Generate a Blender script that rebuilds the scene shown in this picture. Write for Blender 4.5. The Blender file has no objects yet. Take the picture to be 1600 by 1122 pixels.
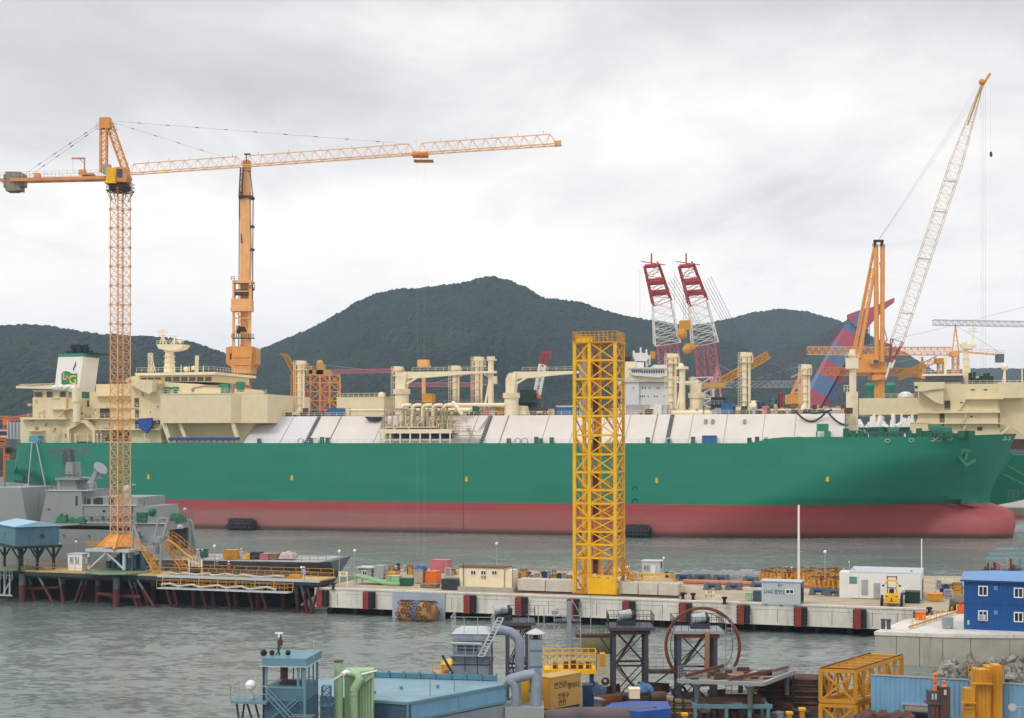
import bpy, bmesh, math, random
from mathutils import Vector as V, Matrix, noise
R = math.radians
random.seed(7)
S = bpy.context.scene
COL = S.collection
# ---------------------------------------------------------------- camera
H = 24.0; FP = 2200.0
cam = bpy.data.cameras.new('camera'); co = bpy.data.objects.new('camera', cam); COL.objects.link(co)
co.location = (0, 0, H); co.rotation_euler = (R(90), 0, 0)
cam.sensor_width = 36; cam.lens = FP*36/1600; cam.shift_y = 129/1600; cam.clip_end = 20000; cam.clip_start = 1
S.camera = co
# ---------------------------------------------------------------- sky and sun
SUN = V((-0.5, -0.62, 0.80)).normalized()
wd = bpy.data.worlds.new('World'); S.world = wd; wd.use_nodes = True
def nd(nt, t, **k):
    n = nt.nodes.new(t)
    for a, b in k.items():
        if a in n.inputs.keys(): n.inputs[a].default_value = b
        else: setattr(n, a, b)
    return n
def mth(nt, op, a, b=None, c=None):
    n = nt.nodes.new('ShaderNodeMath'); n.operation = op
    for i, x in enumerate((a, b, c)):
        if x is None: continue
        if hasattr(x, 'links'): nt.links.new(x, n.inputs[i])
        else: n.inputs[i].default_value = x
    return n.outputs[0]
def ramp(nt, src, stops, interp='LINEAR'):
    n = nt.nodes.new('ShaderNodeValToRGB'); n.color_ramp.interpolation = interp
    e = n.color_ramp.elements
    while len(e) < len(stops): e.new(0.5)
    for i, (p, c) in enumerate(stops):
        e[i].position = p; e[i].color = (c[0], c[1], c[2], 1) if hasattr(c, '__len__') else (c, c, c, 1)
    nt.links.new(src, n.inputs[0]); return n.outputs[0]
def mixc(nt, fac, a, b, mode='MIX'):
    n = nt.nodes.new('ShaderNodeMix'); n.data_type = 'RGBA'; n.blend_type = mode
    for i, x in ((0, fac), (6, a), (7, b)):
        if hasattr(x, 'links'): nt.links.new(x, n.inputs[i])
        elif i == 0: n.inputs[0].default_value = x
        else: n.inputs[i].default_value = (x[0], x[1], x[2], 1)
    return n.outputs[2]
def noi(nt, vec, scale, detail=4, rough=0.55, dist=0.0):
    n = nt.nodes.new('ShaderNodeTexNoise'); n.inputs['Scale'].default_value = scale
    n.inputs['Detail'].default_value = detail; n.inputs['Roughness'].default_value = rough; n.inputs['Distortion'].default_value = dist
    if vec is not None: nt.links.new(vec, n.inputs['Vector'])
    return n.outputs[0]
def mapp(nt, vec, sc=(1, 1, 1), loc=(0, 0, 0), rot=(0, 0, 0)):
    n = nt.nodes.new('ShaderNodeMapping'); n.inputs['Scale'].default_value = sc; n.inputs['Location'].default_value = loc; n.inputs['Rotation'].default_value = rot
    nt.links.new(vec, n.inputs['Vector']); return n.outputs[0]
nt = wd.node_tree; nt.nodes.clear()
tc = nt.nodes.new('ShaderNodeTexCoord')
sky = nt.nodes.new('ShaderNodeTexSky'); sky.sky_type = 'NISHITA'; sky.sun_disc = False
sky.sun_elevation = math.asin(SUN.z); sky.sun_rotation = math.atan2(SUN.x, SUN.y)
sx = nt.nodes.new('ShaderNodeSeparateXYZ'); nt.links.new(tc.outputs['Generated'], sx.inputs[0])
X, Y, Z = sx.outputs
zz = mth(nt, 'ADD', mth(nt, 'MAXIMUM', Z, 0.0), 0.07)
cx = nt.nodes.new('ShaderNodeCombineXYZ')
nt.links.new(mth(nt, 'DIVIDE', X, zz), cx.inputs[0]); nt.links.new(mth(nt, 'DIVIDE', Y, zz), cx.inputs[1])
n1 = noi(nt, mapp(nt, cx.outputs[0], (0.30, 0.16, 1), (3.3, 1.2, 0)), 1.6, 6, 0.52, 0.3)
n2 = noi(nt, mapp(nt, cx.outputs[0], (1.1, 0.55, 1), (0.3, 4.2, 2)), 1.7, 8, 0.6, 0.4)
nn = mth(nt, 'ADD', mth(nt, 'ADD', mth(nt, 'MULTIPLY', n1, 0.42), 0.15), mth(nt, 'MULTIPLY', n2, 0.28))
wob = mth(nt, 'MULTIPLY', mth(nt, 'SUBTRACT', noi(nt, mapp(nt, tc.outputs['Generated'], (5, 5, 14)), 1, 4), 0.5), 0.09)
for x0, z0, wx, wz, am in ((.17, .165, .17, .030, .085), (-.16, .245, .17, .024, .065), (.30, .29, .2, .03, .06), (-.02, .20, .10, .02, .05), (-.3, .16, .1, .02, -.05), (-.05, .29, .08, .02, -.06)):
    gx = mth(nt, 'POWER', mth(nt, 'DIVIDE', mth(nt, 'SUBTRACT', X, x0), wx), 2.0); gz = mth(nt, 'POWER', mth(nt, 'DIVIDE', mth(nt, 'SUBTRACT', mth(nt, 'ADD', Z, wob), z0), wz), 2.0)
    nn = mth(nt, 'ADD', nn, mth(nt, 'MULTIPLY', mth(nt, 'EXPONENT', mth(nt, 'MULTIPLY', mth(nt, 'ADD', gx, gz), -1.0)), am))
lay = mth(nt, 'ADD', nn, mth(nt, 'MULTIPLY', mth(nt, 'SUBTRACT', mth(nt, 'MINIMUM', Z, 0.32), 0.16), 1.05))
cl = ramp(nt, lay, [(0.38, (13.2, 12.3, 11.6)), (0.47, (12.2, 11.5, 10.95)), (0.55, (10.0, 9.6, 9.35)), (0.63, (7.7, 7.55, 7.5)), (0.72, (6.3, 6.2, 6.25))])
zen = ramp(nt, Z, [(0.0, 0.5), (0.33, 0.5), (0.6, 0.82), (1.0, 0.92)])
vm = nt.nodes.new('ShaderNodeVectorMath'); vm.operation = 'SCALE'; nt.links.new(cl, vm.inputs[0]); nt.links.new(mth(nt, 'MULTIPLY', zen, 2.0), vm.inputs['Scale'])
fin = mixc(nt, 0.95, sky.outputs[0], vm.outputs[0])
bg = nt.nodes.new('ShaderNodeBackground'); bg.inputs[1].default_value = 0.1
nt.links.new(fin, bg.inputs[0])
wo = nt.nodes.new('ShaderNodeOutputWorld'); nt.links.new(bg.outputs[0], wo.inputs[0])
sl = bpy.data.lights.new('sun', 'SUN'); sl.energy = 1.1; sl.angle = R(14); sl.color = (1, 0.96, 0.9)
so = bpy.data.objects.new('sun', sl); COL.objects.link(so); so.rotation_euler = SUN.to_track_quat('Z', 'Y').to_euler(); so.location = (0, 0, 300)
S.view_settings.view_transform = 'Standard'; S.view_settings.look = 'None'; S.view_settings.exposure = 0.1; S.view_settings.gamma = 1.0
S.render.engine = 'CYCLES'
S.cycles.volume_bounces = 0; S.cycles.max_bounces = 5; S.cycles.volume_max_steps = 64
# ---------------------------------------------------------------- materials
def lin(c): return tuple((x/255/12.92 if x/255 <= 0.04045 else ((x/255+0.055)/1.055)**2.4) for x in c)
MATS = {}
def mat(name, rgb, k=1.0, rough=0.6, metal=0.0, var=0.10, vs=0.5, streak=0.0, scol=(70, 42, 28), bump=0.0, bs=3.0, spec=0.4):
    if name in MATS: return MATS[name]
    m = bpy.data.materials.new(name); m.use_nodes = True; t = m.node_tree; b = t.nodes['Principled BSDF']
    base = [min(0.85, x*k) for x in lin(rgb)]
    g = t.nodes.new('ShaderNodeNewGeometry'); P = g.outputs['Position']
    n = noi(t, P, vs, 5, 0.6)
    c = mixc(t, ramp(t, n, [(0.3, 0), (0.7, 1)]), [x*(1-var) for x in base], [min(.9, x*(1+var)) for x in base])
    if streak > 0:
        sn = noi(t, mapp(t, P, (1.3, 1.3, 0.16)), 1.0, 6, 0.7)
        c = mixc(t, ramp(t, sn, [(0.62-0.25*streak, 0), (0.86-0.2*streak, min(1, 0.45+streak*0.5))]), c, lin(scol))
    t.links.new(c, b.inputs['Base Color'])
    rr = t.nodes.new('ShaderNodeMapRange'); rr.inputs[3].default_value = max(0.05, rough-0.1); rr.inputs[4].default_value = min(1, rough+0.12)
    t.links.new(noi(t, P, vs*4, 3), rr.inputs[0]); t.links.new(rr.outputs[0], b.inputs['Roughness'])
    b.inputs['Metallic'].default_value = metal; b.inputs['Specular IOR Level'].default_value = spec
    if bump > 0:
        bm = t.nodes.new('ShaderNodeBump'); bm.inputs['Strength'].default_value = bump; bm.inputs['Distance'].default_value = 0.1
        t.links.new(noi(t, P, bs, 5), bm.inputs['Height']); t.links.new(bm.outputs[0], b.inputs['Normal'])
    MATS[name] = m; return m
K = 1.0
M = dict(
 beige=mat('beige_paint', (212, 196, 158), 1.12, .55, var=.05, streak=.16, scol=(150, 118, 78)),
 cream=mat('cream_pipe', (226, 210, 178), 1.1, .5, var=.08),
 white=mat('white_paint', (228, 226, 220), 1.0, .5, var=.05, streak=.08, scol=(150, 120, 90)),
 cover1=mat('cover_warm', (208, 200, 190), 1.0, .7, var=.05, vs=.15, streak=.1, scol=(140, 125, 110)),
 cover2=mat('cover_cool', (205, 202, 206), 1.0, .6, var=.04, vs=.15, streak=.05, scol=(140, 125, 110)),
 deck=mat('deck_green', (44, 92, 74), 1.0, .7, var=.2, streak=.2),
 green=mat('fitting_green', (26, 92, 70), 1.0, .5, var=.15, streak=.1),
 dgreen=mat('dark_green', (28, 52, 44), 1.0, .6, var=.2),
 lgreen=mat('pale_green_paint', (150, 178, 140), 1.1, .45, var=.06, streak=.08, scol=(90, 100, 70)),
 teal=mat('teal_paint', (104, 144, 156), .9, .5, var=.08, streak=.18, scol=(70, 100, 105)),
 tealwall=mat('teal_wall', (84, 118, 138), .9, .6, var=.14, vs=1.2, streak=.38, scol=(60, 85, 95)),
 steelblue=mat('steel_blue', (66, 92, 114), .9, .6, var=.16, vs=1.2, streak=.38, scol=(50, 60, 70)),
 bluegrey=mat('blue_grey_paint', (138, 150, 162), .95, .5, var=.12, vs=1.2, streak=.35, scol=(95, 100, 108)),
 house=mat('blue_sheet', (18, 78, 142), 1.0, .5, var=.05),
 houseroof=mat('blue_roof', (96, 140, 190), 1.0, .45, var=.05, streak=.1, scol=(80, 100, 130)),
 shed=mat('light_blue_sheet', (116, 162, 194), .95, .55, var=.1, vs=.8, streak=.3, scol=(90, 110, 130)),
 cont=mat('container_blue', (52, 104, 150), 1.0, .5, var=.1, streak=.15),
 dkblue=mat('navy_paint', (40, 62, 100), 1.0, .5, var=.1, streak=.1),
 tarp=mat('blue_tarp', (36, 80, 160), .9, .4, var=.15, vs=1.5, bump=.6, bs=2.0),
 yellow=mat('yellow_paint', (238, 172, 12), 1.08, .5, var=.14, vs=1.0, streak=.22, scol=(150, 95, 30)),
 ochre=mat('ochre_paint', (206, 146, 40), .95, .5, var=.12, streak=.25, scol=(130, 72, 30)),
 tan=mat('tan_paint', (208, 166, 90), .85, .5, var=.06, streak=.12, scol=(160, 110, 50)),
 crane=mat('crane_orange', (224, 166, 104), 1.05, .5, var=.1, streak=.12, scol=(160, 90, 50)),
 craned=mat('crane_orange_dark', (196, 134, 84), 1.05, .5, var=.12, streak=.15, scol=(120, 66, 40)),
 craney=mat('crane_amber', (216, 148, 74), 1.05, .5, var=.1, streak=.12, scol=(150, 80, 30)),
 orange=mat('orange_paint', (220, 112, 40), 1.0, .5, var=.12, streak=.15),
 red=mat('signal_red', (168, 52, 54), 1.0, .5, var=.15, streak=.1, scol=(80, 40, 40)),
 pink=mat('faded_red', (190, 110, 120), 1.0, .6, var=.15),
 rust=mat('rusty_steel', (112, 66, 46), 1.0, .8, var=.3, vs=1.2, bump=.2),
 brown=mat('rusty_brown', (84, 62, 54), 1.0, .85, var=.3, vs=1.5, bump=.3),
 fred=mat('fender_red', (132, 52, 46), 1.0, .6, var=.2, vs=1.5, streak=.2),
 black=mat('black_rubber', (34, 34, 36), 1.0, .75, var=.25, vs=2, bump=.3),
 dark=mat('dark_steel', (52, 56, 62), 1.0, .6, var=.2, streak=.15),
 purple=mat('dark_grey_violet_steel', (72, 72, 86), 1.0, .6, var=.15, streak=.2),
 grey=mat('grey_paint', (150, 154, 156), 1.0, .55, var=.07, streak=.12, scol=(110, 100, 90)),
 lgrey=mat('light_grey_paint', (184, 190, 192), 1.0, .55, var=.06, streak=.1, scol=(120, 115, 110)),
 galv=mat('galvanised_steel', (168, 172, 176), 1.0, .4, .3, var=.15),
 navy=mat('naval_grey', (142, 148, 146), 1.0, .6, var=.05, vs=.3, streak=.14, scol=(92, 94, 94)),
 navyd=mat('naval_grey_dark', (98, 104, 106), 1.0, .65, var=.12, streak=.12),
 netg=mat('tarpaulin_green', (48, 108, 82), 1.0, .8, var=.3, vs=1.2, bump=.8, bs=2),
 conc=mat('pier_concrete', (212, 207, 196), 1.0, .85, var=.12, vs=.4, streak=.4, scol=(130, 120, 105), bump=.2),
 conc2=mat('weathered_concrete', (168, 164, 152), 1.0, .9, var=.14, vs=.35, streak=.3, scol=(105, 98, 84), bump=.3),
 block=mat('block_concrete', (196, 190, 176), 1.0, .85, var=.12, vs=.8, streak=.15, scol=(140, 128, 110), bump=.2),
 sand=mat('pier_deck_surface', (170, 156, 134), 1.0, .9, var=.26, vs=.35, bump=.3, bs=1.0),
 wood=mat('weathered_timber', (134, 112, 88), 1.0, .85, var=.3, vs=1.2, bump=.5),
 rock=mat('grey_rock', (132, 128, 118), 1.0, .9, var=.55, vs=.9, bump=.8, bs=1.2),
 glass=mat('dark_glass', (38, 44, 52), 1.0, .12, var=.2, spec=.8),
 lamp=mat('white_globe', (240, 240, 236), 1.0, .3, var=.02),
 rope=mat('wire_rope', (96, 98, 104), 1.0, .6, var=.1),
 ropel=mat('pale_wire', (176, 176, 180), 1.0, .6, var=.1),
 skin=mat('skin', (190, 140, 112), 1.0, .6, var=.05),
 overw=mat('pale_overalls', (196, 196, 212), 1.0, .8, var=.08, vs=4),
 overo=mat('orange_overalls', (216, 100, 40), 1.0, .8, var=.08, vs=4),
 overb=mat('blue_overalls', (70, 92, 140), 1.0, .8, var=.08, vs=4),
 ltred=mat('bottom_red', (160, 92, 88), 1.0, .6, var=.1),
 netrust=mat('tyre_net', (150, 112, 70), 1.0, .9, var=.5, vs=1.6, bump=.8, bs=2),
 redox=mat('red_oxide', (92, 48, 46), 1.0, .7, var=.15, streak=.2),
)
# ---------------------------------------------------------------- frames: metre grids laid along ships and quays
class Fr:
    def __init__(s, o, ang):
        s.o = V((o[0], o[1], 0)); s.ang = ang
        s.u = V((math.cos(ang), math.sin(ang), 0)); s.w = V((-math.sin(ang), math.cos(ang), 0))
        s.M = Matrix.Translation(s.o) @ Matrix.Rotation(ang, 4, 'Z')
    def c(s, px, py, w=0.0):
        d = V(((px-800)/FP, 1, 0)); t = (w + s.o.dot(s.w))/d.dot(s.w)
        p = d*t; return V(((p-s.o).dot(s.u), w, H-(py-690)*t/FP))
    def g(s, px, py, z):
        t = (H-z)*FP/(py-690); p = V(((px-800)*t/FP, t, 0)) - s.o
        return V((p.dot(s.u), p.dot(s.w), z))
    def sc(s, px, w=0.0):
        return (s.M @ s.c(px, 690, w)).y/FP
def front(D, ang=0.0): return Fr((0, D), ang)
SPLIT = set('deck_valve deck_cable deck_duct deck_locker deck_cover deck_tray opening overhang_strut cover_seam mooring_winch deck_fitting mooring_chock fairlead ventilator bridge_window counterweight horn_ball stake front_post deck_machinery wrapped_pipe canister valve rope_coupling manifold_pipe steel_bar sheave_block deck_ledge wing_bridge anchor_part cargo_pipe jib_post deck_pipe log'.split())
class MB:
    def __init__(s, F): s.F = F; s.v = []; s.f = []
    def add(s, vs, fs):
        n = len(s.v); s.v += [V(a) for a in vs]; s.f += [tuple(i+n for i in f) for f in fs]; return s
    def bx(s, x0, x1, y0, y1, z0, z1):
        if x0 > x1: x0, x1 = x1, x0
        if z0 > z1: z0, z1 = z1, z0
        return s.add([(x, y, z) for z in (z0, z1) for y in (y0, y1) for x in (x0, x1)],
                     [(0, 2, 3, 1), (4, 5, 7, 6), (0, 1, 5, 4), (2, 6, 7, 3), (0, 4, 6, 2), (1, 3, 7, 5)])
    def pb(s, px0, py0, px1, py1, w0, w1):
        a = s.F.c(px0, py0, w0); b = s.F.c(px1, py1, w0); m = s.F.c((px0+px1)/2, py0, w0); n = s.F.c((px0+px1)/2, py1, w0)
        return s.bx(a.x, b.x, w0, w1, n.z, m.z)
    def prism(s, pts, w0, w1):          # pts (s,z) extruded along w
        n = len(pts)
        ar = sum(pts[i][0]*pts[(i+1) % n][1]-pts[(i+1) % n][0]*pts[i][1] for i in range(n))
        if ar < 0: pts = pts[::-1]
        return s.add([(a, w0, b) for a, b in pts]+[(a, w1, b) for a, b in pts],
                     [tuple(range(n)), tuple(range(2*n-1, n-1, -1))]+[(i, i+n, (i+1) % n+n, (i+1) % n) for i in range(n)])
    def pp(s, pts, w0, w1):
        q = [s.F.c(a, b, w0) for a, b in pts]; return s.prism([(p.x, p.z) for p in q], w0, w1)
    def plan(s, pts, z0, z1):           # pts (s,w) extruded up
        n = len(pts)
        ar = sum(pts[i][0]*pts[(i+1) % n][1]-pts[(i+1) % n][0]*pts[i][1] for i in range(n))
        if ar < 0: pts = pts[::-1]
        return s.add([(a, b, z0) for a, b in pts]+[(a, b, z1) for a, b in pts],
                     [tuple(range(n-1, -1, -1)), tuple(range(n, 2*n))]+[(i, (i+1) % n, (i+1) % n+n, i+n) for i in range(n)])
    def beam(s, a, b, r, r2=None):      # square bar r wide
        a = V(a); b = V(b); d = b-a
        if d.length < 1e-6: return s
        d.normalize(); up = V((0, 0, 1)) if abs(d.z) < 0.95 else V((1, 0, 0))
        x = d.cross(up).normalized(); y = x.cross(d); r2 = r if r2 is None else r2
        q = []
        for c, h in ((a, r/2), (b, r2/2)): q += [c+x*h+y*h, c-x*h+y*h, c-x*h-y*h, c+x*h-y*h]
        return s.add(q, [(0, 1, 5, 4), (1, 2, 6, 5), (2, 3, 7, 6), (3, 0, 4, 7), (3, 2, 1, 0), (4, 5, 6, 7)])
    def tube(s, a, b, r, r2=None, n=10):
        return s.path([a, b], [r, r if r2 is None else r2], n)
    def path(s, pts, r, n=10):
        pts = [V(p) for p in pts]; k = len(pts); rr = r if hasattr(r, '__len__') else [r]*k
        vs = []; fs = []; x = None
        for i, p in enumerate(pts):
            d = (pts[min(i+1, k-1)]-pts[max(i-1, 0)]).normalized()
            if x is None:
                up = V((0, 0, 1)) if abs(d.z) < 0.9 else V((1, 0, 0)); x = d.cross(up).normalized()
            else: x = (x-d*x.dot(d)).normalized()
            y = d.cross(x)
            vs += [p+(x*math.cos(t*2*math.pi/n)+y*math.sin(t*2*math.pi/n))*rr[i] for t in range(n)]
        for i in range(k-1):
            for t in range(n): fs.append((i*n+t, i*n+(t+1) % n, (i+1)*n+(t+1) % n, (i+1)*n+t))
        fs.append(tuple(range(n-1, -1, -1))); fs.append(tuple((k-1)*n+t for t in range(n)))
        return s.add(vs, fs)
    def lathe(s, c, prof, n=16):
        c = V(c); vs = []; fs = []; k = len(prof)
        for r, z in prof: vs += [c+V((r*math.cos(t*2*math.pi/n), r*math.sin(t*2*math.pi/n), z)) for t in range(n)]
        for i in range(k-1):
            for t in range(n): fs.append((i*n+t, i*n+(t+1) % n, (i+1)*n+(t+1) % n, (i+1)*n+t))
        fs.append(tuple(range(n-1, -1, -1))); fs.append(tuple((k-1)*n+t for t in range(n)))
        return s.add(vs, fs)
    def ball(s, c, r, n=10, sz=1.0):
        return s.lathe(c, [(max(.001, r*math.sin(math.pi*i/6)), -r*sz*math.cos(math.pi*i/6)) for i in range(7)], n)
    def truss(s, a, b, w, h, n, rc=.12, rb=.07, up=None, tri=False, w2=None, h2=None, x=False, faces=(0, 1, 2, 3)):
        a = V(a); b = V(b); d = (b-a).normalized(); up = V(up) if up else (V((0, 0, 1)) if abs(d.z) < .9 else V((0, 1, 0)))
        xx = d.cross(up).normalized(); yy = xx.cross(d); w2 = w if w2 is None else w2; h2 = h if h2 is None else h2
        def ring(t):
            c = a.lerp(b, t); W = (w+(w2-w)*t)/2; Hh = (h+(h2-h)*t)/2
            if tri: return [c-xx*W-yy*Hh, c+xx*W-yy*Hh, c+yy*Hh]
            return [c-xx*W-yy*Hh, c+xx*W-yy*Hh, c+xx*W+yy*Hh, c-xx*W+yy*Hh]
        k = 3 if tri else 4; A = ring(0); B = ring(1)
        for i in range(k): s.beam(A[i], B[i], rc)
        for j in range(n):
            P = ring(j/n); Q = ring((j+1)/n)
            for i in range(k):
                if i not in faces: continue
                i2 = (i+1) % k
                s.beam(Q[i], Q[i2], rb)
                if x: s.beam(P[i], Q[i2], rb); s.beam(P[i2], Q[i], rb)
                elif tri and i:
                    m = (P[2]+Q[2])/2; o = i if i == 1 else 0
                    s.beam(P[o], m, rb); s.beam(m, Q[o], rb)
                elif j % 2: s.beam(P[i], Q[i2], rb)
                else: s.beam(P[i2], Q[i], rb)
        return s
    def rail(s, pts, h=1.1, step=1.5, r=.05, mid=1):
        pts = [V(p) for p in pts]
        for a, b in zip(pts, pts[1:]):
            L = (b-a).length; n = max(1, round(L/step))
            for i in range(n+1):
                p = a.lerp(b, i/n); s.beam(p, p+V((0, 0, h)), r)
            for j in range(mid+1):
                z = V((0, 0, h*(j+1)/(mid+1))); s.beam(a+z, b+z, r)
        return s
    def stair(s, a, b, wv, n=10, r=.06, rails=True):   # a bottom, b top, wv width vector
        a = V(a); b = V(b); wv = V(wv)
        for o in (V((0, 0, 0)), wv):
            s.beam(a+o, b+o, r*2.2)
            if rails:
                s.beam(a+o+V((0, 0, 1)), b+o+V((0, 0, 1)), r)
                for i in range(0, n+1, 3): p = a.lerp(b, i/n)+o; s.beam(p, p+V((0, 0, 1)), r)
        for i in range(n+1):
            p = a.lerp(b, i/n); s.beam(p, p+wv, r*1.8)
        return s
    def ladder(s, a, b, wd=.5, r=.04, step=.45):
        a = V(a); b = V(b); o = V((wd, 0, 0)); s.beam(a, b, r); s.beam(a+o, b+o, r)
        n = int((b-a).length/step)
        for i in range(n+1): p = a.lerp(b, i/max(1, n)); s.beam(p, p+o, r)
        return s
    def corr(s, x0, x1, w, z0, z1, pitch=.3, dep=.06):  # corrugated sheet facing -w
        n = max(2, int(round(abs(x1-x0)/pitch))); pl = []
        for i in range(n):
            a = x0+(x1-x0)*i/n; q = (x1-x0)/n
            pl += [(a, w), (a+q*.3, w), (a+q*.5, w-dep), (a+q*.8, w-dep)]
        pl.append((x1, w)); k = len(pl)
        return s.add([(a, b, z0) for a, b in pl]+[(a, b, z1) for a, b in pl], [(i, i+1, i+1+k, i+k) for i in range(k-1)])
    def build(s, name, m, par=None, label=None, cat=None, group=None, smooth=False, kind=None):
        if par is not None and name in SPLIT:
            r = list(range(len(s.v)))
            def fd(i):
                while r[i] != i: r[i] = r[r[i]]; i = r[i]
                return i
            for f in s.f:
                a = fd(f[0])
                for j in f[1:]: r[fd(j)] = a
            gr = {}
            for f in s.f: gr.setdefault(fd(f[0]), []).append(f)
            if 1 < len(gr) <= 96:
                SPLIT.discard(name)
                for fs in gr.values():
                    ids = sorted({i for f in fs for i in f}); mp = {a: k for k, a in enumerate(ids)}; q = MB(s.F); q.v = [s.v[i] for i in ids]; q.f = [tuple(mp[i] for i in f) for f in fs]
                    o = q.build(name, m, par, label, cat, group, smooth, kind)
                SPLIT.add(name); return o
        me = bpy.data.meshes.new(name); W = [s.F.M @ v for v in s.v]
        if par is not None: inv = par['_m']; I = MATW[inv].inverted()
        else:
            xs = [v.x for v in s.v]; ys = [v.y for v in s.v]; z0 = min(v.z for v in s.v)
            mw = s.F.M @ Matrix.Translation(V(((min(xs)+max(xs))/2, (min(ys)+max(ys))/2, z0))); I = mw.inverted()
        me.from_pydata([I @ v for v in W], [], s.f); me.update()
        if isinstance(m, str): m = M[m]
        me.materials.append(m)
        if smooth:
            for p in me.polygons: p.use_smooth = True
            me.set_sharp_from_angle(angle=R(38))
        o = bpy.data.objects.new(name, me); COL.objects.link(o)
        if par is not None:
            o.parent = par; MATW[len(MATW)] = MATW[par['_m']]; o['_m'] = len(MATW)-1
        else:
            o.matrix_world = mw; MATW[len(MATW)] = mw; o['_m'] = len(MATW)-1
        if kind: o['kind'] = kind
        if label: o['label'] = label
        if cat: o['category'] = cat
        if group: o['group'] = group
        return o
MATW = {}
def T(name, label, cat, F, p, group=None, kind=None):
    o = bpy.data.objects.new(name, None); COL.objects.link(o); o.empty_display_size = .5
    mw = F.M @ Matrix.Translation(V(p)); o.matrix_world = mw
    MATW[len(MATW)] = mw; o['_m'] = len(MATW)-1
    if label: o['label'] = label
    if cat: o['category'] = cat
    if group: o['group'] = group
    if kind: o['kind'] = kind
    return o
KIDS = {}
def copy(root, F, p, label=None, rz=None, group=None, sc=None):
    r = root.copy(); COL.objects.link(r); r.location = (F.M @ V(p))
    r.rotation_euler = (0, 0, F.ang if rz is None else rz)
    if sc: r.scale = (sc, sc, sc) if not hasattr(sc, '__len__') else sc
    if label: r['label'] = label
    if group: r['group'] = group
    if root.name not in KIDS: KIDS[root.name] = [(c, [g for g in c.children]) for c in root.children]
    for c, gs in KIDS[root.name]:
        k = c.copy(); COL.objects.link(k); k.parent = r
        for g in gs: q = g.copy(); COL.objects.link(q); q.parent = k
    return r
def win(par, F, px0, py0, px1, py1, w, fm='white', bars=1, d=.05, name='window'):
    a = F.c(px0, py0, w); b = F.c(px1, py1, w); t = min(.14, abs(b.x-a.x)*.12); m = MB(F)
    m.bx(a.x, b.x, w-d, w, a.z-t, a.z).bx(a.x, b.x, w-d, w, b.z, b.z+t).bx(a.x, a.x+t, w-d, w, b.z+t, a.z-t).bx(b.x-t, b.x, w-d, w, b.z+t, a.z-t)
    for i in range(bars):
        x = a.x+(b.x-a.x)*(i+1)/(bars+1); m.bx(x-t*.35, x+t*.35, w-d*.9, w, b.z+t, a.z-t)
    f = m.build(name, fm, par)
    MB(F).bx(a.x+t*.9, b.x-t*.9, w-.02, w+.01, b.z+t*.9, a.z-t*.9).build('pane', 'glass', f)
    return f
def text(par, F, body, px, py, size, w, m, rot=0.0, name='lettering', yaw=0.0, sx=1.0):
    cu = bpy.data.curves.new(name, 'FONT'); cu.body = body; cu.size = size; cu.extrude = .01; cu.align_x = 'CENTER'; cu.align_y = 'CENTER'
    o = bpy.data.objects.new(name, cu)
    cu.materials.append(M[m] if isinstance(m, str) else m)
    p = F.c(px, py, w)
    mw = F.M @ Matrix.Translation(p) @ Matrix.Rotation(yaw, 4, 'Z') @ Matrix.Rotation(R(90), 4, 'X') @ Matrix.Rotation(rot, 4, 'Z') @ Matrix.Diagonal((sx, 1, 1, 1))
    # turned into a mesh so that it is ordinary geometry
    COL.objects.link(o); bpy.context.view_layer.update()
    me = bpy.data.meshes.new_from_object(o.evaluated_get(bpy.context.evaluated_depsgraph_get()))
    bpy.data.objects.remove(o); me.transform(MATW[par['_m']].inverted() @ mw)
    q = bpy.data.objects.new(name, me); COL.objects.link(q); q.parent = par; q['_m'] = par['_m']; return q
# ================================================================ SETTING
FR = front(0)
PIER = Fr((-27.2, 196.0), math.atan2(-24, 74.1))
SHIP = Fr((-88.2+.9635*-65.3, 388+.2675*65.3), math.atan2(-.2675, .9635))
FRIG = Fr((-30.3, 222.0), math.atan2(-.19, 1))
PZ = 3.5
# water
wm = bpy.data.materials.new('harbour_water'); wm.use_nodes = True; t = wm.node_tree; b = t.nodes['Principled BSDF']
P = t.nodes.new('ShaderNodeNewGeometry').outputs['Position']
wn = noi(t, mapp(t, P, (.02, .035, 1)), 1, 4)
t.links.new(mixc(t, ramp(t, wn, [(.35, 0), (.65, 1)]), (.125, .160, .146), (.205, .235, .216)), b.inputs['Base Color'])
b.inputs['Roughness'].default_value = .22; b.inputs['IOR'].default_value = 1.33
def nvec(sc, detail, k, rot=0, dist=.5):
    n = t.nodes.new('ShaderNodeTexNoise'); n.inputs['Scale'].default_value = 1; n.inputs['Detail'].default_value = detail; n.inputs['Distortion'].default_value = dist
    t.links.new(mapp(t, P, sc, rot=(0, 0, rot)), n.inputs['Vector'])
    s1 = t.nodes.new('ShaderNodeVectorMath'); s1.operation = 'SUBTRACT'; t.links.new(n.outputs['Color'], s1.inputs[0]); s1.inputs[1].default_value = (.5, .5, .5)
    s2 = t.nodes.new('ShaderNodeVectorMath'); s2.operation = 'MULTIPLY'; t.links.new(s1.outputs[0], s2.inputs[0]); s2.inputs[1].default_value = (k, k*1.25, 0); return s2.outputs[0]
def vadd(a, b_):
    n = t.nodes.new('ShaderNodeVectorMath'); n.operation = 'ADD'
    for i, x in enumerate((a, b_)):
        if hasattr(x, 'links'): t.links.new(x, n.inputs[i])
        else: n.inputs[i].default_value = x
    return n.outputs[0]
nv_ = vadd(vadd(nvec((.13, .22, 1), 3, .30, .3), nvec((.80, 1.45, 1), 5, .56, .12)), (0, 0, 1))
nn_ = t.nodes.new('ShaderNodeVectorMath'); nn_.operation = 'NORMALIZE'; t.links.new(nv_, nn_.inputs[0]); t.links.new(nn_.outputs[0], b.inputs['Normal'])
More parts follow.
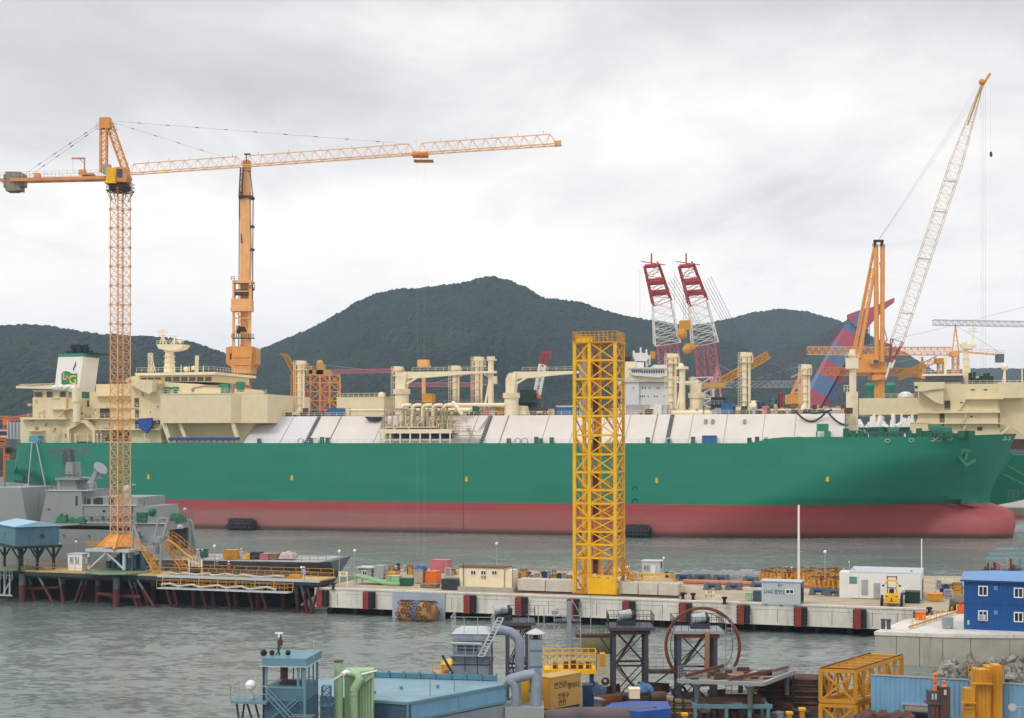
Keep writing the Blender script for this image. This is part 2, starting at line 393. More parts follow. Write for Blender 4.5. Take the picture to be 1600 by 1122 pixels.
M['water'] = wm
m = MB(FR); m.add([(-4000, -200, 0), (4000, -200, 0), (4000, 6000, 0), (-4000, 6000, 0)], [(0, 1, 2, 3)])
m.build('water', 'water', None, kind='structure')
# hills
hm = bpy.data.materials.new('forest_hill'); hm.use_nodes = True; t = hm.node_tree; b = t.nodes['Principled BSDF']
P = t.nodes.new('ShaderNodeNewGeometry').outputs['Position']
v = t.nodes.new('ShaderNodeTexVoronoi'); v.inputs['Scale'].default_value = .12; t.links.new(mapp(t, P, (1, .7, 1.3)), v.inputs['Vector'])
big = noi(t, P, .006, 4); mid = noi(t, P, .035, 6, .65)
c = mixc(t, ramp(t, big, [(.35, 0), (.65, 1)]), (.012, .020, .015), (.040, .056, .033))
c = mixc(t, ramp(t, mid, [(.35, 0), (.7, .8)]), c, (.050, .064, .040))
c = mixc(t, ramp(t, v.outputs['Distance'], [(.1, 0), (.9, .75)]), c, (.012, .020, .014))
t.links.new(c, b.inputs['Base Color']); b.inputs['Roughness'].default_value = .95; b.inputs['Specular IOR Level'].default_value = .1
bm = t.nodes.new('ShaderNodeBump'); bm.inputs['Strength'].default_value = 1; bm.inputs['Distance'].default_value = 3.2
t.links.new(mth(t, 'SUBTRACT', mth(t, 'MULTIPLY', mid, .8), v.outputs['Distance']), bm.inputs['Height']); t.links.new(bm.outputs[0], b.inputs['Normal'])
M['hill'] = hm
def hill(name, prof, D, depth, step=2.5, rows=110, seed=0, back=120):
    px0, px1 = prof[0][0], prof[-1][0]; n = int((px1-px0)/step)
    def ry(x):
        for (a, ya), (c, yc) in zip(prof, prof[1:]):
            if a <= x <= c: k = (x-a)/(c-a); k = k*k*(3-2*k)*.35+k*.65; return ya+(yc-ya)*k
        return prof[-1][1]
    vs = []; fs = []; rr = random.Random(seed)
    for j in range(rows+1):
        tt = j/rows
        for i in range(n+1):
            px = px0+(px1-px0)*i/n; dd = -depth+(depth+back)*tt; Y = D+dd
            X = (px-800)/FP*D; hr = H+(690-ry(px))*D/FP
            if dd <= 0: k = 1+dd/depth; sh = k**0.85*(.55+.45*k)
            else: sh = 1-(dd/back)*.45
            nz = noise.noise(V((X*.0042+seed, Y*.0042, seed)))*.16+noise.noise(V((X*.011, Y*.008+seed, 3)))*.07
            z = hr*sh + hr*nz*min(1, abs(dd)/(depth*.4))*(1 if dd < 0 else 0) + rr.random()*2.6*(1 if z_ok(sh) else 0)-5
            vs.append((X*(Y/D)**.5, Y, max(-3, z)))
    w = n+1
    for j in range(rows):
        for i in range(n): fs.append((j*w+i, j*w+i+1, (j+1)*w+i+1, (j+1)*w+i))
    m = MB(FR); m.v = [V(a) for a in vs]; m.f = fs
    return m.build(name, 'hill', None, kind='structure')
def z_ok(s): return s > .03
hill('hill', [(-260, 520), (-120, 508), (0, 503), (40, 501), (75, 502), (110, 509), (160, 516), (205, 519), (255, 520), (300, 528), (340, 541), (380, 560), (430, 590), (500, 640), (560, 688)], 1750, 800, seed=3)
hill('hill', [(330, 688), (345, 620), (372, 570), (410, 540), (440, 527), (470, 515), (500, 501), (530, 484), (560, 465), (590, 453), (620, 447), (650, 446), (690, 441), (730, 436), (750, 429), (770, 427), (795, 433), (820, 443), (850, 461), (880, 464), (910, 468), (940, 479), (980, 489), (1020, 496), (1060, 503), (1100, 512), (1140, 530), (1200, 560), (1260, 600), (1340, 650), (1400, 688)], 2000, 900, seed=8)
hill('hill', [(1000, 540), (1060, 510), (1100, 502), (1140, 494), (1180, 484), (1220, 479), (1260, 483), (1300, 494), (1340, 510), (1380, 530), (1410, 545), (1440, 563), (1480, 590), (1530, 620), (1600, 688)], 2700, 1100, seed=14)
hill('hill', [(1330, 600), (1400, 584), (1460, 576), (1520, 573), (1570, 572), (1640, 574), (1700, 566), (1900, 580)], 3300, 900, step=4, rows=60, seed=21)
# far quay behind the ships, working yard strip
m = MB(SHIP); m.bx(-120, 420, 118, 330, -4, 3.2); m.build('far_quay_ground', 'conc2', None, kind='structure')
# near ground of the yard at the bottom of the picture
m = MB(FR); yg = [FR.g(a, b_, 2.6) for a, b_ in ((520, 1140), (700, 1112), (850, 1093), (960, 1084), (1080, 1082), (1200, 1076), (1290, 1078), (1420, 1082), (1700, 1086))]
m.plan([(p.x, p.y) for p in yg]+[(46, 30), (-10, 30)], -3, 2.6)
m.build('yard_ground', mat('yard_surface', (104, 94, 82), 1, .9, var=.3, vs=.6, bump=.4), None, kind='structure')
# ---- pier
pier = T('concrete_pier', 'long pale concrete pier on dark piles with red fenders, carrying the yellow stair tower', 'pier', PIER, (0, 0, 0))
L = 82
def PX(px): return PIER.c(px, 700, 0).x
MB(PIER).plan([(-.3, .5), (L+2, .5), (L+2, 20), (L+60, 26), (L+60, 66), (L-6, 44), (-.3, 33)], PZ-1.0, PZ).build('deck_slab', 'sand', pier)
MB(PIER).bx(-.3, L, 0, .5, 1.0, PZ).bx(-.3, L, -.12, .62, PZ+.004, PZ+.22).build('front_beam', 'conc', pier)
m = MB(PIER)
for px in (527, 706, 857, 932, 1035, 1120, 1215, 1300, 1363, 1402): x = PX(px); m.bx(x-.03, x+.03, -.012, .02, 1.3, PZ-.5)
for i in range(9): x = 4+i*9.1; m.bx(x, x+8.6, -.012, .02, PZ-.6, PZ-.575)
m.build('beam_joint', 'dark', pier)
m = MB(PIER); a = PX(614); b_ = PX(696); m.bx(a, b_, -.22, -.002, -.5, PZ-.05); m.build('steel_plate', mat('plate_blue_grey', (166, 178, 192), .9, .5, var=.06, streak=.1), pier)
MB(PIER).bx(.5, L-1, 2.7, 3.0, -.2, PZ-1.0).build('under_shade', 'black', pier)  # added black strip, paints the deep shade beneath the deck
pm = []
for i in range(21):
    for j in (2.0, 9.0, 17.0):
        if i*4 > L-1 and j < 3: continue
        pm.append((1.2+i*3.95, j))
p0 = MB(PIER).tube((pm[0][0], pm[0][1], -4), (pm[0][0], pm[0][1], PZ-1.0), .48, n=10).build('pile', 'dark', pier, smooth=True)
for x, y in pm[1:]:
    k = p0.copy(); COL.objects.link(k); k.parent = pier; k.location = (x-pm[0][0], y-pm[0][1], 0)
x0 = PX(499); f0 = None
def fender(x):
    r = MB(PIER).bx(x, x+1.5, -.95, -.0, 1.15, PZ-.12)
    for i in range(5): r.bx(x-.08, x+1.58, -.8, -.2, 1.3+i*.45, 1.45+i*.45)
    return r
f0 = fender(x0).build('fender', 'black', pier)
f1 = MB(PIER).bx(x0+.12, x0+.92, -1.12, -.952, 1.05, PZ-.05).build('front_plate', 'fred', f0)
for px in (571, 728, 808, 889, 975, 1063, 1153, 1242, 1334, 1428):
    k = f0.copy(); COL.objects.link(k); k.parent = pier; k.location = (PX(px)-x0, 0, 0)
    q = f1.copy(); COL.objects.link(q); q.parent = k
# bollards
def bollard():
    t_ = T('bollard', 'x', 'bollard', PIER, (0, 0, PZ), 'bollards along the pier edge')
    MB(PIER).lathe((0, 0, PZ), [(.34, 0), (.34, .1), (.2, .2), (.19, .62), (.36, .72), (.38, .88), (.2, .96)], 12).build('post', 'black', t_, smooth=True)
    MB(PIER).lathe((0, 0, PZ+.002), [(.45, 0), (.45, .06)], 12).build('base_plate', 'rust', t_)
    return t_
bo = bollard(); first = True
for px, py, lb in ((1067, 937, 'black bollard beside the foot of the yellow stair, nearer the yellow tower'), (1083, 938, 'black bollard between the yellow stair foot and the small white notice board'),
                   (521, 921, 'black bollard near the end of the pier by the green gangway'), (1132, 944, 'black bollard at the pier edge between white notice board and grey container'),
                   (1452, 961, 'black bollard at the pier corner near the orange fender stack')):
    g = PIER.g(px, py, PZ)
    if first: bo.location = PIER.M @ g; bo['label'] = lb; first = False
    else: copy(bo, PIER, g, lb)
# rusty net fender hanging
F = PIER; a = PX(632); b_ = PX(692)
ff = T('floating_fender', 'huge cylindrical float fender wrapped in rusty tyres and netting against the pier', 'fender', F, ((a+b_)/2, -2, -.3))
m = MB(F); n = 15
prof = [(.2, 0), (1.05, .03), (1.45, .12), (1.6, .25), (1.62, .5), (1.6, .75), (1.45, .88), (1.05, .97), (.2, 1)]
pts = [(a+(b_-a)*q, -2.2, .95) for r, q in prof]; m.path(pts, [r for r, q in prof], 18)
m.build('body', 'netrust', ff, smooth=True)
m = MB(F)
for i in range(7):
    x = a+.6+(b_-a-1.2)*i/6
    for k in range(12):
        an = k*math.pi/6+.2*(i % 2); c = V((x, -2.2+1.68*math.cos(an), .95+1.68*math.sin(an))); 
        ax = V((0, math.cos(an), math.sin(an))); tg = V((0, -math.sin(an), math.cos(an))); 
        q = [c+(V((1, 0, 0))*math.cos(s_*math.pi/4)+tg*math.sin(s_*math.pi/4))*.3 for s_ in range(9)]
        m.path(q, .07, 5) if (i*7+k*3) % 5 else None
m.build('tyre', 'brown', ff)
m = MB(F); x = (a+b_)/2; m.path([(x-.35, -2.2, .95), (x+.45, -2.2, .95)], 1.72, 18); m.build('band', mat('band_blue', (78, 96, 124), 1, .8, var=.2), ff, smooth=True)
# ---- concrete breakwater at the right with the blue house
bw = MB(FR)
BW = [FR.g(1367, 987, PZ), FR.g(1480, 991, PZ), FR.g(1640, 994, PZ)]
bwp = [(BW[0].x, BW[0].y), (BW[1].x, BW[1].y), (BW[2].x+10, BW[2].y), (BW[2].x+14, 190), (FR.g(1500, 958, PZ).x, FR.g(1500, 958, PZ).y+2), (FR.g(1400, 972, PZ).x+1.5, FR.g(1400, 972, PZ).y+2)]
qw = T('quay_wall', 'weathered concrete quay wall under the blue house with stained faces', 'quay wall', FR, (BW[0].x+5, BW[0].y, 0))
bw.plan(bwp, -4, PZ-.35); bw.build('wall', 'conc2', qw)
MB(FR).plan([(x+(-.12 if i < 1 else 0), y-(.12 if i < 3 else 0)) for i, (x, y) in enumerate(bwp)], PZ-.35, PZ+.02).build('coping', 'conc', qw)
m = MB(FR)
for i in range(3):
    aa = V((bwp[0][0], bwp[0][1], 0)).lerp(V((bwp[1][0], bwp[1][1], 0)), .3+i*.32); m.bx(aa.x-.015, aa.x+.015, aa.y-.03, aa.y+.3, -1, PZ-.4)
for i in range(4):
    aa = V((bwp[1][0], bwp[1][1], 0)).lerp(V((bwp[2][0], bwp[2][1], 0)), .12+i*.2); m.bx(aa.x-.015, aa.x+.015, aa.y-.03, aa.y+.3, -1, PZ-.4)
m.build('joint', 'dark', qw)
# boulders of the riprap
rk = []
def rockmesh(sd):
    m = MB(FR); rr = random.Random(sd); bb = bmesh.new()
    for i in range(15):
        d = V((rr.gauss(0, 1), rr.gauss(0, 1), rr.gauss(0, 1))).normalized()*rr.uniform(.75, 1.0); bb.verts.new((d.x*1.15, d.y*.9, d.z*.7))
    bmesh.ops.convex_hull(bb, input=bb.verts); bb.verts.index_update(); bb.verts.ensure_lookup_table()
    vs = [v.co.copy() for v in bb.verts]; fs = [[v.index for v in f.verts] for f in bb.faces]; bb.free()
    return m.add(vs, fs)
protos = []
lab_r = 'grey angular boulder in the riprap heap below the quay wall'
for sd in range(4):
    o = rockmesh(sd+1).build('boulder', 'rock', None, lab_r, 'boulder', 'riprap boulders')
    protos.append(o)
rr = random.Random(5); k = 0
for row in range(6):
    for i in range(18):
        px = 1462+i*12.0+rr.uniform(-3, 3)+(row % 2)*4; tt = row/5
        top = 1029+max(0, (1500-px))*.25; bot = 1052+max(0, px-1500)*.10
        if px < 1470+row*3 and row < 4: continue
        py = top+(bot-top)*tt+rr.uniform(-2, 2)
        Dd = 147-tt*7
        o = protos[k] if k < 4 else protos[k % 4].copy()
        if k >= 4: COL.objects.link(o)
        o.location = ((px-800)*Dd/FP, Dd, H-(py-690)*Dd/FP-.25); o.rotation_euler = (rr.uniform(0, 6), rr.uniform(0, 6), rr.uniform(0, 6))
        sc = rr.uniform(.38, .74); o.scale = (sc*1.15, sc, sc*.9); k += 1
# ================================================================ THE BIG GREEN GAS CARRIER
F = SHIP; DZ = 23.6
hmx = bpy.data.materials.new('hull_paint'); hmx.use_nodes = True; t = hmx.node_tree; b = t.nodes['Principled BSDF']
P = t.nodes.new('ShaderNodeNewGeometry').outputs['Position']
sx = t.nodes.new('ShaderNodeSeparateXYZ'); t.links.new(P, sx.inputs[0])
br = t.nodes.new('ShaderNodeTexBrick'); br.inputs['Scale'].default_value = 1; br.inputs['Brick Width'].default_value = 11; br.inputs['Row Height'].default_value = 2.6
br.inputs['Mortar Size'].default_value = .04; br.inputs['Color1'].default_value = (.9, .9, .9, 1); br.inputs['Color2'].default_value = (1.0, 1.0, 1.0, 1); br.inputs['Mortar'].default_value = (.72, .72, .72, 1)
cb = t.nodes.new('ShaderNodeCombineXYZ'); t.links.new(sx.outputs[0], cb.inputs[0]); t.links.new(sx.outputs[2], cb.inputs[1]); t.links.new(cb.outputs[0], br.inputs['Vector'])
gn = mixc(t, noi(t, mapp(t, P, (.03, .03, .12)), 1, 6, .6), (.013, .190, .122), (.018, .235, .150))
gn = mixc(t, ramp(t, noi(t, mapp(t, P, (.35, .35, .02)), 1, 6, .7), [(.54, 0), (.8, .5)]), gn, (.075, .19, .14))
gn = mixc(t, ramp(t, noi(t, mapp(t, P, (.9, .9, .03)), 1, 5, .7), [(.66, 0), (.82, .4)]), gn, (.02, .10, .07))
rd = mixc(t, noi(t, mapp(t, P, (.04, .04, .2)), 1, 6, .6), (.34, .050, .052), (.42, .085, .080))
rd2 = mixc(t, noi(t, mapp(t, P, (.25, .25, .7)), 1, 7, .7), (.27, .14, .125), (.37, .23, .20))
zn = mth(t, 'ADD', sx.outputs[2], mth(t, 'MULTIPLY', noi(t, mapp(t, P, (.12, .12, .3)), 1, 5, .6), 1.6))
xw = ramp(t, mth(t, 'ADD', mth(t, 'MULTIPLY', sx.outputs[0], -.006), .5), [(.1, .25), (.75, 1)])
lowf = mth(t, 'MULTIPLY', ramp(t, mth(t, 'MULTIPLY', zn, .1), [(.55, 1), (.72, 0)]), xw)
rd = mixc(t, mth(t, 'MULTIPLY', lowf, .65), rd, rd2)
rd = mixc(t, ramp(t, mth(t, 'MULTIPLY', sx.outputs[2], .1), [(.06, .85), (.17, 0)]), rd, (.045, .035, .03))
st = ramp(t, noi(t, mapp(t, P, (.5, .5, .05)), 1, 6, .7), [(.6, 0), (.85, .5)])
rd = mixc(t, st, rd, (.20, .07, .05))
zl = mth(t, 'SUBTRACT', sx.outputs[2], mth(t, 'ADD', mth(t, 'MULTIPLY', sx.outputs[0], .0025), 8.15))
isg = mth(t, 'GREATER_THAN', zl, 0.0)
c = mixc(t, isg, rd, gn); c = mixc(t, .75, c, br.outputs[0], 'MULTIPLY')
t.links.new(c, b.inputs['Base Color']); b.inputs['Roughness'].default_value = .42; b.inputs['Specular IOR Level'].default_value = .35
bm = t.nodes.new('ShaderNodeBump'); bm.inputs['Strength'].default_value = .25; bm.inputs['Distance'].default_value = .25
t.links.new(noi(t, mapp(t, P, (.35, .35, .4)), 1, 3), bm.inputs['Height']); t.links.new(bm.outputs[0], b.inputs['Normal'])
M['hull'] = hmx
LS = 281.0; BH = 21.5
def interp(tb, x):
    if x <= tb[0][0]: return tb[0][1]
    for (a, ya), (c_, yc) in zip(tb, tb[1:]):
        if x <= c_: return ya+(yc-ya)*(x-a)/(c_-a)
    return tb[-1][1]
SEND = [(-6, 279), (0, 281), (3.5, 281.7), (6, 281.4), (7.2, 280.4), (7.8, 278.6), (8.25, 275.9), (9.0, 275.3), (11, 275.7), (16, 277.6), (20, 279.2), (26, 281.9)]
ZT = [(0, 18.6), (8.5, 18.6), (9.5, DZ), (218, DZ), (224, DZ+1.5), (262, DZ+1.6), (281, DZ+2.4)]
ZB = [(0, 11.0), (8, 9.5), (16, 7.5), (22, 4.5), (26, 0), (29, -4), (34, -6), (281, -6)]
def hbr(s_, z):
    e = interp(SEND, z); d = max(0, e-s_)
    L0 = 36 if z > 20 else 36+(20-z)*1.9
    if L0 > 74: L0 = 74
    p = 2.4 if z > 18 else 2.4-(18-z)*.05
    ee = e if z > 8.6 else 271.5
    dm = max(0, ee-s_)
    h = BH*(1-(1-min(1, dm/L0))**p)
    if z <= 8.6:
        bz = max(0, 1-((z-1.2)/7.4)**2)**.5
        bl = 5.4*bz*min(1, max(0, e-s_)/7.0)**.5 if s_ > 236 else 0
        h = max(h, bl)
    # stern
    zz_ = max(0, min(1, (z-2)/14)); ls = 60-48*zz_
    if s_ < ls: h *= max(.05 if z < 12 else .6, (1-(1-s_/ls)**2.2))*(1 if z > 12 else 1)
    return h
ship = T('gas_carrier', 'long green and red gas carrier with white sloping tank covers and beige decks alongside', 'ship', F, (140, BH, 0))
NJ = 26; st_ = [0, 3, 6, 8.6, 9.4, 12, 16, 20, 24, 28, 32, 40, 50, 60]+[60+i*12 for i in range(1, 12)]+[196+i*3 for i in range(0, 19)]+[252+i*1.5 for i in range(0, 20)]
st_ = sorted(set([s_ for s_ in st_ if s_ <= 281])); NI = len(st_)
for side in (0,):
    m = MB(F); vs = []; fs = []
    for sd in (-1, 1):
        for s_ in st_:
            zb = interp(ZB, s_); zt = interp(ZT, s_)
            for j in range(NJ+1):
                z = zb+(zt-zb)*j/NJ; e = interp(SEND, z)
                ss = s_ if s_ < 200 else 200+(s_-200)/(281-200)*(e-200)
                h = hbr(ss, z)
                if s_ == st_[-1]: h = 0.02
                # bilge radius below water and small rounding
                vs.append((ss, BH+sd*h, z))
    for k in range(2):
        o = k*NI*(NJ+1)
        for i in range(NI-1):
            for j in range(NJ):
                q = (o+i*(NJ+1)+j, o+(i+1)*(NJ+1)+j, o+(i+1)*(NJ+1)+j+1, o+i*(NJ+1)+j+1)
                fs.append(q if k == 0 else q[::-1])
    o = NI*(NJ+1)
    for j in range(NJ): fs.append((j, j+1, o+j+1, o+j))
    for i in range(NI-1):   # deck
        a = i*(NJ+1)+NJ; c_ = a+NJ+1; fs.append((a, c_, o+c_, o+a))
    m.add(vs, fs); m.build('hull', 'hull', ship, smooth=True)
# bulwark edge line and rail along the deck
m = MB(F)
m.rail([(10, .3, DZ), (216, .3, DZ)], 1.0, 2.0, .055)
m.build('deck_railing', 'lgrey', ship)
m = MB(F)
for px in (1322, 1333, 1345, 1362, 1376, 1392, 1401, 1420, 1436, 1452, 1470, 1485): 
    s_ = F.c(px, 682, 3).x; m.bx(s_-.7, s_+.7, 2.5, 4, DZ+1.4, DZ+2.6+(px % 3)*.5); m.tube((s_+1.2, 3, DZ+1.5), (s_+1.2, 3, DZ+2.4), .5, n=8)
for px, r in ((1396, 1.8), (1462, 2.4), (1478, 2.0)):
    p = F.c(px, 682, 8); m.tube((p.x-1.4, 8, DZ+2.2), (p.x+1.4, 8, DZ+2.2), r, n=14)
for px in (1448, 1505, 1515): p = F.c(px, 680, 6); m.bx(p.x-1.2, p.x+1.2, 5, 7.5, DZ+1.4, DZ+3)
m.build('mooring_winch', 'green', ship, smooth=False)
m = MB(F)
for px, py in ((1387, 689), (1424, 688), (1457, 687), (1461, 684), (1467, 687), (1484, 685), (1574, 685), (1582, 685)):
    s_ = F.c(px, py, 4).x; z = F.c(px, py, 4).z; h = hbr(s_, z); y = BH-h
    m.path([(s_+.6*math.cos(a*math.pi/4), y-.1, z+.4*math.sin(a*math.pi/4)) for a in range(9)], .13, 6)
m.build('fairlead', mat('fairlead_grey', (150, 178, 164), 1, .5), ship)
# anchor in its pocket
p = F.c(1507, 714, 13); 
anc = MB(F); y = BH-hbr(p.x, p.z)-.25
anc.path([(p.x+1.5*math.cos(a*math.pi/8+.6), y-.4, p.z+1.5*math.sin(a*math.pi/8+.6)) for a in range(9)], [.2, .5, .7, .8, .8, .8, .7, .5, .2], 8)
anc.beam((p.x-1.6, y-.8, p.z+.4), (p.x+.4, y-.8, p.z-2.0), .7); anc.beam((p.x+.1, y-.7, p.z-2.1), (p.x+2.4, y-.7, p.z-.6), .65); anc.beam((p.x, y-.6, p.z-.8), (p.x+.6, y-.3, p.z+1.6), .6)
anc.build('anchor', mat('anchor_green', (50, 128, 100), 1, .5, var=.1), ship)
# yellow tug marks and draught marks (paint, laid 2 cm proud of the plating)
for px, py in ((232, 745), (456, 747), (729, 749), (1026, 751), (1293, 749)):
    q = F.c(px, py, 0); y = BH-hbr(q.x, q.z)-.05
    MB(F).prism([(q.x-.3, q.z+.7), (q.x+.3, q.z+.7), (q.x+.3, q.z-.1), (q.x+.6, q.z-.1), (q.x, q.z-.75), (q.x-.6, q.z-.1), (q.x-.3, q.z-.1)], y-.03, y).build('tug_mark', mat('mark_yellow', (214, 176, 60), 1, .6, var=.1), ship)
for px, py in ((992, 763), (992, 782)):
    q = F.c(px, py, 0); MB(F).path([(q.x-.6, -.04, q.z-.5), (q.x-.5, -.04, q.z+.2), (q.x, -.04, q.z+.45), (q.x+.5, -.04, q.z+.2), (q.x+.6, -.04, q.z-.5)], .11, 5).build('handhold', 'black', ship)
m = MB(F)
q = F.c(724, 692, 0); m.bx(q.x-.09, q.x+.09, -.03, .0, .8, DZ-.2)
m.build('weld_strip', mat('mark_grey', (70, 76, 66), 1, .7), ship)
# ---- sloping tank cover: trunk along the deck, in separate sheeted fields
TZ = 31.0
def cover(pa, pb, mt, first=False):
    s0 = F.c(pa, 690, 1.6).x; s1 = F.c(pb, 690, 1.6).x; m = MB(F)
    q = [(s0, 1.6, DZ), (s1, 1.6, DZ), (s1, 11, TZ), (s0, 11, TZ), (s0, 32, TZ), (s1, 32, TZ), (s0, 41, DZ), (s1, 41, DZ)]
    m.add(q, [(0, 1, 2, 3), (3, 2, 5, 4), (4, 5, 7, 6)])
    if first: m.add([q[0], q[3], q[4], q[6]], [(0, 1, 2, 3)])
    m.add([q[1], q[2], q[5], q[7]], [(0, 3, 2, 1)])
    m.build('tank_cover', mt, ship)
seams = [380, 437, 478, 513, 583, 732, 752, 780, 845, 890, 935, 975, 1018, 1042, 1075, 1130, 1190, 1240, 1318]
mats = ['cover2', 'cover2', 'cover1', 'cover1', 'cover1', 'cover1', 'cover1', 'cover1', 'cover1', 'cover1', 'cover1', 'cover1', 'cover1', 'cover1', 'cover1', 'cover1', 'cover1', 'cover1']
for i in range(len(seams)-1): cover(seams[i]+.25, seams[i+1]-.15, mats[i], i == 0)
hl = MB(F); m = MB(F)
for i, px in enumerate(seams):
    s_ = F.c(px, 690, 1.6).x; wd_ = .2 if px in (478, 513, 752, 780, 1018, 1042) else .05
    if px in (478, 752, 1042):   # hose ladder
        for k in range(16): a = k/16; hl.bx(s_-.5, s_+.5, 1.35+9.4*a, 1.8+9.4*a, DZ+7.4*a, DZ+7.4*a+.35)
    m.beam((s_, 1.45, DZ), (s_, 10.9, TZ+.05), wd_)
hl.build('hose_ladder', 'navyd', ship); m.build('cover_seam', mat('seam_grey', (136, 130, 126), 1, .8, var=.2), ship)
m = MB(F)
m.rail([(F.c(400, 650, 11).x, 11.3, TZ), (F.c(1318, 650, 11).x, 11.3, TZ)], 1.0, 2.2, .07)
m.build('cover_railing', 'cream', ship)
m = MB(F)
for px in (405, 486, 503, 512, 795, 838, 845, 862, 1012, 1045, 1083, 1171, 1183, 1197, 1240, 1248, 1262): 
    q = F.c(px, 688, .9); m.bx(q.x-.5, q.x+.5, .5, 1.4, DZ, DZ+1.25+(px % 5)*.12)
m.build('deck_fitting', 'green', ship)
m = MB(F)
for px in (494, 820, 1197, 470, 809, 1045): 
    q = F.c(px, 689, .7); m.path([(q.x+.8*math.cos(a*math.pi/5), .6, DZ+.55+.75*math.sin(a*math.pi/5)) for a in range(11)], .2, 6)
m.build('mooring_chock', 'lgrey', ship)
# platform ledge on the cover at px 570-595
m = MB(F); m.pp([(569, 651), (596, 651), (588, 658), (576, 657)], 8, 12); m.build('cover_ledge', 'dark', ship)
for px, py in ((1113, 658), (1102, 658), (1163, 658)): MB(F).pb(px-2, py-3, px+2, py+4, 7.5, 9.6).build('cover_hatch', 'grey', ship)
# ---- accommodation block: everything is boxes in the ship's own grid
def blk(name, mt, items, par=None):
    m = MB(F)
    for it in items:
        if len(it) == 6: m.pb(*it)
        else: m.pp(it[0], it[1], it[2])
    return m.build(name, mt, par or ship)
acc = blk('deckhouse', 'beige', [
 ([(32, 692), (32, 655), (52, 655), (52, 623), (120, 623), (120, 692)], 3.0, 40),
 (31, 652, 100, 655, 1.5, 40), (51, 621, 103, 655, 2.2, 36), (53, 611, 104, 621, 2.6, 3.4), (51, 609.5, 104, 611, 2.2, 5),
 (118, 634, 210, 692, 5.0, 40), (150, 655, 208, 670, 4.6, 5),
 (140, 612, 206, 634, 7.0, 38), (150, 600, 210, 612, 9, 36), (205, 596, 252, 692, 4.4, 38),
 (210, 612, 300, 690, 9.0, 38)])
blk('boat_deck_overhang', 'beige', [(252, 616, 361, 661, -.6, 4), (361, 616, 418, 661, 2.0, 30), (252, 614.5, 361, 616, -.75, 20)])
m = MB(F); q0 = F.c(361, 616, -.6); q1 = F.c(361, 661, -.6)
m.add([(q0.x, -.6, q0.z), (q0.x+8.2, 11, q0.z), (q0.x+8.2, 11, q1.z), (q0.x, -.6, q1.z)], [(0, 3, 2, 1)]); m.plan([(F.c(252, 616, 1).x, .5), (q0.x-.02, .5), (q0.x+8.1, 11), (q0.x+8.1, 34), (F.c(252, 616, 1).x, 34)], q1.z+.01, q0.z-.01)
m.build('overhang_side', 'beige', ship)
blk('overhang_strut', 'beige', [([(360, 661), (365, 661), (372, 683), (367, 683)], .0, 1.0), ([(278, 661), (283, 661), (291, 683), (286, 683)], .5, 1.4), ([(252, 661), (260, 661), (268, 690), (262, 690)], .5, 1.4)])
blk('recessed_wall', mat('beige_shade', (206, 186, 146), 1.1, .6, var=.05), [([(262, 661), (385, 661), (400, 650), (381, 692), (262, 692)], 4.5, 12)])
# arches of the aft structure
m = MB(F); m.pp([(104, 692), (104, 668), (126, 656), (132, 656), (148, 672), (148, 692), (144, 692), (144, 674), (131, 661), (127, 661), (108, 671), (108, 692)], 1.6, 3.6); m.build('arch', 'beige', ship)
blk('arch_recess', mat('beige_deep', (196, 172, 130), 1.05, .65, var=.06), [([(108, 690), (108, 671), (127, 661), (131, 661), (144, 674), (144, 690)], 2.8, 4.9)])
blk('deck_ledge', 'beige', [(31, 653.5, 103, 655.5, .9, 3.2), (42, 672.5, 66, 674, 1.6, 3), (78, 638.5, 108, 640, .8, 3.2), (103, 653, 230, 655, 2.8, 5), (150, 670, 250, 672, 2.5, 5), (144, 636.5, 214, 638, 4, 7), (146, 618, 210, 619, 5, 8)])
m = MB(F)
for a in ((43, 653, 100, 1.2), (104, 653, 172, 3.0), (206, 653, 230, 3.0), (150, 670, 172, 3), (206, 670, 250, 2.7), (145, 636, 172, 4.1), (204, 636, 215, 4.1), (148, 618, 172, 5.2)):
    q = F.c(a[0], a[1], a[3]); r_ = F.c(a[2], a[1], a[3]); m.rail([(q.x, a[3], q.z), (r_.x, a[3], q.z)], 1.1, 1.7, .07)
q = F.c(254, 615, .2); r_ = F.c(361, 615, .2); m.rail([(q.x, 0, q.z), (r_.x, 0, q.z)], 1.1, 1.7, .07)
q = F.c(366, 616, 6); r_ = F.c(416, 616, 6); m.rail([(q.x, 6, q.z), (r_.x, 6, q.z)], 1.1, 1.7, .07)
q = F.c(53, 611, 4); 
m.build('house_railing', 'cream', ship)
# openings
m = MB(F)
for a in ((54, 613, 65, 620, 2.15), (73, 612, 81, 621, 2.15), (94, 612, 102, 620, 2.15), (136, 626, 139, 636, 4.9), (156, 638, 172, 653, 4.95), (210, 622, 217, 636, 4.35), (211, 640, 217, 654, 4.35), (170, 660, 173, 666, 4.55), (208, 598, 214, 602, 4.35), (211, 657, 250, 670, 4.35), (164, 684, 172, 689, 4.95), (176, 672, 206, 690, 4.95), (60, 685, 62, 688, 2.95), (70, 663, 72, 665, 2.95), (126, 645, 130, 647, 2.95), (234, 643, 236, 645, 4.38)):
    m.pb(a[0], a[1], a[2], a[3], a[4], a[4]+.04)
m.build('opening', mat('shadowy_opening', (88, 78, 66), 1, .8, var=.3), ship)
m = MB(F)
for a in ((84, 671, 92, 690), (93, 640, 104, 652), (150, 640, 155, 652)): 
    q = F.c(a[0], a[3], 2); r_ = F.c(a[2], a[1], 2); m.stair((q.x, 1.4, q.z), (r_.x, 1.4, r_.z), (0, .9, 0), 8, .07)
for px in (110, 118, 137, 152, 158, 226): q = F.c(px, 690, 2); m.tube((q.x, 2.0, DZ), (q.x, 2.0, DZ+2.2), .16, n=6); m.ball((q.x, 2.0, DZ+2.3), .3)
m.build('stairway', 'cream', ship)
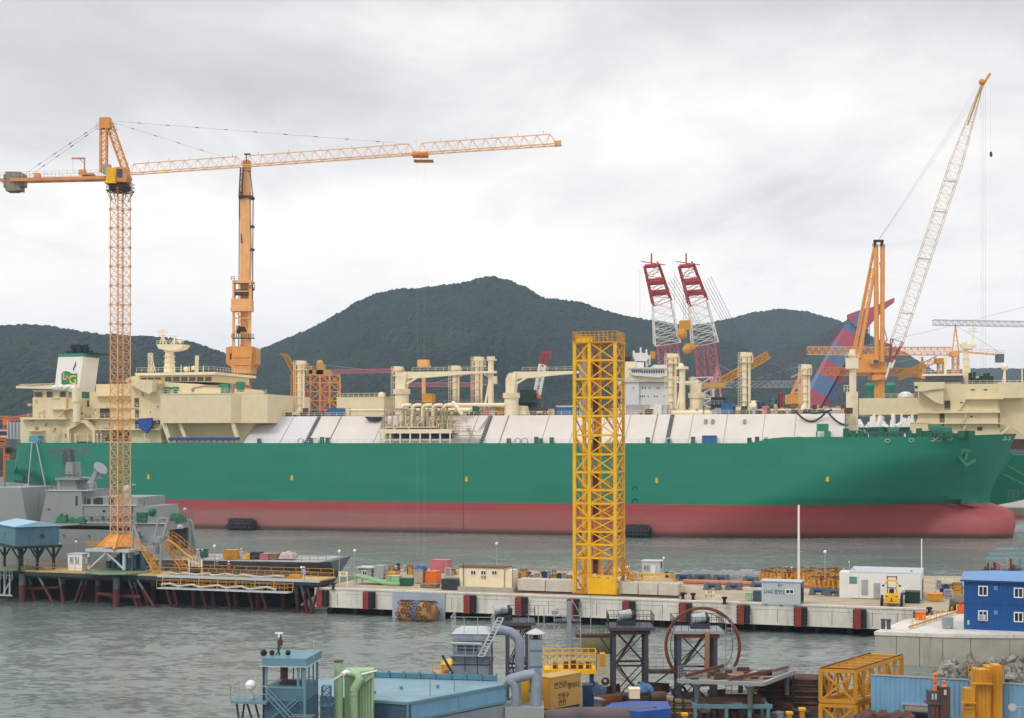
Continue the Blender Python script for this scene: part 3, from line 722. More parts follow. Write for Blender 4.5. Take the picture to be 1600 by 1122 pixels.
# small pipes vents and boxes that break up the walls
m = MB(F); rr = random.Random(11)
for i in range(60):
    px = rr.uniform(42, 250); py = rr.uniform(600, 688)
    if 104 < px < 150 and py > 650: continue
    q = F.c(px, py, 1.9 if px < 103 else 4.2); e = rr.choice([(.3, .3), (.2, 1.2), (1.2, .2), (.6, .8)])
    w_ = 2.0 if px < 103 else 4.0
    if px < 103 and py < 619: continue
    if 118 < px < 205 and py < 637: continue
    m.bx(q.x-e[0], q.x+e[0], w_, w_+1.2, q.z-e[1]*.5, q.z+e[1]*.5)
m.build('wall_fitting', mat('beige_fit', (190, 172, 138), 1, .6, var=.2), ship)
# wheelhouse
blk('bridge_front', 'beige', [([(196, 594), (201, 590), (238, 596), (310, 600), (345, 606), (345, 618), (262, 618), (238, 617), (196, 596)], 6, 34),
  ([(205, 588), (212, 588), (212, 586), (336, 586), (336, 597), (205, 596)], 8.5, 30), ([(196, 592), (238, 594), (238, 612), (232, 616), (196, 597)], 1.5, 6)])
blk('bridge_roof', 'cream', [(211, 582, 337, 586, 6.5, 32)])
m = MB(F)
for i in range(6): a = 258+i*12.5; m.pb(a, 589, a+9.6, 595.5, 8.38, 8.45)
for i in range(3): a = 220+i*11; m.pb(a, 590, a+9, 592.8, 8.38, 8.45)
m.build('bridge_window', 'glass', ship)
m = MB(F); q = F.c(213, 582, 7); r_ = F.c(335, 582, 7); m.rail([(q.x, 7, q.z), (r_.x, 7, q.z), (r_.x, 30, q.z)], 1.3, 1.8, .07)
q = F.c(236, 582, 12)
m.truss(F.c(236, 582, 12), F.c(235, 552, 12), 1.0, 1.0, 6, .14, .09); m.beam(F.c(236, 553, 12), F.c(243, 581, 12), .2)
m.truss(F.c(307, 582, 12), F.c(308, 556, 12), .6, .6, 6, .2, .12)
for px, py in ((283, 570), (296, 572), (318, 571), (290, 574)): m.beam(F.c(px, 582, 10), F.c(px, py, 10), .12)
m.ball(F.c(291, 577, 10), .8); m.ball(F.c(302, 575, 10), .6)
m.build('antenna', 'cream', ship)
# radar mast
m = MB(F); q = F.c(265, 582, 14); zt = F.c(265, 546, 14).z
m.lathe((q.x, 14, q.z), [(1.6, 0), (1.2, zt-q.z)], 12)
m.pp([(244, 538), (248, 545), (262, 548), (268, 548), (282, 545), (287, 538)], 12, 16)
for k in range(1, 5): m.lathe((q.x, 14, q.z+k*1.5), [(1.75, 0), (1.75, .15)], 12)
m.beam(F.c(255, 540, 14), F.c(254, 514, 14), .35); m.beam(F.c(249, 541, 14), F.c(254, 522, 14), .2); m.beam(F.c(261, 541, 14), F.c(254, 522, 14), .2)
m.beam(F.c(272, 540, 14), F.c(273, 526, 14), .4); m.beam(F.c(266, 540, 14), F.c(272, 530, 14), .2)
for a in ((246, 520, 262), (248, 524, 260), (250, 517, 258), (262, 525, 278), (277, 532, 288)): m.beam(F.c(a[0], a[1], 14), F.c(a[2], a[1], 14), .28)
for px in (246, 262, 249, 259): m.beam(F.c(px, 520, 14), F.c(px, 516, 14), .12)
p_ = F.c(245, 538, 12.4); r_ = F.c(286, 538, 12.4); m.rail([(p_.x, 12.4, p_.z), (r_.x, 12.4, p_.z)], 1.1, 1.0, .1)
m.ball(F.c(281, 534, 14), .6)
m.build('radar_mast', 'cream', ship)
# deck-top gear over the overhang
m = MB(F)
for px in (261, 274): m.lathe(F.c(px, 615, 6), [(.6, 0), (.6, 1), (1.3, 1.2), (1.3, 1.6), (.9, 1.9)], 10)
m.pb(343, 600, 357, 615, 6, 9); m.lathe(F.c(376, 612, 7), [(.9, 0), (1.4, 2.0), (1.4, 2.6), (1.0, 2.8)], 10); m.pb(298, 610, 312, 614, 6, 9); m.ball(F.c(304, 610, 7), 1.2)
m.build('ventilator', mat('vent_green', (52, 128, 100), 1, .5, var=.1), ship)
m = MB(F)
for i in range(26):
    px = 282+i*3.0; q = F.c(px, 615, 7); m.bx(q.x-.3, q.x+.3, 7, 7.6, q.z, q.z+rr.uniform(.4, 1.5))
m.path([F.c(300, 607, 6), F.c(320, 603, 6), F.c(342, 604, 6)], .3, 6); m.pb(358, 600, 364, 615, 7, 8)
m.build('deck_pipe', mat('pipe_mix', (170, 140, 130), 1, .6, var=.3, vs=3), ship)
blk('yellow_ladder_frame', 'ochre', [(415, 618, 420, 650, 7, 8.5)])
# lifeboat recess tarp and long blue cover
m = MB(F); m.pb(263, 683.5, 371, 687.5, .1, 1.6); m.build('hose_cover', 'tarp', ship)
m = MB(F)
for i in range(12): px = 266+i*9; m.pb(px, 687, px+1.2, 691, .3, .7)
m.pb(263, 687, 372, 688, .3, 1.4); m.build('cover_support', 'dark', ship)
# funnel
m = MB(F); mt_g = mat('funnel_green', (46, 132, 106), 1, .45, var=.06)
fa = [(84, 623), (131, 623), (131, 558), (91, 558)]
def frustum(py0, py1, xl, xr, d0, mt, nm):  # xl,xr: left edge px at py0,py1 ; right edge
    m = MB(F); q = [F.c(xl[0], py0, 10), F.c(xr[0], py0, 10), F.c(xl[1], py1, 10), F.c(xr[1], py1, 10)]
    zt, zb = q[0].z, q[2].z; k = 7.5; dd = 17
    dd = 8.4
    t_ = [(q[0].x, 10), (q[1].x, 10), (q[1].x, 10+dd*.5), (q[1].x, 10+dd), (q[0].x, 10+dd)]
    b_ = [(q[2].x, 10), (q[3].x, 10), (q[3].x, 10+dd*.5), (q[3].x, 10+dd), (q[2].x, 10+dd)]
    vs = [(a, w, zb) for a, w in b_]+[(a, w, zt) for a, w in t_]
    m.add(vs, [(0, 4, 3, 2, 1), (5, 6, 7, 8, 9)]+[(i, (i+1) % 5, (i+1) % 5+5, i+5) for i in range(5)])
    return m.build(nm, mt, ship)
fun = frustum(558, 612, (91, 84.5), (130, 123), 0, mat('funnel_white', (236, 232, 226), 1, .45, var=.03), 'funnel')
frustum(552.5, 557.9, (91.6, 91.2), (130.3, 130), 0, mt_g, 'funnel_band'); frustum(612.1, 624, (84.4, 83), (123, 121.8), 0, mt_g, 'funnel_base')
m = MB(F)
for px, w_ in ((115, 15), (121, 17), (124, 14), (132, 15), (136, 17)): m.path([F.c(px, 553, w_), F.c(px, 544, w_), F.c(px-2, 540, w_)], .75, 8)
m.tube(F.c(103, 551, 14), F.c(109, 551, 14), .5); m.tube(F.c(104, 553, 14), F.c(104, 551, 14), .4); m.tube(F.c(143, 553, 15), F.c(143, 548, 15), .5)
m.pb(131, 551.5, 150, 553, 12, 20); m.build('exhaust_pipe', 'black', ship, smooth=True)
# funnel emblem: waving green flag, yellow letters, small flame
q = [F.c(a, b_, 9.93) for a, b_ in ((96, 584), (99, 580.5), (104, 579.8), (108, 581), (112, 583.5), (116, 584), (120.5, 583), (120.5, 602), (112, 603), (104, 602), (96, 603))]
em = MB(F).prism([(a.x, a.z) for a in q], 9.9, 9.96).build('emblem', mat('emblem_green', (44, 130, 100), 1, .6, var=.05), fun)
yl = mat('emblem_yellow', (232, 214, 40), 1, .6, var=.02)
text(fun, F, 'L', 101.3, 588.5, 2.9, 9.86, yl, name='emblem_letter'); text(fun, F, 'N', 106.8, 590.5, 2.2, 9.86, mat('emblem_orange', (232, 160, 50), 1, .6), name='emblem_letter'); text(fun, F, 'G', 113.8, 594, 3.6, 9.86, yl, name='emblem_letter')
q = [F.c(a, b_, 9.93) for a, b_ in ((113.8, 577), (116, 571.5), (118.3, 564), (118.7, 571), (116.8, 574), (115, 580))]
MB(F).prism([(a.x, a.z) for a in q], 9.9, 9.96).build('emblem_flame', 'dkblue', fun)
q = [F.c(a, b_, 9.93) for a, b_ in ((113, 579.3), (113.6, 579.3), (113.9, 582.5), (113.3, 582.5))]
# provision crane aft
cr = MB(F); q = F.c(120, 655, 1.2); cr.tube((q.x, 1.2, DZ+6), F.c(120, 628, 1.2), 1.05, n=14); cr.tube(F.c(120, 628, 1.2), F.c(120, 606, 1.2), 1.35, n=14)
crn = cr.build('provision_crane', 'cream', ship, smooth=True)
m = MB(F); m.pp([(25, 603), (25, 606.5), (85, 608), (118, 609), (118, 600), (85, 602), (50, 604)], .8, 1.6); m.truss(F.c(30, 602, 1.2), F.c(84, 600.5, 1.2), .5, .5, 14, .07, .05); m.build('crane_boom', 'cream', crn)
m = MB(F)
for i in range(9): m.ball(F.c(86+i*3.6, 606+2*math.sin(i*1.9), 1.0), .75+.25*math.cos(i*2.3), 8, .8)
m.build('wrapping', 'white', crn, smooth=True)
# hanging blue tarp
m = MB(F); pts = [(216, 654), (236, 653), (237, 664), (232, 672), (229, 677), (222, 673), (218, 668), (216, 660)]; m.pp(pts, 1.4, 2.4)
m.build('hanging_tarp', 'tarp', ship)
MB(F).pb(45, 681, 60, 691, .2, 2.6).build('portable_shelter', mat('shelter_blue', (88, 148, 176), 1, .5, var=.1), ship)
# ladders hanging from the shelter
m = MB(F); a = F.c(50, 692, -.6); m.beam(a, F.c(40, 800, -3), .25); m.beam(F.c(57, 692, -.6), F.c(72, 765, -2), .25); m.build('hanging_rope', 'ropel', ship)
# ---- cargo deck gear
def vent(px0, px1, ptop, pbase, w, wid=2.3, name='vent_mast', base=True, pip=True):
    q = F.c((px0+px1)/2, pbase, w); zt = F.c((px0+px1)/2, ptop, w).z; x = q.x; sc = F.sc((px0+px1)/2, w); hw = (px1-px0)*sc/2
    m = MB(F); z1 = zt-2.6
    m.tube((x-hw*.35, w, TZ-1), (x-hw*.35, w, zt), .66, n=12)
    m.tube((x-hw*.35, w, zt-1.2), (x-hw*.35, w, zt+.1), 1.0, n=12); m.tube((x+hw*.45, w, zt-1.0), (x+hw*.45, w, zt), .8, n=10)
    m.tube((x+hw*.45, w, TZ-1), (x+hw*.45, w, zt), .35, n=8)
    m.bx(x-hw, x+hw, w-1.4, w+1.4, z1, z1+.2)
    for i in range(6): m.bx(x-hw*.35-.9, x-hw*.35+.9, w-.9, w+.9, TZ+1.5+i*2, TZ+1.62+i*2)
    if base: m.path([(x-2.5, w-1, TZ+.6), (x-1, w-.8, TZ+.9), (x-.5, w, TZ+2.2)], .8, 10)
    o = m.build(name, 'cream', ship, smooth=True)
    m = MB(F); m.rail([(x-hw, w-1.4, z1), (x+hw, w-1.4, z1), (x+hw, w+1.4, z1)], 2.0, 1.0, .09); m.ladder((x-hw*.35-1.5, w-.9, TZ), (x-hw*.35-1.5, w-.9, zt), .6, .09, .7)
    m.build('mast_platform', 'cream', o)
vent(463, 479, 564, 642, 20); vent(706, 720, 572, 650, 20); vent(740, 757, 558, 646, 20); vent(1042, 1061, 553, 648, 20); vent(1157, 1176, 551, 646, 20); vent(1253, 1268, 570, 646, 20); vent(616, 630, 573, 650, 24)
m = MB(F)   # post with braces at px 768
m.tube(F.c(767, 650, 14), F.c(767, 560, 14), .75, n=10); m.beam(F.c(755, 648, 14), F.c(766, 590, 14), .5); m.beam(F.c(758, 632, 14), F.c(767, 632, 14), .4); m.pb(761, 561, 773, 563, 13, 15); m.beam(F.c(757, 585, 14), F.c(767, 590, 14), .5)
m.tube(F.c(767, 563, 14), F.c(767, 558, 14), 1.1); m.rail([F.c(761, 564, 13), F.c(773, 564, 13)], 1.2, .8, .1)
m.tube(F.c(772, 600, 22), F.c(772, 588, 22), .9)
m.build('signal_post', 'cream', ship)
m = MB(F); m.tube(F.c(1066, 648, 18), F.c(1066, 576, 18), .8, n=10); m.beam(F.c(1057, 648, 18), F.c(1064, 600, 18), .45); m.tube(F.c(1066, 577, 18), F.c(1066, 573, 18), 1.7); m.ball(F.c(1064, 572, 18), .8); m.beam(F.c(1058, 597, 18), F.c(1090, 597, 18), .5)
m.build('signal_post', 'cream', ship)
# deck cranes with box jibs
def deckcrane(px, w, ptop, pcol, boom, mt='cream', k=1.0, strut=True):
    m = MB(F); m.tube(F.c(px, 652, w), F.c(px, pcol, w), 1.9*k, n=16); m.tube(F.c(px, pcol, w), F.c(px, pcol-8, w), 2.3*k, n=16); m.pp([(px-9*k, pcol-8), (px-9*k, ptop+12), (px-4*k, ptop+3), (px+7*k, ptop+2), (px+4*k, pcol-8)], w-1.5, w+1.5)
    o = m.build('deck_crane', mt, ship, smooth=True)
    m = MB(F); m.pp(boom, w-.8, w+.8); 
    if strut: m.beam(F.c(px+7, ptop+20, w-.9), F.c(px+25, ptop+9, w-.9), .5)
    x0 = boom[0]; 
    m.rail([F.c(boom[0][0]+14, boom[0][1]-1, w), F.c(boom[1][0]-6, boom[1][1]-.5, w)], 1.0, 2.2, .07)
    m.build('crane_jib', mt, o)
    m = MB(F); m.rail([F.c(px-9, pcol-2, w-2.3), F.c(px+9, pcol-2, w-2.3)], 1.1, .8, .09); m.rail([F.c(px-7, ptop+12, w-2.0), F.c(px-2, ptop+12, w-2.0)], 1.1, .8, .09); m.build('crane_platform', mt, o)
deckcrane(628, 13, 580, 616, [(630, 581), (774, 579.5), (774, 583), (735, 584), (660, 590.5), (640, 591), (628, 596), (625, 590)])
deckcrane(799, 13, 580, 622, [(802, 581), (902, 579.5), (904, 583), (870, 586), (830, 590.5), (812, 591), (800, 596), (796, 590)])
deckcrane(1089, 22, 596, 622, [(1062, 597), (1090, 594), (1092, 604), (1078, 602), (1062, 600)], strut=False)
MB(F).pp([(1000, 652), (1000, 652), (1000, 652)], 12, 12.1) if False else None
MB(F).pp([(801, 634), (819, 634), (823, 648), (799, 648)], 14, 18).build('pipe_cover', 'beige', ship)
# manifold
m = MB(F); s0 = F.c(592, 680, -.2).x; s1 = F.c(706, 680, -.2).x; zp = F.c(650, 676, -.2).z
m.bx(s0, s1, -.3, 6, zp-.2, zp+.9); 
for i in range(8): px = 594+i*15.6; q = F.c(px, 690, -.2); m.bx(q.x-.17, q.x+.17, -.25, .15, DZ, zp-.2)
m.bx(s0, s1, .2, .4, DZ+.7, DZ+.95); m.bx(s0+1, s1-5, .2, 5, zp+1.3, zp+1.5)
man = m.build('manifold_platform', 'cream', ship)
MB(F).bx(s0+3, s1-1, 3.2, 3.4, DZ+.1, zp-.2).build('manifold_recess', 'dkblue', man)
m = MB(F)
for i in range(5):
    px = 628+i*16.2; q = F.c(px, 640, 8); zt = F.c(px, 632, 8).z; x = q.x
    x = F.c(px, 640, 5.5).x; zt -= .4; m.path([(x, 5.5, zp+.6), (x, 5.5, zt-1), (x+.15, 5.5, zt-.4), (x+.5, 5.5, zt), (x+1.1, 5.5, zt+.15), (x+2.6, 5.5, zt+.15)], .48, 10)
    for a in (.8, 2.2): m.tube((x, 5.5, zp+.6+a), (x, 5.5, zp+.9+a), .72, n=10)
    m.path([(x+1.3, 5, zp+.6), (x+1.3, 5, zp+3.4), (x+1.9, 5, zp+3.9)], .2, 8); m.path([(x-1.0, 4.6, zp+.6), (x-1.0, 4.6, zp+2.4), (x-.4, 5, zp+2.8)], .16, 8)
m.tube(F.c(640, 641, 9), F.c(735, 641, 9), .55, n=10); m.tube(F.c(700, 633, 12), F.c(790, 633, 12), .6, n=10); m.tube(F.c(712, 639, 12), F.c(740, 639, 12), .5, n=10); m.tube(F.c(1042, 645, 14), F.c(1120, 645, 14), .6); m.tube(F.c(545, 641, 12), F.c(630, 641, 12), .3)
m.path([F.c(708, 629, 9), F.c(714, 636, 7), F.c(722, 648, 7)], .5)
m.build('manifold_pipe', 'cream', man, smooth=True)
m = MB(F); rr = random.Random(4)
for i in range(110):
    px = rr.uniform(596, 705); w_ = rr.uniform(2, 9); q = F.c(px, 660, w_); z0 = zp+1; e = rr.choice([.12, .18, .3])
    m.bx(q.x-e*.7, q.x+e*.7, w_-e, w_+e, z0, z0+rr.choice([.8, 1.4, 2.2, 3.5, 5.5]))
for i in range(30):
    px = rr.uniform(596, 690); w_ = rr.uniform(2, 9); q = F.c(px, 660, w_); z = zp+rr.uniform(1.5, 6.5); m.bx(q.x, q.x+rr.uniform(2, 7), w_, w_+.2, z, z+.2)
m.stair((s1+5, 3, DZ+.5), (s1+2.5, 5, zp+1), (0, .8, 0), 8, .08); m.rail([(s1-1, -.1, zp+.5), (s1+6, -.1, zp+.5)], 1.1, 1, .08); m.bx(s1, s1+6, 0, 2, zp+.3, zp+.5); m.bx(s1, s1+8, 0, 2, DZ+1.9, DZ+2.1)
m.ladder((s0+2, 2, DZ), (s0+6, 10.5, TZ), .8, .12, .6); m.ladder((s1+4, 2, DZ), (s1+7, 10.5, TZ), .8, .12, .6)
m.build('manifold_fitting', mat('fit_tan', (170, 156, 132), 1, .6, var=.25, vs=2), man)
m = MB(F)
for i in range(92):    # walkway pipes over the trunk
    px = rr.uniform(520, 1340); w_ = rr.uniform(12, 26); q = F.c(px, 645, w_); h_ = rr.uniform(.6, 2.6); e = rr.uniform(.15, .9)
    m.bx(q.x-e, q.x+e, w_-.3, w_+.3, TZ, TZ+h_)
m.build('deck_valve', mat('fit_mix', (176, 160, 134), 1, .6, var=.35, vs=.4), ship)
for nm, mt_, cnt in (('deck_cable', 'dark', 70), ('deck_duct', 'brown', 50), ('deck_locker', 'green', 16), ('deck_cover', 'grey', 26), ('deck_tray', 'pink', 12)):
    m = MB(F)
    for i in range(cnt):
        px = rr.uniform(425, 1335); w_ = rr.uniform(11.6, 22); q = F.c(px, 645, w_); h_ = rr.uniform(.4, 2.3); e = rr.uniform(.12, 1.1)
        m.bx(q.x-e, q.x+e, w_-.25, w_+.25, TZ, TZ+h_)
    m.build(nm, mt_, ship)
m = MB(F)
for w_, z, a, b_ in ((17, 1.3, 640, 790), (19, 1.0, 790, 980), (18, .8, 520, 640), (18, 1.2, 1050, 1325), (21, 1.7, 900, 1200)): m.tube((F.c(a, 645, w_).x, w_, TZ+z), (F.c(b_, 645, w_).x, w_, TZ+z), .24, n=8)
m.build('cargo_pipe', 'cream', ship, smooth=True)
m = MB(F); m.rail([(F.c(636, 640, 19).x, 19, TZ+3.0), (F.c(790, 640, 19).x, 19, TZ+3.0)], 1.4, 1.6, .1, 2); m.bx(F.c(636, 640, 19).x, F.c(790, 640, 19).x, 19, 20.5, TZ+2.8, TZ+3)
m.rail([(F.c(1095, 640, 16).x, 16, TZ+2.4), (F.c(1130, 640, 16).x, 16, TZ+2.4)], 1.3, 1.2, .1, 2)
m.build('catwalk', 'grey', ship)
blk('compressor_house', 'beige', [(526, 621, 600, 650, 12, 26), (525, 620, 601, 621.2, 11.9, 26.1)])
m = MB(F); q = F.c(527, 621, 12); r_ = F.c(607, 621, 12); m.rail([(q.x, 12.2, q.z), (r_.x-1, 12.2, q.z)], 1.1, 1.6, .08); m.ball(F.c(596, 618, 14), 1.0); m.build('house_railing', 'cream', ship)
m = MB(F); m.tube(F.c(606, 650, 20), F.c(606, 622, 20), 1.8, n=14); m.build('tank', 'beige', ship)
blk('orange_gantry', 'crane', [(659, 590, 663.5, 628, 26, 27), (652, 570, 668, 573, 25, 28), (652, 562, 668, 570, 25, 27)])
blk('control_cabin', 'ochre', [(659, 615, 675, 629, 14, 17)])
# tank_dome block hint and foremast
m = MB(F); m.pb(1327, 560, 1337, 690, 16, 18.2); m.pb(1322, 612, 1340, 690, 15.4, 19); m.pb(1321, 559, 1341, 576, 15, 19.5); m.tube(F.c(1332, 560, 17), F.c(1332, 546, 17), .8)
m.pb(1325, 553, 1336, 556, 15.5, 18.5)
fm_ = m.build('foremast', 'cream', ship)
m = MB(F); m.rail([F.c(1319, 612, 15), F.c(1329, 612, 15)], 1.6, .8, .12); m.rail([F.c(1321, 559, 14.8), F.c(1341, 559, 14.8)], 1.2, .8, .1); m.ladder(F.c(1333, 650, 15.3), F.c(1333, 560, 15.3), .7, .12, .6); m.beam(F.c(1336, 650, 15), F.c(1344, 688, 15), .3); m.build('mast_ladder', 'cream', fm_)
# gear before the foremast, hoses
m = MB(F); m.pb(1276, 662, 1294, 674, 1, 3.5); m.pb(1275, 674, 1277.5, 690, 1, 1.3); m.pb(1288, 674, 1298, 684, 1.2, 2.4); m.pb(1292, 684, 1294, 690, 1, 1.3); m.build('hydraulic_unit', mat('unit_green', (46, 130, 104), 1, .5, var=.1), ship)
m = MB(F); m.pb(1264, 685, 1305, 688, .5, 3); m.pb(1320, 672, 1352, 674, 4, 9); m.rail([F.c(1320, 672, 4), F.c(1356, 672, 4)], 1.3, .9, .09); m.ladder(F.c(1320, 690, 4), F.c(1308, 662, 9), .7, .1, .5)
for px in range(1322, 1356, 5): m.beam(F.c(px, 688, 4), F.c(px, 673, 4), .2)
m.build('access_platform', 'galv', ship)
m = MB(F)
def sag(p, q, d, w_): a = F.c(*p, w_); b_ = F.c(*q, w_); return [a.lerp(b_, i/10)-V((0, 0, 4*d*(i/10)*(1-i/10))) for i in range(11)]
m.path(sag((1243, 642), (1292, 642), 2.6, 8), .28, 6); m.path(sag((1292, 642), (1326, 664), 1.0, 7), .28, 6); m.path(sag((1255, 643), (1300, 640), .6, 8), .3, 6)
m.build('hose', 'dark', ship, smooth=True)
# containers and cabins standing on the trunk
def cargo(name, label, cat, px0, py0, px1, py1, w0, w1, mt, detail='rib', grp=None, lid=None):
    q = F.c((px0+px1)/2, py1, w0); t_ = T(name, label, cat, F, (q.x, (w0+w1)/2, TZ if w0 > 6 else DZ), grp)
    a = F.c(px0, py0, w0); b_ = F.c(px1, py1, w0); zb = TZ+.05 if w0 > 6 else DZ
    zt = zb+(a.z-b_.z)
    m = MB(F); m.bx(a.x, b_.x, w0, w1, zb, zt)
    m.corr(a.x+.1, b_.x-.1, w0-.01, zb+.15, zt-.15, .4, .08); m.build('body', mt, t_)
    m = MB(F)
    for x in (a.x, b_.x-.14): m.bx(x, x+.14, w0-.12, w0-.09, zb, zt)
    m.bx(a.x, b_.x, w0-.125, w0-.08, zt-.16, zt+.02).bx(a.x, b_.x, w0-.125, w0-.08, zb-.02, zb+.14); m.build('frame', lid or mt, t_)
    return t_
cargo('container', 'bright blue container on the deck edge against the white tank cover', 'container', 1097, 680, 1119, 692, .3, 2.6, 'cont')
cargo('container', 'blue open ended container in front of the square orange frame tower', 'container', 512, 637, 538, 649, 11.5, 14, 'cont')
cargo('container', 'dark blue container beside the black crane machinery box', 'container', 1127, 628, 1145, 645, 12, 15, 'cont')
cargo('container', 'blue container under a beige railed cabin', 'container', 868, 633, 902, 645, 13, 17, 'cont')
cargo('cabin', 'low beige cabin on top of a blue container', 'cabin', 869, 640, 910, 646, 17.2, 20, 'cream').location.z += 1.5
tt = cargo('cabin', 'small white cabin with a dark door in front of the white ship', 'cabin', 1022, 632, 1034, 648, 12, 14.5, 'white')
cargo('container', 'pale grey container next to the small white deck cabin', 'container', 1035, 631, 1042, 646, 12.2, 15, 'lgrey')
cargo('container', 'long grey mauve container with two dark windows in front of the white ship', 'container', 978, 632, 1012, 647, 13, 16, mat('mauve_grey', (172, 168, 170), 1, .6, var=.06))
cargo('machine_house', 'black crane machinery box standing on the trunk deck behind slim white deck mast', 'machinery', 1111, 605, 1133, 632, 18, 24, 'dgreen')
t_ = T('crawler_crane', 'dark green crawler crane with red and white lattice boom on the ship', 'crane', F, F.c(826, 650, 26))
q = F.c(826, 650, 26)
m = MB(F); m.pb(812, 609, 834, 630, 24, 30); m.pb(808, 626, 812, 632, 24, 28); m.pb(814, 630, 840, 648, 25, 29); m.build('cab', 'dgreen', t_)
m = MB(F); m.truss(F.c(839, 617, 27), F.c(848, 570, 27), 1.6, 1.6, 8, .3, .16); m.build('boom', 'white', t_)
m = MB(F); m.truss(F.c(848, 570, 27), F.c(853, 550, 27), 1.6, 1.2, 3, .35, .2); m.pb(850, 548, 858, 553, 26, 28); m.build('boom_head', 'red', t_)
m = MB(F); m.pb(838, 616, 842, 622, 26, 28); m.build('boom_foot', 'orange', t_)
# misc coloured deck gear
for nm, lb, ct, bxs, mt in (('generator', 'small orange generator box by the foot of the deck mast with braces', 'generator', (776, 637, 787, 648, 13, 15), 'ochre'),
   ('skip', 'dark green open skip beside thick cream pipes on the trunk deck', 'skip', (738, 633, 746, 641, 11.5, 13), 'green'),
   ('machine', 'red gantry frame leg standing on deck by the blue winch', 'machinery', (1216, 612, 1223, 640, 24, 26), 'red'),
   ('winch', 'blue winch drum on deck between the red gantry and vent mast', 'winch', (1184, 626, 1192, 640, 20, 23), 'dkblue'),
   ('pump_unit', 'green pump unit on deck next to the blue winch drum', 'pump', (1203, 622, 1212, 640, 20, 23), 'green'),
   ('pile_of_hose', 'cream wrapped valve block at the foot of the slim vent mast', 'valve block', (1172, 625, 1182, 641, 16, 18), 'cream')):
    nm = {'pile_of_hose': 'valve_block'}.get(nm, nm)
    a = F.c(bxs[0], bxs[1], bxs[4]); b_ = F.c(bxs[2], bxs[3], bxs[4]); x0, x1, w0, w1, zt = a.x, b_.x, bxs[4], bxs[5], a.z
    t_ = T(nm, lb, ct, F, ((x0+x1)/2, (w0+w1)/2, TZ))
    if nm in ('winch', 'valve_block', 'pump_unit'):
        MB(F).tube((x0, (w0+w1)/2, TZ+(zt-TZ)*.55), (x1, (w0+w1)/2, TZ+(zt-TZ)*.55), (zt-TZ)*.42, n=14).build('drum', mt, t_, smooth=True)
    else: MB(F).bx(x0, x1, w0, w1, TZ+.3, zt).build('body', mt, t_)
    m = MB(F)
    for x in (x0, x1-.25): m.bx(x, x+.25, w0-.2, w1+.2, TZ, TZ+.35 if nm in ('skip', 'generator') else zt-.3)
    m.bx(x0, x1, w0-.1, w0+.1, TZ, TZ+.3); m.build('frame', 'dark', t_)
# floating fenders along the hull
for px0, px1, py, lb in ((356, 399, 818, 'black float fender at the waterline of the green ship under its stern half'), (977, 1018, 831, 'black tyre-netted float fender at the waterline by the yellow tower')):
    a = F.c(px0, py, -2); b_ = F.c(px1, py, -2); t_ = T('floating_fender', lb, 'fender', F, ((a.x+b_.x)/2, -2, 0))
    m = MB(F); m.path([(a.x+(b_.x-a.x)*q, -1.9, 1.2) for q in (0, .04, .12, .25, .75, .88, .96, 1)], [.3, 1.1, 1.6, 1.85, 1.85, 1.6, 1.1, .3], 14); m.build('body', 'black', t_, smooth=True)
    m = MB(F)
    for i in range(6):
        x = a.x+(b_.x-a.x)*(.12+.15*i)
        for k in range(6):
            an = k*math.pi/3+.5*(i % 2); c_ = V((x, -1.9+1.9*math.cos(an), 1.2+1.9*math.sin(an))); tg = V((0, -math.sin(an), math.cos(an)))
            m.path([c_+(V((1, 0, 0))*math.cos(s_*math.pi/4)+tg*math.sin(s_*math.pi/4))*.55 for s_ in range(9)], .16, 5)
    m.build('tyre', 'dark', t_)
# ================================================================ CRANES AND THE YARD BEHIND
def C3(p): return V(p)
def lattice_jib(m, a, b, w, h, n, rc, rb):      # triangular: two bottom chords a->b, one top chord h above
    a = V(a); b = V(b); d = (b-a); side = V((0, 0, 1)).cross(d).normalized()*w/2
    A = [a-side, a+side, a+V((0, 0, h))]; B = [b-side, b+side, b+V((0, 0, h))]
    m.beam(A[0], B[0], rc); m.beam(A[1], B[1], rc); m.beam(A[2].lerp(B[2], .5/n), B[2].lerp(A[2], .5/n), rc*.9)
    for i in range(n):
        t0, t1, tm = i/n, (i+1)/n, (i+.5)/n; top = A[2].lerp(B[2], tm)
        for k in (0, 1):
            m.beam(A[k].lerp(B[k], t0), top, rb); m.beam(A[k].lerp(B[k], t1), top, rb)
        m.beam(A[0].lerp(B[0], t0), A[1].lerp(B[1], t0), rb); m.beam(A[0].lerp(B[0], t0), A[1].lerp(B[1], t1), rb)
    return m
# ---- orange tower crane on the trestle
F = front(0); D0 = 210.0; MX = (188-800)*D0/FP; bz = F.c(188, 856, D0).z; tz = F.c(188, 297, D0).z
def c0(px, py, dd=0): return F.c(px, py, D0+dd)
tcr = T('tower_crane', 'tall orange lattice tower crane with long jib and grey counterweights on the jetty', 'crane', F, (MX, D0, bz))
m = MB(F); a_ = R(45); hw = 1.48
cs = [V((MX+hw*math.cos(a_*2*i), D0+hw*math.sin(a_*2*i), 0)) for i in range(4)]
def z_(v, z): return V((v.x, v.y, z))
b0 = c0(188, 835).z; n = 18
for i in range(4): m.beam(z_(cs[i], b0), z_(cs[i], tz), .14)
gus = MB(F)
for j in range(n*2):
    za = b0+(tz-b0)*j/(n*2); zb = b0+(tz-b0)*(j+1)/(n*2)
    for i in range(4):
        p, q = cs[i], cs[(i+1) % 4]
        m.beam(z_(p, zb), z_(q, zb), .08 if j % 2 else .05)
        m.beam(z_(p, za), z_(q, zb), .05); m.beam(z_(q, za), z_(p, zb), .05)
        if j % 2: gus.bx(p.x-.15, p.x+.15, p.y-.15, p.y+.15, zb-.16, zb+.16)
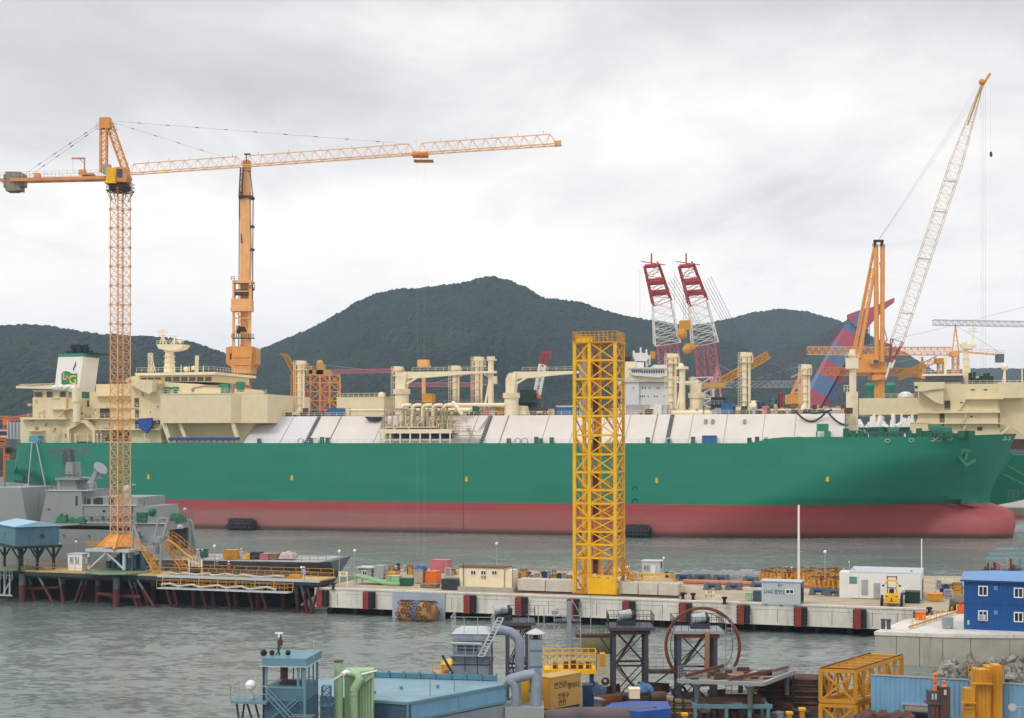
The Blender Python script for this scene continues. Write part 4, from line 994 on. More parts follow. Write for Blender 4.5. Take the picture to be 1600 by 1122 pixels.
m.build('mast', 'crane', tcr); gus.build('mast_joint', 'craned', tcr)
m = MB(F)   # climbing ladder inside
m.ladder((MX-.25, D0, b0), (MX-.25, D0, tz), .5, .06, .5); m.build('mast_ladder', 'craned', tcr)
m = MB(F)   # flared foot
for i in range(4):
    d = (cs[i]-V((MX, D0, 0))).normalized()
    m.beam(z_(cs[i], b0), z_(cs[i]+d*2.0, bz), .34)
for (p, q) in ((0, 1), (1, 2), (2, 3), (3, 0)):
    P0, Q0 = z_(cs[p], b0), z_(cs[q], b0); d1 = (cs[p]-V((MX, D0, 0))).normalized(); d2 = (cs[q]-V((MX, D0, 0))).normalized()
    m.beam(P0.lerp(Q0, .5), z_(cs[p]+d1*2.0, bz), .16); m.beam(P0.lerp(Q0, .5), z_(cs[q]+d2*2, bz), .16)
    m.add([P0, Q0, z_(cs[q]+d2*1.7, bz+.3), z_(cs[p]+d1*1.7, bz+.3)], [(0, 1, 2, 3)])
m.build('base_frame', 'craney', tcr)
m = MB(F); m.lathe((MX, D0, tz), [(1.35, -.2), (1.6, .1), (1.6, .5), (1.25, .6), (1.25, 1.2)], 16); m.build('slewing_ring', 'brown', tcr, smooth=True)
m = MB(F); zt = c0(188, 299).z
for r_ in (2.0,):
    pts = [(MX+r_*math.cos(i*R(45)+R(22.5)), D0+r_*math.sin(i*R(45)+R(22.5)), zt) for i in range(9)]; m.rail(pts, 1.1, 1, .05); m.path(pts, .09, 4)
for i in range(8): an = i*R(45); m.beam((MX+1.3*math.cos(an), D0+1.3*math.sin(an), zt-1.4), (MX+2.0*math.cos(an), D0+2.0*math.sin(an), zt), .08)
m.build('mast_platform', 'dark', tcr)
m = MB(F); m.pp([(165, 285), (166, 262), (181, 262), (180, 285)], D0-1.6, D0+1.2); m.pb(163, 284, 181, 286, D0-1.9, D0+1.2); m.build('machinery_box', 'yellow', tcr)
m = MB(F); m.pp([(176, 284), (175, 262), (192, 260), (199, 274), (196, 285)], D0-1.4, D0+1.4)
cb = m.build('cab', 'craned', tcr)
m = MB(F); m.pb(176, 266, 181, 271, D0-1.46, D0-1.42); m.pb(183, 264, 191, 277, D0-1.46, D0-1.42); m.build('cab_window', 'glass', cb)
# cat head
JD = V((63, -21, 0)).normalized(); 
m = MB(F); ap = c0(163, 189); 
m.truss(c0(162, 270), c0(162, 186), .9, .9, 12, .16, .07); m.truss(c0(198, 271), c0(170, 192), .9, .9, 11, .15, .07)
m.pb(156, 183, 171, 200, D0-.6, D0+.6); m.build('cat_head', 'craney', tcr)
m = MB(F); q = c0(150, 200); m.rail([c0(150, 202), c0(160, 201), c0(182, 203)], .9, .7, .05); m.beam(c0(152, 202), c0(184, 203), .1); m.tube(c0(166, 186), c0(166, 192), .3); m.pb(160, 257, 172, 271, D0-1.5, D0-.8); m.build('head_platform', 'grey', tcr)
# jib
A = c0(200, 272); Bt = F.c(870, 226, 189); k1 = F.c(380, 259.5, 204.2); k2 = F.c(650, 240.5, 196)
pts = [A, k1, k2, Bt]
m = MB(F); gr = [9, 13, 11]
for (p, q), n_ in zip(zip(pts, pts[1:]), gr): lattice_jib(m, p, q, 1.5, 1.45, n_, .12, .045)
m.beam(Bt-V((.3, 0, -.1)), Bt+V((.6, 0, .2)), .7)
m.build('jib', 'crane', tcr)
m = MB(F)
for k in range(0, 34, 2):
    t_ = k/33; p = A.lerp(k1, t_*3) if t_ < 1/3 else (k1.lerp(k2, t_*3-1) if t_ < 2/3 else k2.lerp(Bt, t_*3-2)); m.beam(p+V((0, 0, 1.45)), p+V((0, 0, 1.95)), .035)
m.build('jib_post', 'dark', tcr)
# trolley and hook lines
tp = F.c(657, 241, 196); m = MB(F); m.bx(tp.x-1.1, tp.x+1.1, tp.y-.9, tp.y+.9, tp.z-.35, tp.z+.2); m.bx(tp.x-2, tp.x+2, tp.y-1, tp.y-.9, tp.z-.25, tp.z-.15); m.bx(tp.x-.9, tp.x+1.8, tp.y-1, tp.y+1, tp.z-1.0, tp.z-.92)
for x in (-.7, .2, 1.1): m.beam((tp.x+x, tp.y-.9, tp.z-.3), (tp.x+x, tp.y-.9, tp.z-1.0), .07)
m.build('trolley', 'craney', tcr)
m = MB(F); m.beam((tp.x-.4, tp.y, tp.z), (tp.x-.4, tp.y, 8), .01); m.beam((tp.x+.5, tp.y, tp.z), (tp.x+.5, tp.y, 8), .01); m.build('hoist_rope', 'ropel', tcr)
# pendants with their couplings
m = MB(F); cp = MB(F)
def pend(p, q, n_, r_=.04):
    m.beam(p, q, r_)
    for i in range(1, n_): a = p.lerp(q, i/n_); d = (q-p).normalized(); cp.beam(a-d*.3, a+d*.3, .09)
pend(c0(172, 190), F.c(352, 246, 205), 5); pend(c0(174, 189), F.c(640, 225, 196.5), 10)
pend(c0(158, 192), c0(38, 272, 4), 5); pend(c0(158, 196), c0(46, 275, 4), 5)
m.build('pendant_rope', 'ropel', tcr); cp.build('rope_coupling', 'dark', tcr)
# counter jib
m = MB(F); CE = F.c(3, 283, 219.3); CA = c0(168, 279)
for o in (-.7, .7): m.beam(CA+V((0, o, 0)), CE+V((0, o, 0)), .5)
for i in range(9): p = CA.lerp(CE, i/9); m.beam(p+V((0, -.7, 0)), p+V((0, .7, 0)), .2)
m.build('counter_jib', 'craned', tcr)
m = MB(F); q = [CA+V((0, -.8, .2)), CE+V((0, -.8, .2))]; m.rail(q, 1.0, 1.5, .04); m.rail([q[0]+V((0, 1.6, 0)), q[1]+V((0, 1.6, 0))], 1.0, 1.5, .04); m.build('counter_jib_railing', 'ropel', tcr)
m = MB(F); 
for i, (pa, pb_, ya, yb) in enumerate(((5, 9, 272, 293), (8, 16, 268, 298), (16, 24, 268, 298), (24, 31, 268, 297), (30, 35, 270, 290))):
    m.pb(pa+.3, ya, pb_, yb, 217.4, 219.6)
m.build('counterweight', mat('ballast_brown', (140, 130, 116), 1, .85, var=.15, vs=1), tcr)
m = MB(F); m.pb(53, 270, 61, 277, 215, 216); m.pb(125, 270, 145, 273, 211, 212.5); m.tube(F.c(124, 269, 212), F.c(134, 269, 212), .45); m.build('winch', 'craney', tcr)
m = MB(F); m.beam(F.c(132, 273, 211), F.c(132, 247, 211), .18); m.beam(F.c(112, 247.5, 211), F.c(133, 247.5, 211), .22); m.beam(F.c(130, 254, 211), F.c(124, 248, 211), .1); m.beam(F.c(114, 248, 211), F.c(114, 268, 211), .03); m.build('davit', 'craned', tcr)
m = MB(F); p = F.c(385, 241, 204); m.beam(p, p+V((0, 0, -1)), .12); m.beam(p+V((-.3, 0, 0)), p+V((.6, 0, 0)), .2); m.build('wind_gauge', 'dark', tcr)
# ---- orange luffing crane behind the accommodation
D1 = 450.0
def o1(px, py, dd=0): return F.c(px, py, D1+dd)
oc = T('slewing_crane', 'tall orange luffing crane with upright box boom standing behind the beige deckhouse', 'crane', F, (o1(378, 640).x, D1, 3))
m = MB(F); p = o1(378, 600); m.tube((p.x, D1, 3), (p.x, D1, o1(378, 596).z), 3.0, n=16); m.tube((p.x, D1, o1(378, 596).z), (p.x, D1, o1(378, 582).z), 2.4, n=16); m.bx(p.x-3.4, p.x+3.6, D1-3.4, D1+3.4, o1(0, 596).z, o1(0, 595).z); m.build('column', 'craned', oc, smooth=True)
m = MB(F); m.pp([(353, 543), (362, 541), (362, 574), (353, 568)], D1-3, D1+5); m.pp([(393, 541), (400, 543), (400, 568), (393, 574)], D1-3, D1+5); m.pp([(362, 541), (394, 541), (391, 581), (363, 581)], D1-5, D1+6); m.pb(362, 581, 392, 583, D1-5, D1+5)
mh = m.build('machinery_house', 'craney', oc)
m = MB(F); m.pb(359, 552, 361.5, 562, D1-3.1, D1-3.02); m.pb(364, 559, 390, 559.6, D1-5.06, D1-5.01); m.pb(366, 571, 389, 571.5, D1-5.06, D1-5.01); m.build('louvre', 'brown', mh)
m = MB(F)   # A frame legs
for a, b_ in (((364, 575), (366, 440)), ((390, 575), (391, 437))): m.beam(o1(*a, -4), o1(*b_, -3), .75)
for y in (455, 482, 497, 528): m.beam(o1(365, y, -4), o1(391, y, -4), .35)
for a, b_ in (((365, 525), (377, 498)), ((377, 498), (366, 484)), ((391, 525), (378, 500)), ((366, 560), (380, 530)), ((390, 500), (380, 484))): m.beam(o1(*a, -3.5), o1(*b_, -3.5), .22)
m.build('gantry_frame', 'crane', oc)
m = MB(F); m.pb(361, 467, 393, 481, D1-5, D1-1); m.pb(363, 438, 393, 442, D1-4.6, D1-1); m.pb(363, 442, 366, 467, D1-4.5, D1-2); m.pb(389, 442, 392, 467, D1-4.5, D1-2); m.pb(360, 480.8, 393, 486, D1-5.2, D1-1); m.build('gantry_head', 'crane', oc)
m = MB(F); m.pb(368, 452, 388, 460, D1-4, D1-2); m.tube(o1(366, 457, -3), o1(389, 457, -3), 1.0); m.tube(o1(370, 515, 0), o1(386, 515, 0), 1.3); m.build('sheave', 'brown', oc)
m = MB(F); 
m.prism([(o1(377, 560).x, o1(0, 560).z), (o1(376, 450).x, o1(0, 450).z), (o1(376, 300).x, o1(0, 300).z), (o1(390, 300).x, o1(0, 300).z), (o1(391.5, 400).x, o1(0, 400).z), (o1(388, 480).x, o1(0, 480).z), (o1(386, 560).x, o1(0, 560).z)], D1-1, D1+2.5)
m.prism([(o1(376, 301).x, o1(376, 301).z), (o1(380, 262).x, o1(0, 262).z), (o1(388, 262).x, o1(0, 262).z), (o1(391, 301).x, o1(0, 301).z)], D1-.6, D1+2); m.build('boom', 'crane', oc)
m = MB(F); m.pb(379, 250, 390, 266, D1-1, D1+2); m.pp([(379, 262), (384, 248), (388, 251), (391, 262)], D1-1.2, D1-.2); m.rail([o1(377, 258, -1.4), o1(392, 258, -1.4)], 1.2, 1, .14)
m.beam(o1(384.5, 240), o1(384.5, 252), .25); m.beam(o1(382, 241), o1(388, 241), .25); m.build('boom_head', 'craned', oc)
m = MB(F); m.truss(o1(378, 262, -2), o1(375.5, 310, -2), .9, .9, 10, .2, .12); m.beam(o1(390, 262), o1(395.5, 310), .3); m.beam(o1(395.5, 310), o1(394.5, 480), .3); m.beam(o1(374, 306, -1), o1(373, 560, -1), .25); m.beam(o1(374, 306), o1(378, 380, -1), .4); m.pb(374, 305, 394, 309, D1-1.5, D1+3)
for y in (352, 388, 440, 450): m.pb(391, y, 396, y+3, D1-1.2, D1+1)
m.rail([o1(361, 438, -5), o1(366, 438, -5)], 1.2, .8, .15); m.rail([o1(390, 452, -5), o1(398, 452, -5)], 1.2, .8, .15); m.rail([o1(362, 528, -5), o1(396, 528, -5)], 1.2, .8, .15); m.pb(362, 527.5, 396, 528.5, D1-5.5, D1-3)
m.build('boom_ladder', 'brown', oc)
# ---- amber derrick crane on the far quay at the right
D2 = 468.0
def o2(px, py, dd=0): return F.c(px, py, D2+dd)
dc = T('derrick_crane', 'amber derrick crane with four long tubes and tall pale lattice boom', 'crane', F, (o2(1375, 640).x, D2, 3))
m = MB(F); p = o2(1374, 600); m.tube((p.x, D2, 3), (p.x, D2, o2(0, 592).z), 1.75, n=16); m.pb(1363, 586, 1386, 593, D2-3, D2+3); m.pb(1364, 592, 1374, 594, D2-3.1, D2-1); m.build('column', 'craney', dc, smooth=True)
m = MB(F); m.pb(1335, 555, 1368, 577, D2-3, D2+3); m.pb(1337, 553, 1366, 555, D2-2.6, D2+3); m.pb(1366, 566, 1386, 587, D2-2.5, D2+2.5); m.pp([(1330, 577), (1386, 577), (1386, 582), (1340, 582)], D2-3.2, D2+3); mh = m.build('machinery_house', 'craney', dc)
m = MB(F); m.pb(1360, 561, 1374, 569, D2-4.4, D2-2.4); m.build('cab', 'craney', dc); MB(F).pb(1365, 562.5, 1373, 568, D2-4.5, D2-4.42).build('cab_window', 'glass', dc)
for a, b_, r_ in (((1370, 566, -3), (1368.5, 384, -2), .78), ((1378.5, 566, -3), (1379, 384, -2), .76), ((1334, 548, 2), (1366, 386, -1), .45), ((1343, 560, -3), (1370, 400, -2), .55)):
    MB(F).tube(o2(*a), o2(*b_), r_, n=10).build('gantry_leg', 'craney', dc, smooth=True)
m = MB(F); m.truss(o2(1338, 552, -1), o2(1364, 420, -1), .9, .9, 14, .18, .1); m.beam(o2(1372, 560, -3), o2(1386, 530, -1), .4); m.beam(o2(1386, 530, -1), o2(1378, 500, -1), .3); m.beam(o2(1374, 410, -2), o2(1379, 430, -2), .3); m.build('gantry_ladder', 'crane', dc)
m = MB(F); m.pb(1366, 376, 1369.5, 386, D2-2.6, D2-1.4); m.pb(1377, 376, 1380.5, 386, D2-2.6, D2-1.4); m.pb(1366, 374.5, 1381, 378, D2-2.6, D2-1.4); m.rail([o2(1363, 386, -3), o2(1383, 386, -3)], .9, .8, .12); m.build('gantry_head', 'brown', dc)
bA = o2(1391, 566, -3); bB = F.c(1534, 134, D2-14); k1 = bA.lerp(bB, .08); k2 = bA.lerp(bB, .72)
m = MB(F); m.truss(bA, k1, .8, .8, 2, .3, .12, up=(0, 1, 0), w2=3.9, h2=2.6); m.build('boom_foot', 'red', dc)
m = MB(F); m.truss(k1, k2, 3.9, 2.6, 24, .16, .07, up=(0, 1, 0)); m.truss(k2, bB, 3.9, 2.6, 11, .16, .065, up=(0, 1, 0), w2=.7, h2=.7)
for t_ in (.18, .38, .55, .66): p = bA.lerp(bB, t_); m.beam(p+V((-2, 0, .2)), p+V((2, 0, -.2)), .35)
m.build('boom', mat('boom_pale', (212, 190, 160), 1, .6, var=.1), dc)
m = MB(F); d = (bB-bA).normalized(); m.beam(bB-d*1, o2(1547, 115, -14), .7); m.ball(o2(1534, 128, -14), 1.0); m.beam(k2.lerp(bB, .5)+V((-.4, 0, 0)), bB, .45); m.build('boom_tip', 'ochre', dc)
m = MB(F)
for dx, dy in ((0, 0), (1.2, 1), (2.4, 2), (-1, .5)): m.beam(o2(1371+dx*.3, 378, -2), bB+V((dx*.3-.6, 0, -dx*.6)), .05)
for dx in (-.5, .2, .9): m.beam(bB+V((dx+.3, 0, 0)), V((bB.x+dx+.3, bB.y, 25)), .05)
p = F.c(1547, 118, D2-14); q = F.c(1548.5, 240, D2-14); m.beam(p, q, .035); m.build('wire_rope', 'ropel', dc)
MB(F).ball(F.c(1548.5, 241, D2-14), .5, 8, 1.8).build('hook_block', 'dark', dc)
m = MB(F); m.beam(o2(1391, 566, -3.2), o2(1384, 590, -3), .6); m.beam(o2(1397, 562, -3), o2(1392, 575, -3), .9); m.build('boom_hinge', 'white', dc)
# ---- big floating crane: two red and white lattice shear legs
D3 = 620.0
def o3(px, py, dd=0): return F.c(px, py, D3+dd)
fc = T('floating_crane', 'huge floating crane with twin red and white lattice legs in front of the hills', 'crane', F, (o3(1080, 680).x, D3, 0))
m = MB(F); m.bx(o3(1010, 690).x, o3(1150, 690).x, D3-15, D3+40, -1, 7); m.build('barge', 'navyd', fc)
for k, (tx, mx, bx_) in enumerate(((1009, 1033, 1050), (1063, 1092, 1108))):
    top = o3(tx+9, 414, -14); mid1 = o3((tx+mx)/2+13, 472, -8); mid2 = o3(mx+9, 536, -4); bot = o3(bx_+4, 640, 4)
    leg = MB(F); leg.truss(top, mid1, 6.2, 4, 5, .5, .2, up=(0, 1, 0), w2=8, h2=5, x=False)
    leg.build('boom_head', 'red', fc)
    sg = MB(F)
    for a, r_ in ((.0, .9), (.42, 1.5), (.72, 1.3)): p = top.lerp(mid1, a); sg.tube(p+V((-3.0, -1, -.8)), p+V((3.2, -1, -.2)), r_, n=8); 
    sg.beam(top+V((0, 0, 0)), top+V((0, 0, 5)), .6); sg.beam(top+V((-4.5, 0, 1.5)), top+V((6, 0, 0)), .35)
    sg.build('sheave_block', 'red', fc)
    leg = MB(F); leg.truss(mid1, mid2, 8, 5, 5, .34, .19, up=(0, 1, 0), w2=11, h2=8, x=True); leg.build('boom_middle', 'white', fc)
    for s_ in (-1, 1):
        leg = MB(F); leg.truss(mid2+V((s_*2.6, 0, 0)), bot+V((s_*3.2, 0, 0)), 3.6, 6, 7, .3, .18, up=(0, 1, 0), w2=3.0, x=True); leg.build('boom_leg', 'pink', fc)
    hk = MB(F)
    hk.bx(o3(mx+22, 690).x, o3(mx+38, 690).x, D3-18, D3-14, o3(0, 520).z, o3(0, 506).z) if k == 0 else hk.bx(o3(1064, 690).x, o3(1078, 690).x, D3-18, D3-14, o3(0, 550).z, o3(0, 541).z)
    hk.ball(o3(1066+k*8, 522 if k == 0 else 546, -18), 2.2)
    hk.build('hook_block', 'ochre', fc)
    wr = MB(F)
    for a in range(5): p = top.lerp(mid1, .5)+V((4+a*1.0, 0, a*.8)); wr.beam(p, o3(1112+k*48+a*6, 560+a*5, 30), .13)
    wr.beam(top+V((-5, 0, -2)), V((top.x-5, top.y, 40)), .08); wr.beam(o3(1068, 460, -16), o3(1068, 506, -16), .1); wr.beam(o3(1071, 460, -16), o3(1071, 506, -16), .1)
    wr.build('wire_rope', 'rope', fc)
MB(F).pb(1017, 549, 1024, 560, D3-12, D3-8).build('hook_block', 'ochre', fc)
m = MB(F); m.truss(o3(1098, 640, 0), o3(1096, 590, 0), 9, 6, 3, .7, .4, up=(0, 1, 0), x=True); m.beam(o3(1112, 640), o3(1122, 570), .9); m.beam(o3(1126, 620), o3(1122, 570), .6); m.build('back_frame', 'white', fc)
# ---- banded blue and red box-arm crane
D4 = 540.0
def o4(px, py, dd=0): return F.c(px, py, D4+dd)
bc = T('box_arm_crane', 'leaning crane arm painted in blue and red bands behind the amber derrick', 'crane', F, (o4(1270, 640).x, D4, 3))
ar = MB(F)
cols = [('red', 0, .14), ('cont', .14, .34), ('red', .34, .5), ('cont', .5, .71), ('red', .71, .88), ('cont', .88, 1.0)]
pa, pb_ = V((1271, 632)), V((1340, 506)); nrm = V((12.5, 7)); 
band_b = mat('band_faded_blue', (96, 122, 160), 1, .6, var=.08); band_r = mat('band_faded_red', (172, 88, 104), 1, .6, var=.08)
for cn, a, b_ in cols:
    p = pa.lerp(pb_, a); q = pa.lerp(pb_, b_)
    ar = MB(F); ar.pp([tuple(p-nrm), tuple(q-nrm), tuple(q+nrm*.8), tuple(p+nrm*.8)], D4, D4+8); ar.build('arm_section', band_r if cn == 'red' else band_b, bc)
    ar = MB(F); ar.pp([tuple(p+nrm*1.0), tuple(q+nrm*1.0), tuple(q+nrm*1.35), tuple(p+nrm*1.7)], D4+3, D4+14); ar.build('arm_section', band_r if cn == 'red' else band_b, bc)
ar = MB(F); ar.pp([(1331, 489), (1345, 484), (1362, 480), (1388, 470), (1398, 465), (1397, 473), (1382, 484), (1368, 498), (1356, 512), (1338, 511), (1331, 505)], D4-1, D4+7); ar.build('arm_head', band_r, bc)
MB(F).pp([(1340, 486), (1350, 483), (1346, 511), (1334, 510)], D4-1.4, D4-1.05).build('head_band', band_b, bc)
m = MB(F)
for i in range(6): m.beam(o4(1327+i*.8, 499+i*2.6), F.c(1140+i*3, 604+i*4, D4+60), .35)
m.build('wire_rope', 'rope', bc)
m = MB(F)
for i in range(3): m.beam(o4(1352+i*3, 508), o4(1352+i*3, 560), .3)
m.build('hoist_rope', 'dark', bc)
m = MB(F); m.pp([(1246, 646), (1254, 622), (1285, 640), (1290, 650)], D4-2, D4+10); m.pb(1266, 628, 1276, 636, D4-4, D4-2); m.build('arm_base', band_r, bc)
# ---- other yard tower cranes
def yardcrane(label, D, px, ptop, jib, cj, mt, mast=(2.0, 3), jw=1.6, n=16, mbase=4, head=True, mt2=None, ties=True, g=None, sc=1.0):
    def o(a, b, dd=0): return F.c(a, b, D+dd)
    r = T('tower_crane', label, 'crane', F, (o(px, 680).x, D, 3), g)
    jy = jib[1]
    m = MB(F); m.truss((o(px, 0).x, D, mbase), (o(px, 0).x, D, o(px, jy).z), mast[0], mast[0], int((o(px, jy).z-mbase)/3), .28*sc, .15*sc, x=True); m.build('mast', mt, r)
    m = MB(F); m.truss(o(jib[0], jib[1]), o(jib[2], jib[3]), jw, jw*1.1, n, .22*sc, .13*sc); m.build('jib', mt2 or mt, r)
    if cj:
        m = MB(F); m.beam(o(px, jy), o(cj[0], cj[1]), .7*sc); m.rail([o(px, jy-1), o(cj[0], cj[1]-1)], 1.4, 3, .12); m.build('counter_jib', mt, r)
        m = MB(F); s_ = 1 if cj[0] > px else -1; m.pb(cj[0]-s_*10, cj[1]-2, cj[0], cj[1]+11, D-1.5, D+1.5); m.build('counterweight', 'navyd', r)
    if head:
        m = MB(F); m.beam(o(px-5, jy), o(px, ptop), .4*sc); m.beam(o(px+5, jy), o(px, ptop), .4*sc)
        for i in range(5): y = jy+(ptop-jy)*i/5; k = 1-i/5; m.beam(o(px-5*k, y), o(px+5*k, y), .2*sc)
        m.build('tower_head', mt, r)
        if ties:
            m = MB(F); m.beam(o(px, ptop), o(jib[0]+(jib[2]-jib[0])*.75, jib[1]+(jib[3]-jib[1])*.75), .12*sc)
            if cj: m.beam(o(px, ptop), o(cj[0], cj[1]), .12*sc)
            m.build('tie_rod', 'ropel', r)
    m = MB(F); m.pb(px-6, jy, px+4, jy+8, D-3, D); m.build('cab', mt, r)
    return r
yardcrane('orange tower crane with jib reaching left towards the amber derrick and a grey counterweight', 520, 1493, 508, (1488, 549, 1262, 548), (1569, 555), 'crane', n=44, jw=2.6)
yardcrane('pale grey tower crane whose lattice jib points inwards from the picture edge', 560, 1640, 470, (1636, 507, 1458, 504), None, 'lgrey', n=34, jw=1.9)
yardcrane('amber crane with short mast and low jib behind the amber derrick', 480, 1441, 558, (1441, 582, 1285, 580), None, 'ochre', n=26, jw=2.4)
yardcrane('brown grey tower crane with level jib behind the deck mast between blue cables', 600, 1250, 572, (1246, 600, 1120, 601), None, 'galv', n=28, jw=2.4, mbase=20)
yardcrane('faded red low crane with level jib seen past the square orange frame tower', 640, 505, 570, (508, 581, 617, 579), None, 'pink', n=22, jw=1.5)
yardcrane('faded red tower crane with level jib behind the ship deck cranes', 640, 741, 583, (741, 601, 640, 601), (770, 601), 'pink', n=22, jw=1.5, sc=1.1)
yardcrane('small orange tower crane far behind the stern of the green ship', 700, 10, 650, (12, 656, 46, 650), (-12, 652), 'orange', n=8, jw=1.5, sc=1.3)
yardcrane('orange crane with its jib raised over the bow of a second ship', 500, 1470, 560, (1466, 560, 1404, 590), None, 'ochre', n=12, jw=1.8, head=False)
# derrick with slanted jib at px 1130-1160
m = None
t_ = T('slanted_jib_crane', 'ochre lattice jib rising behind the black machinery box', 'crane', F, F.c(1130, 640, 440))
MB(F).truss(F.c(1126, 597, 440), F.c(1200, 555, 440), 2.2, 2.2, 16, .35, .2).build('jib', 'ochre', t_)
m = MB(F); m.beam(F.c(1112, 605, 440), F.c(1122, 570, 440), .7); m.beam(F.c(1128, 600, 440), F.c(1122, 570, 440), .5); m.beam(F.c(1122, 570, 440), F.c(1150, 583, 440), .15); m.build('mast', 'pink', t_)
m = MB(F); m.pb(1102, 598, 1134, 606, 438, 442); m.build('machinery_house', 'tan', t_)
t_ = T('small_crane', 'orange portal crane with boxy cabin by the striped arm foot', 'crane', F, F.c(1242, 640, 470))
m = MB(F); m.pb(1232, 616, 1254, 631, 466, 472); m.build('cab', 'craney', t_)
m = MB(F); m.beam(F.c(1237, 616, 469), F.c(1252, 583, 469), .8); m.beam(F.c(1250, 616, 469), F.c(1256, 583, 469), .8); m.beam(F.c(1238, 614, 469), F.c(1256, 612, 469), .5); m.beam(F.c(1242, 631, 469), F.c(1243, 650, 469), 2.5); m.beam(F.c(1236, 590, 469), F.c(1256, 580, 469), .5); m.build('frame', 'craney', t_)
# square orange frame tower and its little crane
t_ = T('frame_tower', 'square orange steel frame tower standing behind the ship rail', 'scaffold tower', F, F.c(494, 660, 470))
DD = 470
m = MB(F)
for px in (455, 463, 485, 500, 515, 531):
    for dd in (-6, 6): m.beam(F.c(px, 660, DD+dd), F.c(px, 586, DD+dd), .55)
for y in (586, 598, 612, 626, 640):
    for dd in (-6, 6): m.beam(F.c(455, y, DD+dd), F.c(531, y, DD+dd), .35)
    for px in (455, 485, 515, 531): m.beam(F.c(px, y, DD-6), F.c(px, y, DD+6), .35)
xs = (455, 463, 485, 500, 515, 531)
for i in range(5):
    for j, y in enumerate((586, 598, 612, 626)):
        y2 = (598, 612, 626, 640)[j]; a, b_ = (xs[i], xs[i+1]) if (i+j) % 2 else (xs[i+1], xs[i]); m.beam(F.c(a, y, DD-6), F.c(b_, y2, DD-6), .28); m.beam(F.c(b_, y, DD+6), F.c(a, y2, DD+6), .28)
m.build('frame', 'craney', t_)
m = MB(F); 
for i in range(14): px = 458+i*5.3; y = 588+(i*7 % 40); m.pb(px, y, px+4, y+8, DD-2, DD+2)
m.build('platform', 'craned', t_)
m = MB(F); m.pb(483, 571, 488, 584, DD-3, DD+3); m.pb(494, 569, 505, 586, DD-3, DD+3); m.ball(F.c(500, 568, DD), 1.2); m.pb(478, 578, 516, 585, DD-3, DD+3); m.build('top_gear', 'tan', t_)
t_ = T('small_crane', 'small tan jib crane leaning over the square orange frame tower', 'crane', F, F.c(462, 640, 460))
m = MB(F); m.truss(F.c(464, 590, 460), F.c(447, 556, 460), 1.4, 1.4, 8, .3, .18); m.beam(F.c(438, 553, 460), F.c(450, 556, 460), .8); m.beam(F.c(464, 590, 460), F.c(464, 650, 460), 1.6); m.build('jib', 'ochre', t_)
# ---- white ship behind
FW = front(0); DW = 470
ws = T('white_ship', 'white ship superstructure with dark bridge windows behind the cargo deck', 'ship', FW, FW.c(1020, 660, DW))
m = MB(FW); m.pb(979, 596, 998, 660, DW, DW+25); m.pb(998, 598, 1050, 660, DW+1, DW+30); m.pb(975, 588, 1060, 597, DW-.6, DW+32); m.pb(1040, 597, 1058, 660, DW+2, DW+30); m.build('deckhouse', mat('ship_white', (222, 220, 216), 1, .5, var=.04, streak=.06, scol=(160, 150, 140)), ws)
MB(FW).pb(974, 572, 1060, 589, DW-.9, DW+30).build('upper_deck', 'cream', ws) if False else None
m = MB(FW); m.pb(976, 589, 1060, 595, DW-.7, DW-.62); m.pb(978, 565, 1000, 590, DW+3, DW+20); m.build('beige_band', 'cream', ws)
m = MB(FW); m.pp([(985, 575), (1042, 575), (1043, 587), (1030, 590), (990, 587), (984, 582)], DW-2, DW+12); m.pb(1022, 570, 1042, 576, DW-2, DW+10); m.pb(984, 574, 1044, 576, DW-2.6, DW+12); m.build('wheelhouse', mat('ship_white', (222, 220, 216)), ws)
m = MB(FW)
for i in range(5): m.pb(987+i*3, 578, 989.3+i*3, 582, DW-2.1, DW-2.02)
for i in range(10): m.pb(1002+i*3.8, 578.5, 1004.6+i*3.8, 583, DW-2.1, DW-2.02)
m.build('bridge_window', 'glass', ws)
for i, px in enumerate((989, 1003, 1007, 1014, 1026, 1029, 1040, 1000, 1003, 1006, 1012, 1022, 1026, 1037)):
    y = 605 if i < 7 else 618; MB(FW).pb(px, y, px+1.5, y+2.4, DW+.9 if px > 998 else DW-.08, DW+.98 if px > 998 else DW-.02).build('porthole', 'dark', ws)
m = MB(FW)
for a, b_ in (((1001, 575), (1001, 543)), ((1010, 575), (1010, 546)), ((990, 558), (990, 548)), ((1015, 570), (1015, 555))): m.beam(FW.c(*a, DW+3), FW.c(*b_, DW+3), .55)
m.pp([(990, 556), (994, 564), (1010, 564), (1016, 558), (1010, 552), (992, 552)], DW+1, DW+5); m.beam(FW.c(992, 572, DW+3), FW.c(996, 560, DW+3), .6); m.beam(FW.c(1012, 572, DW+3), FW.c(1008, 560, DW+3), .6); m.beam(FW.c(990, 553, DW+2), FW.c(1012, 553, DW+2), .6); m.pb(995, 566, 1006, 575, DW+1, DW+5)
m.build('radar_mast', mat('ship_white', (222, 220, 216)), ws)
m = MB(FW)
for px in (976, 979.5, 983): m.tube(FW.c(px, 566, DW+8), FW.c(px, 558, DW+8), .6)
m.build('exhaust_pipe', 'black', ws)
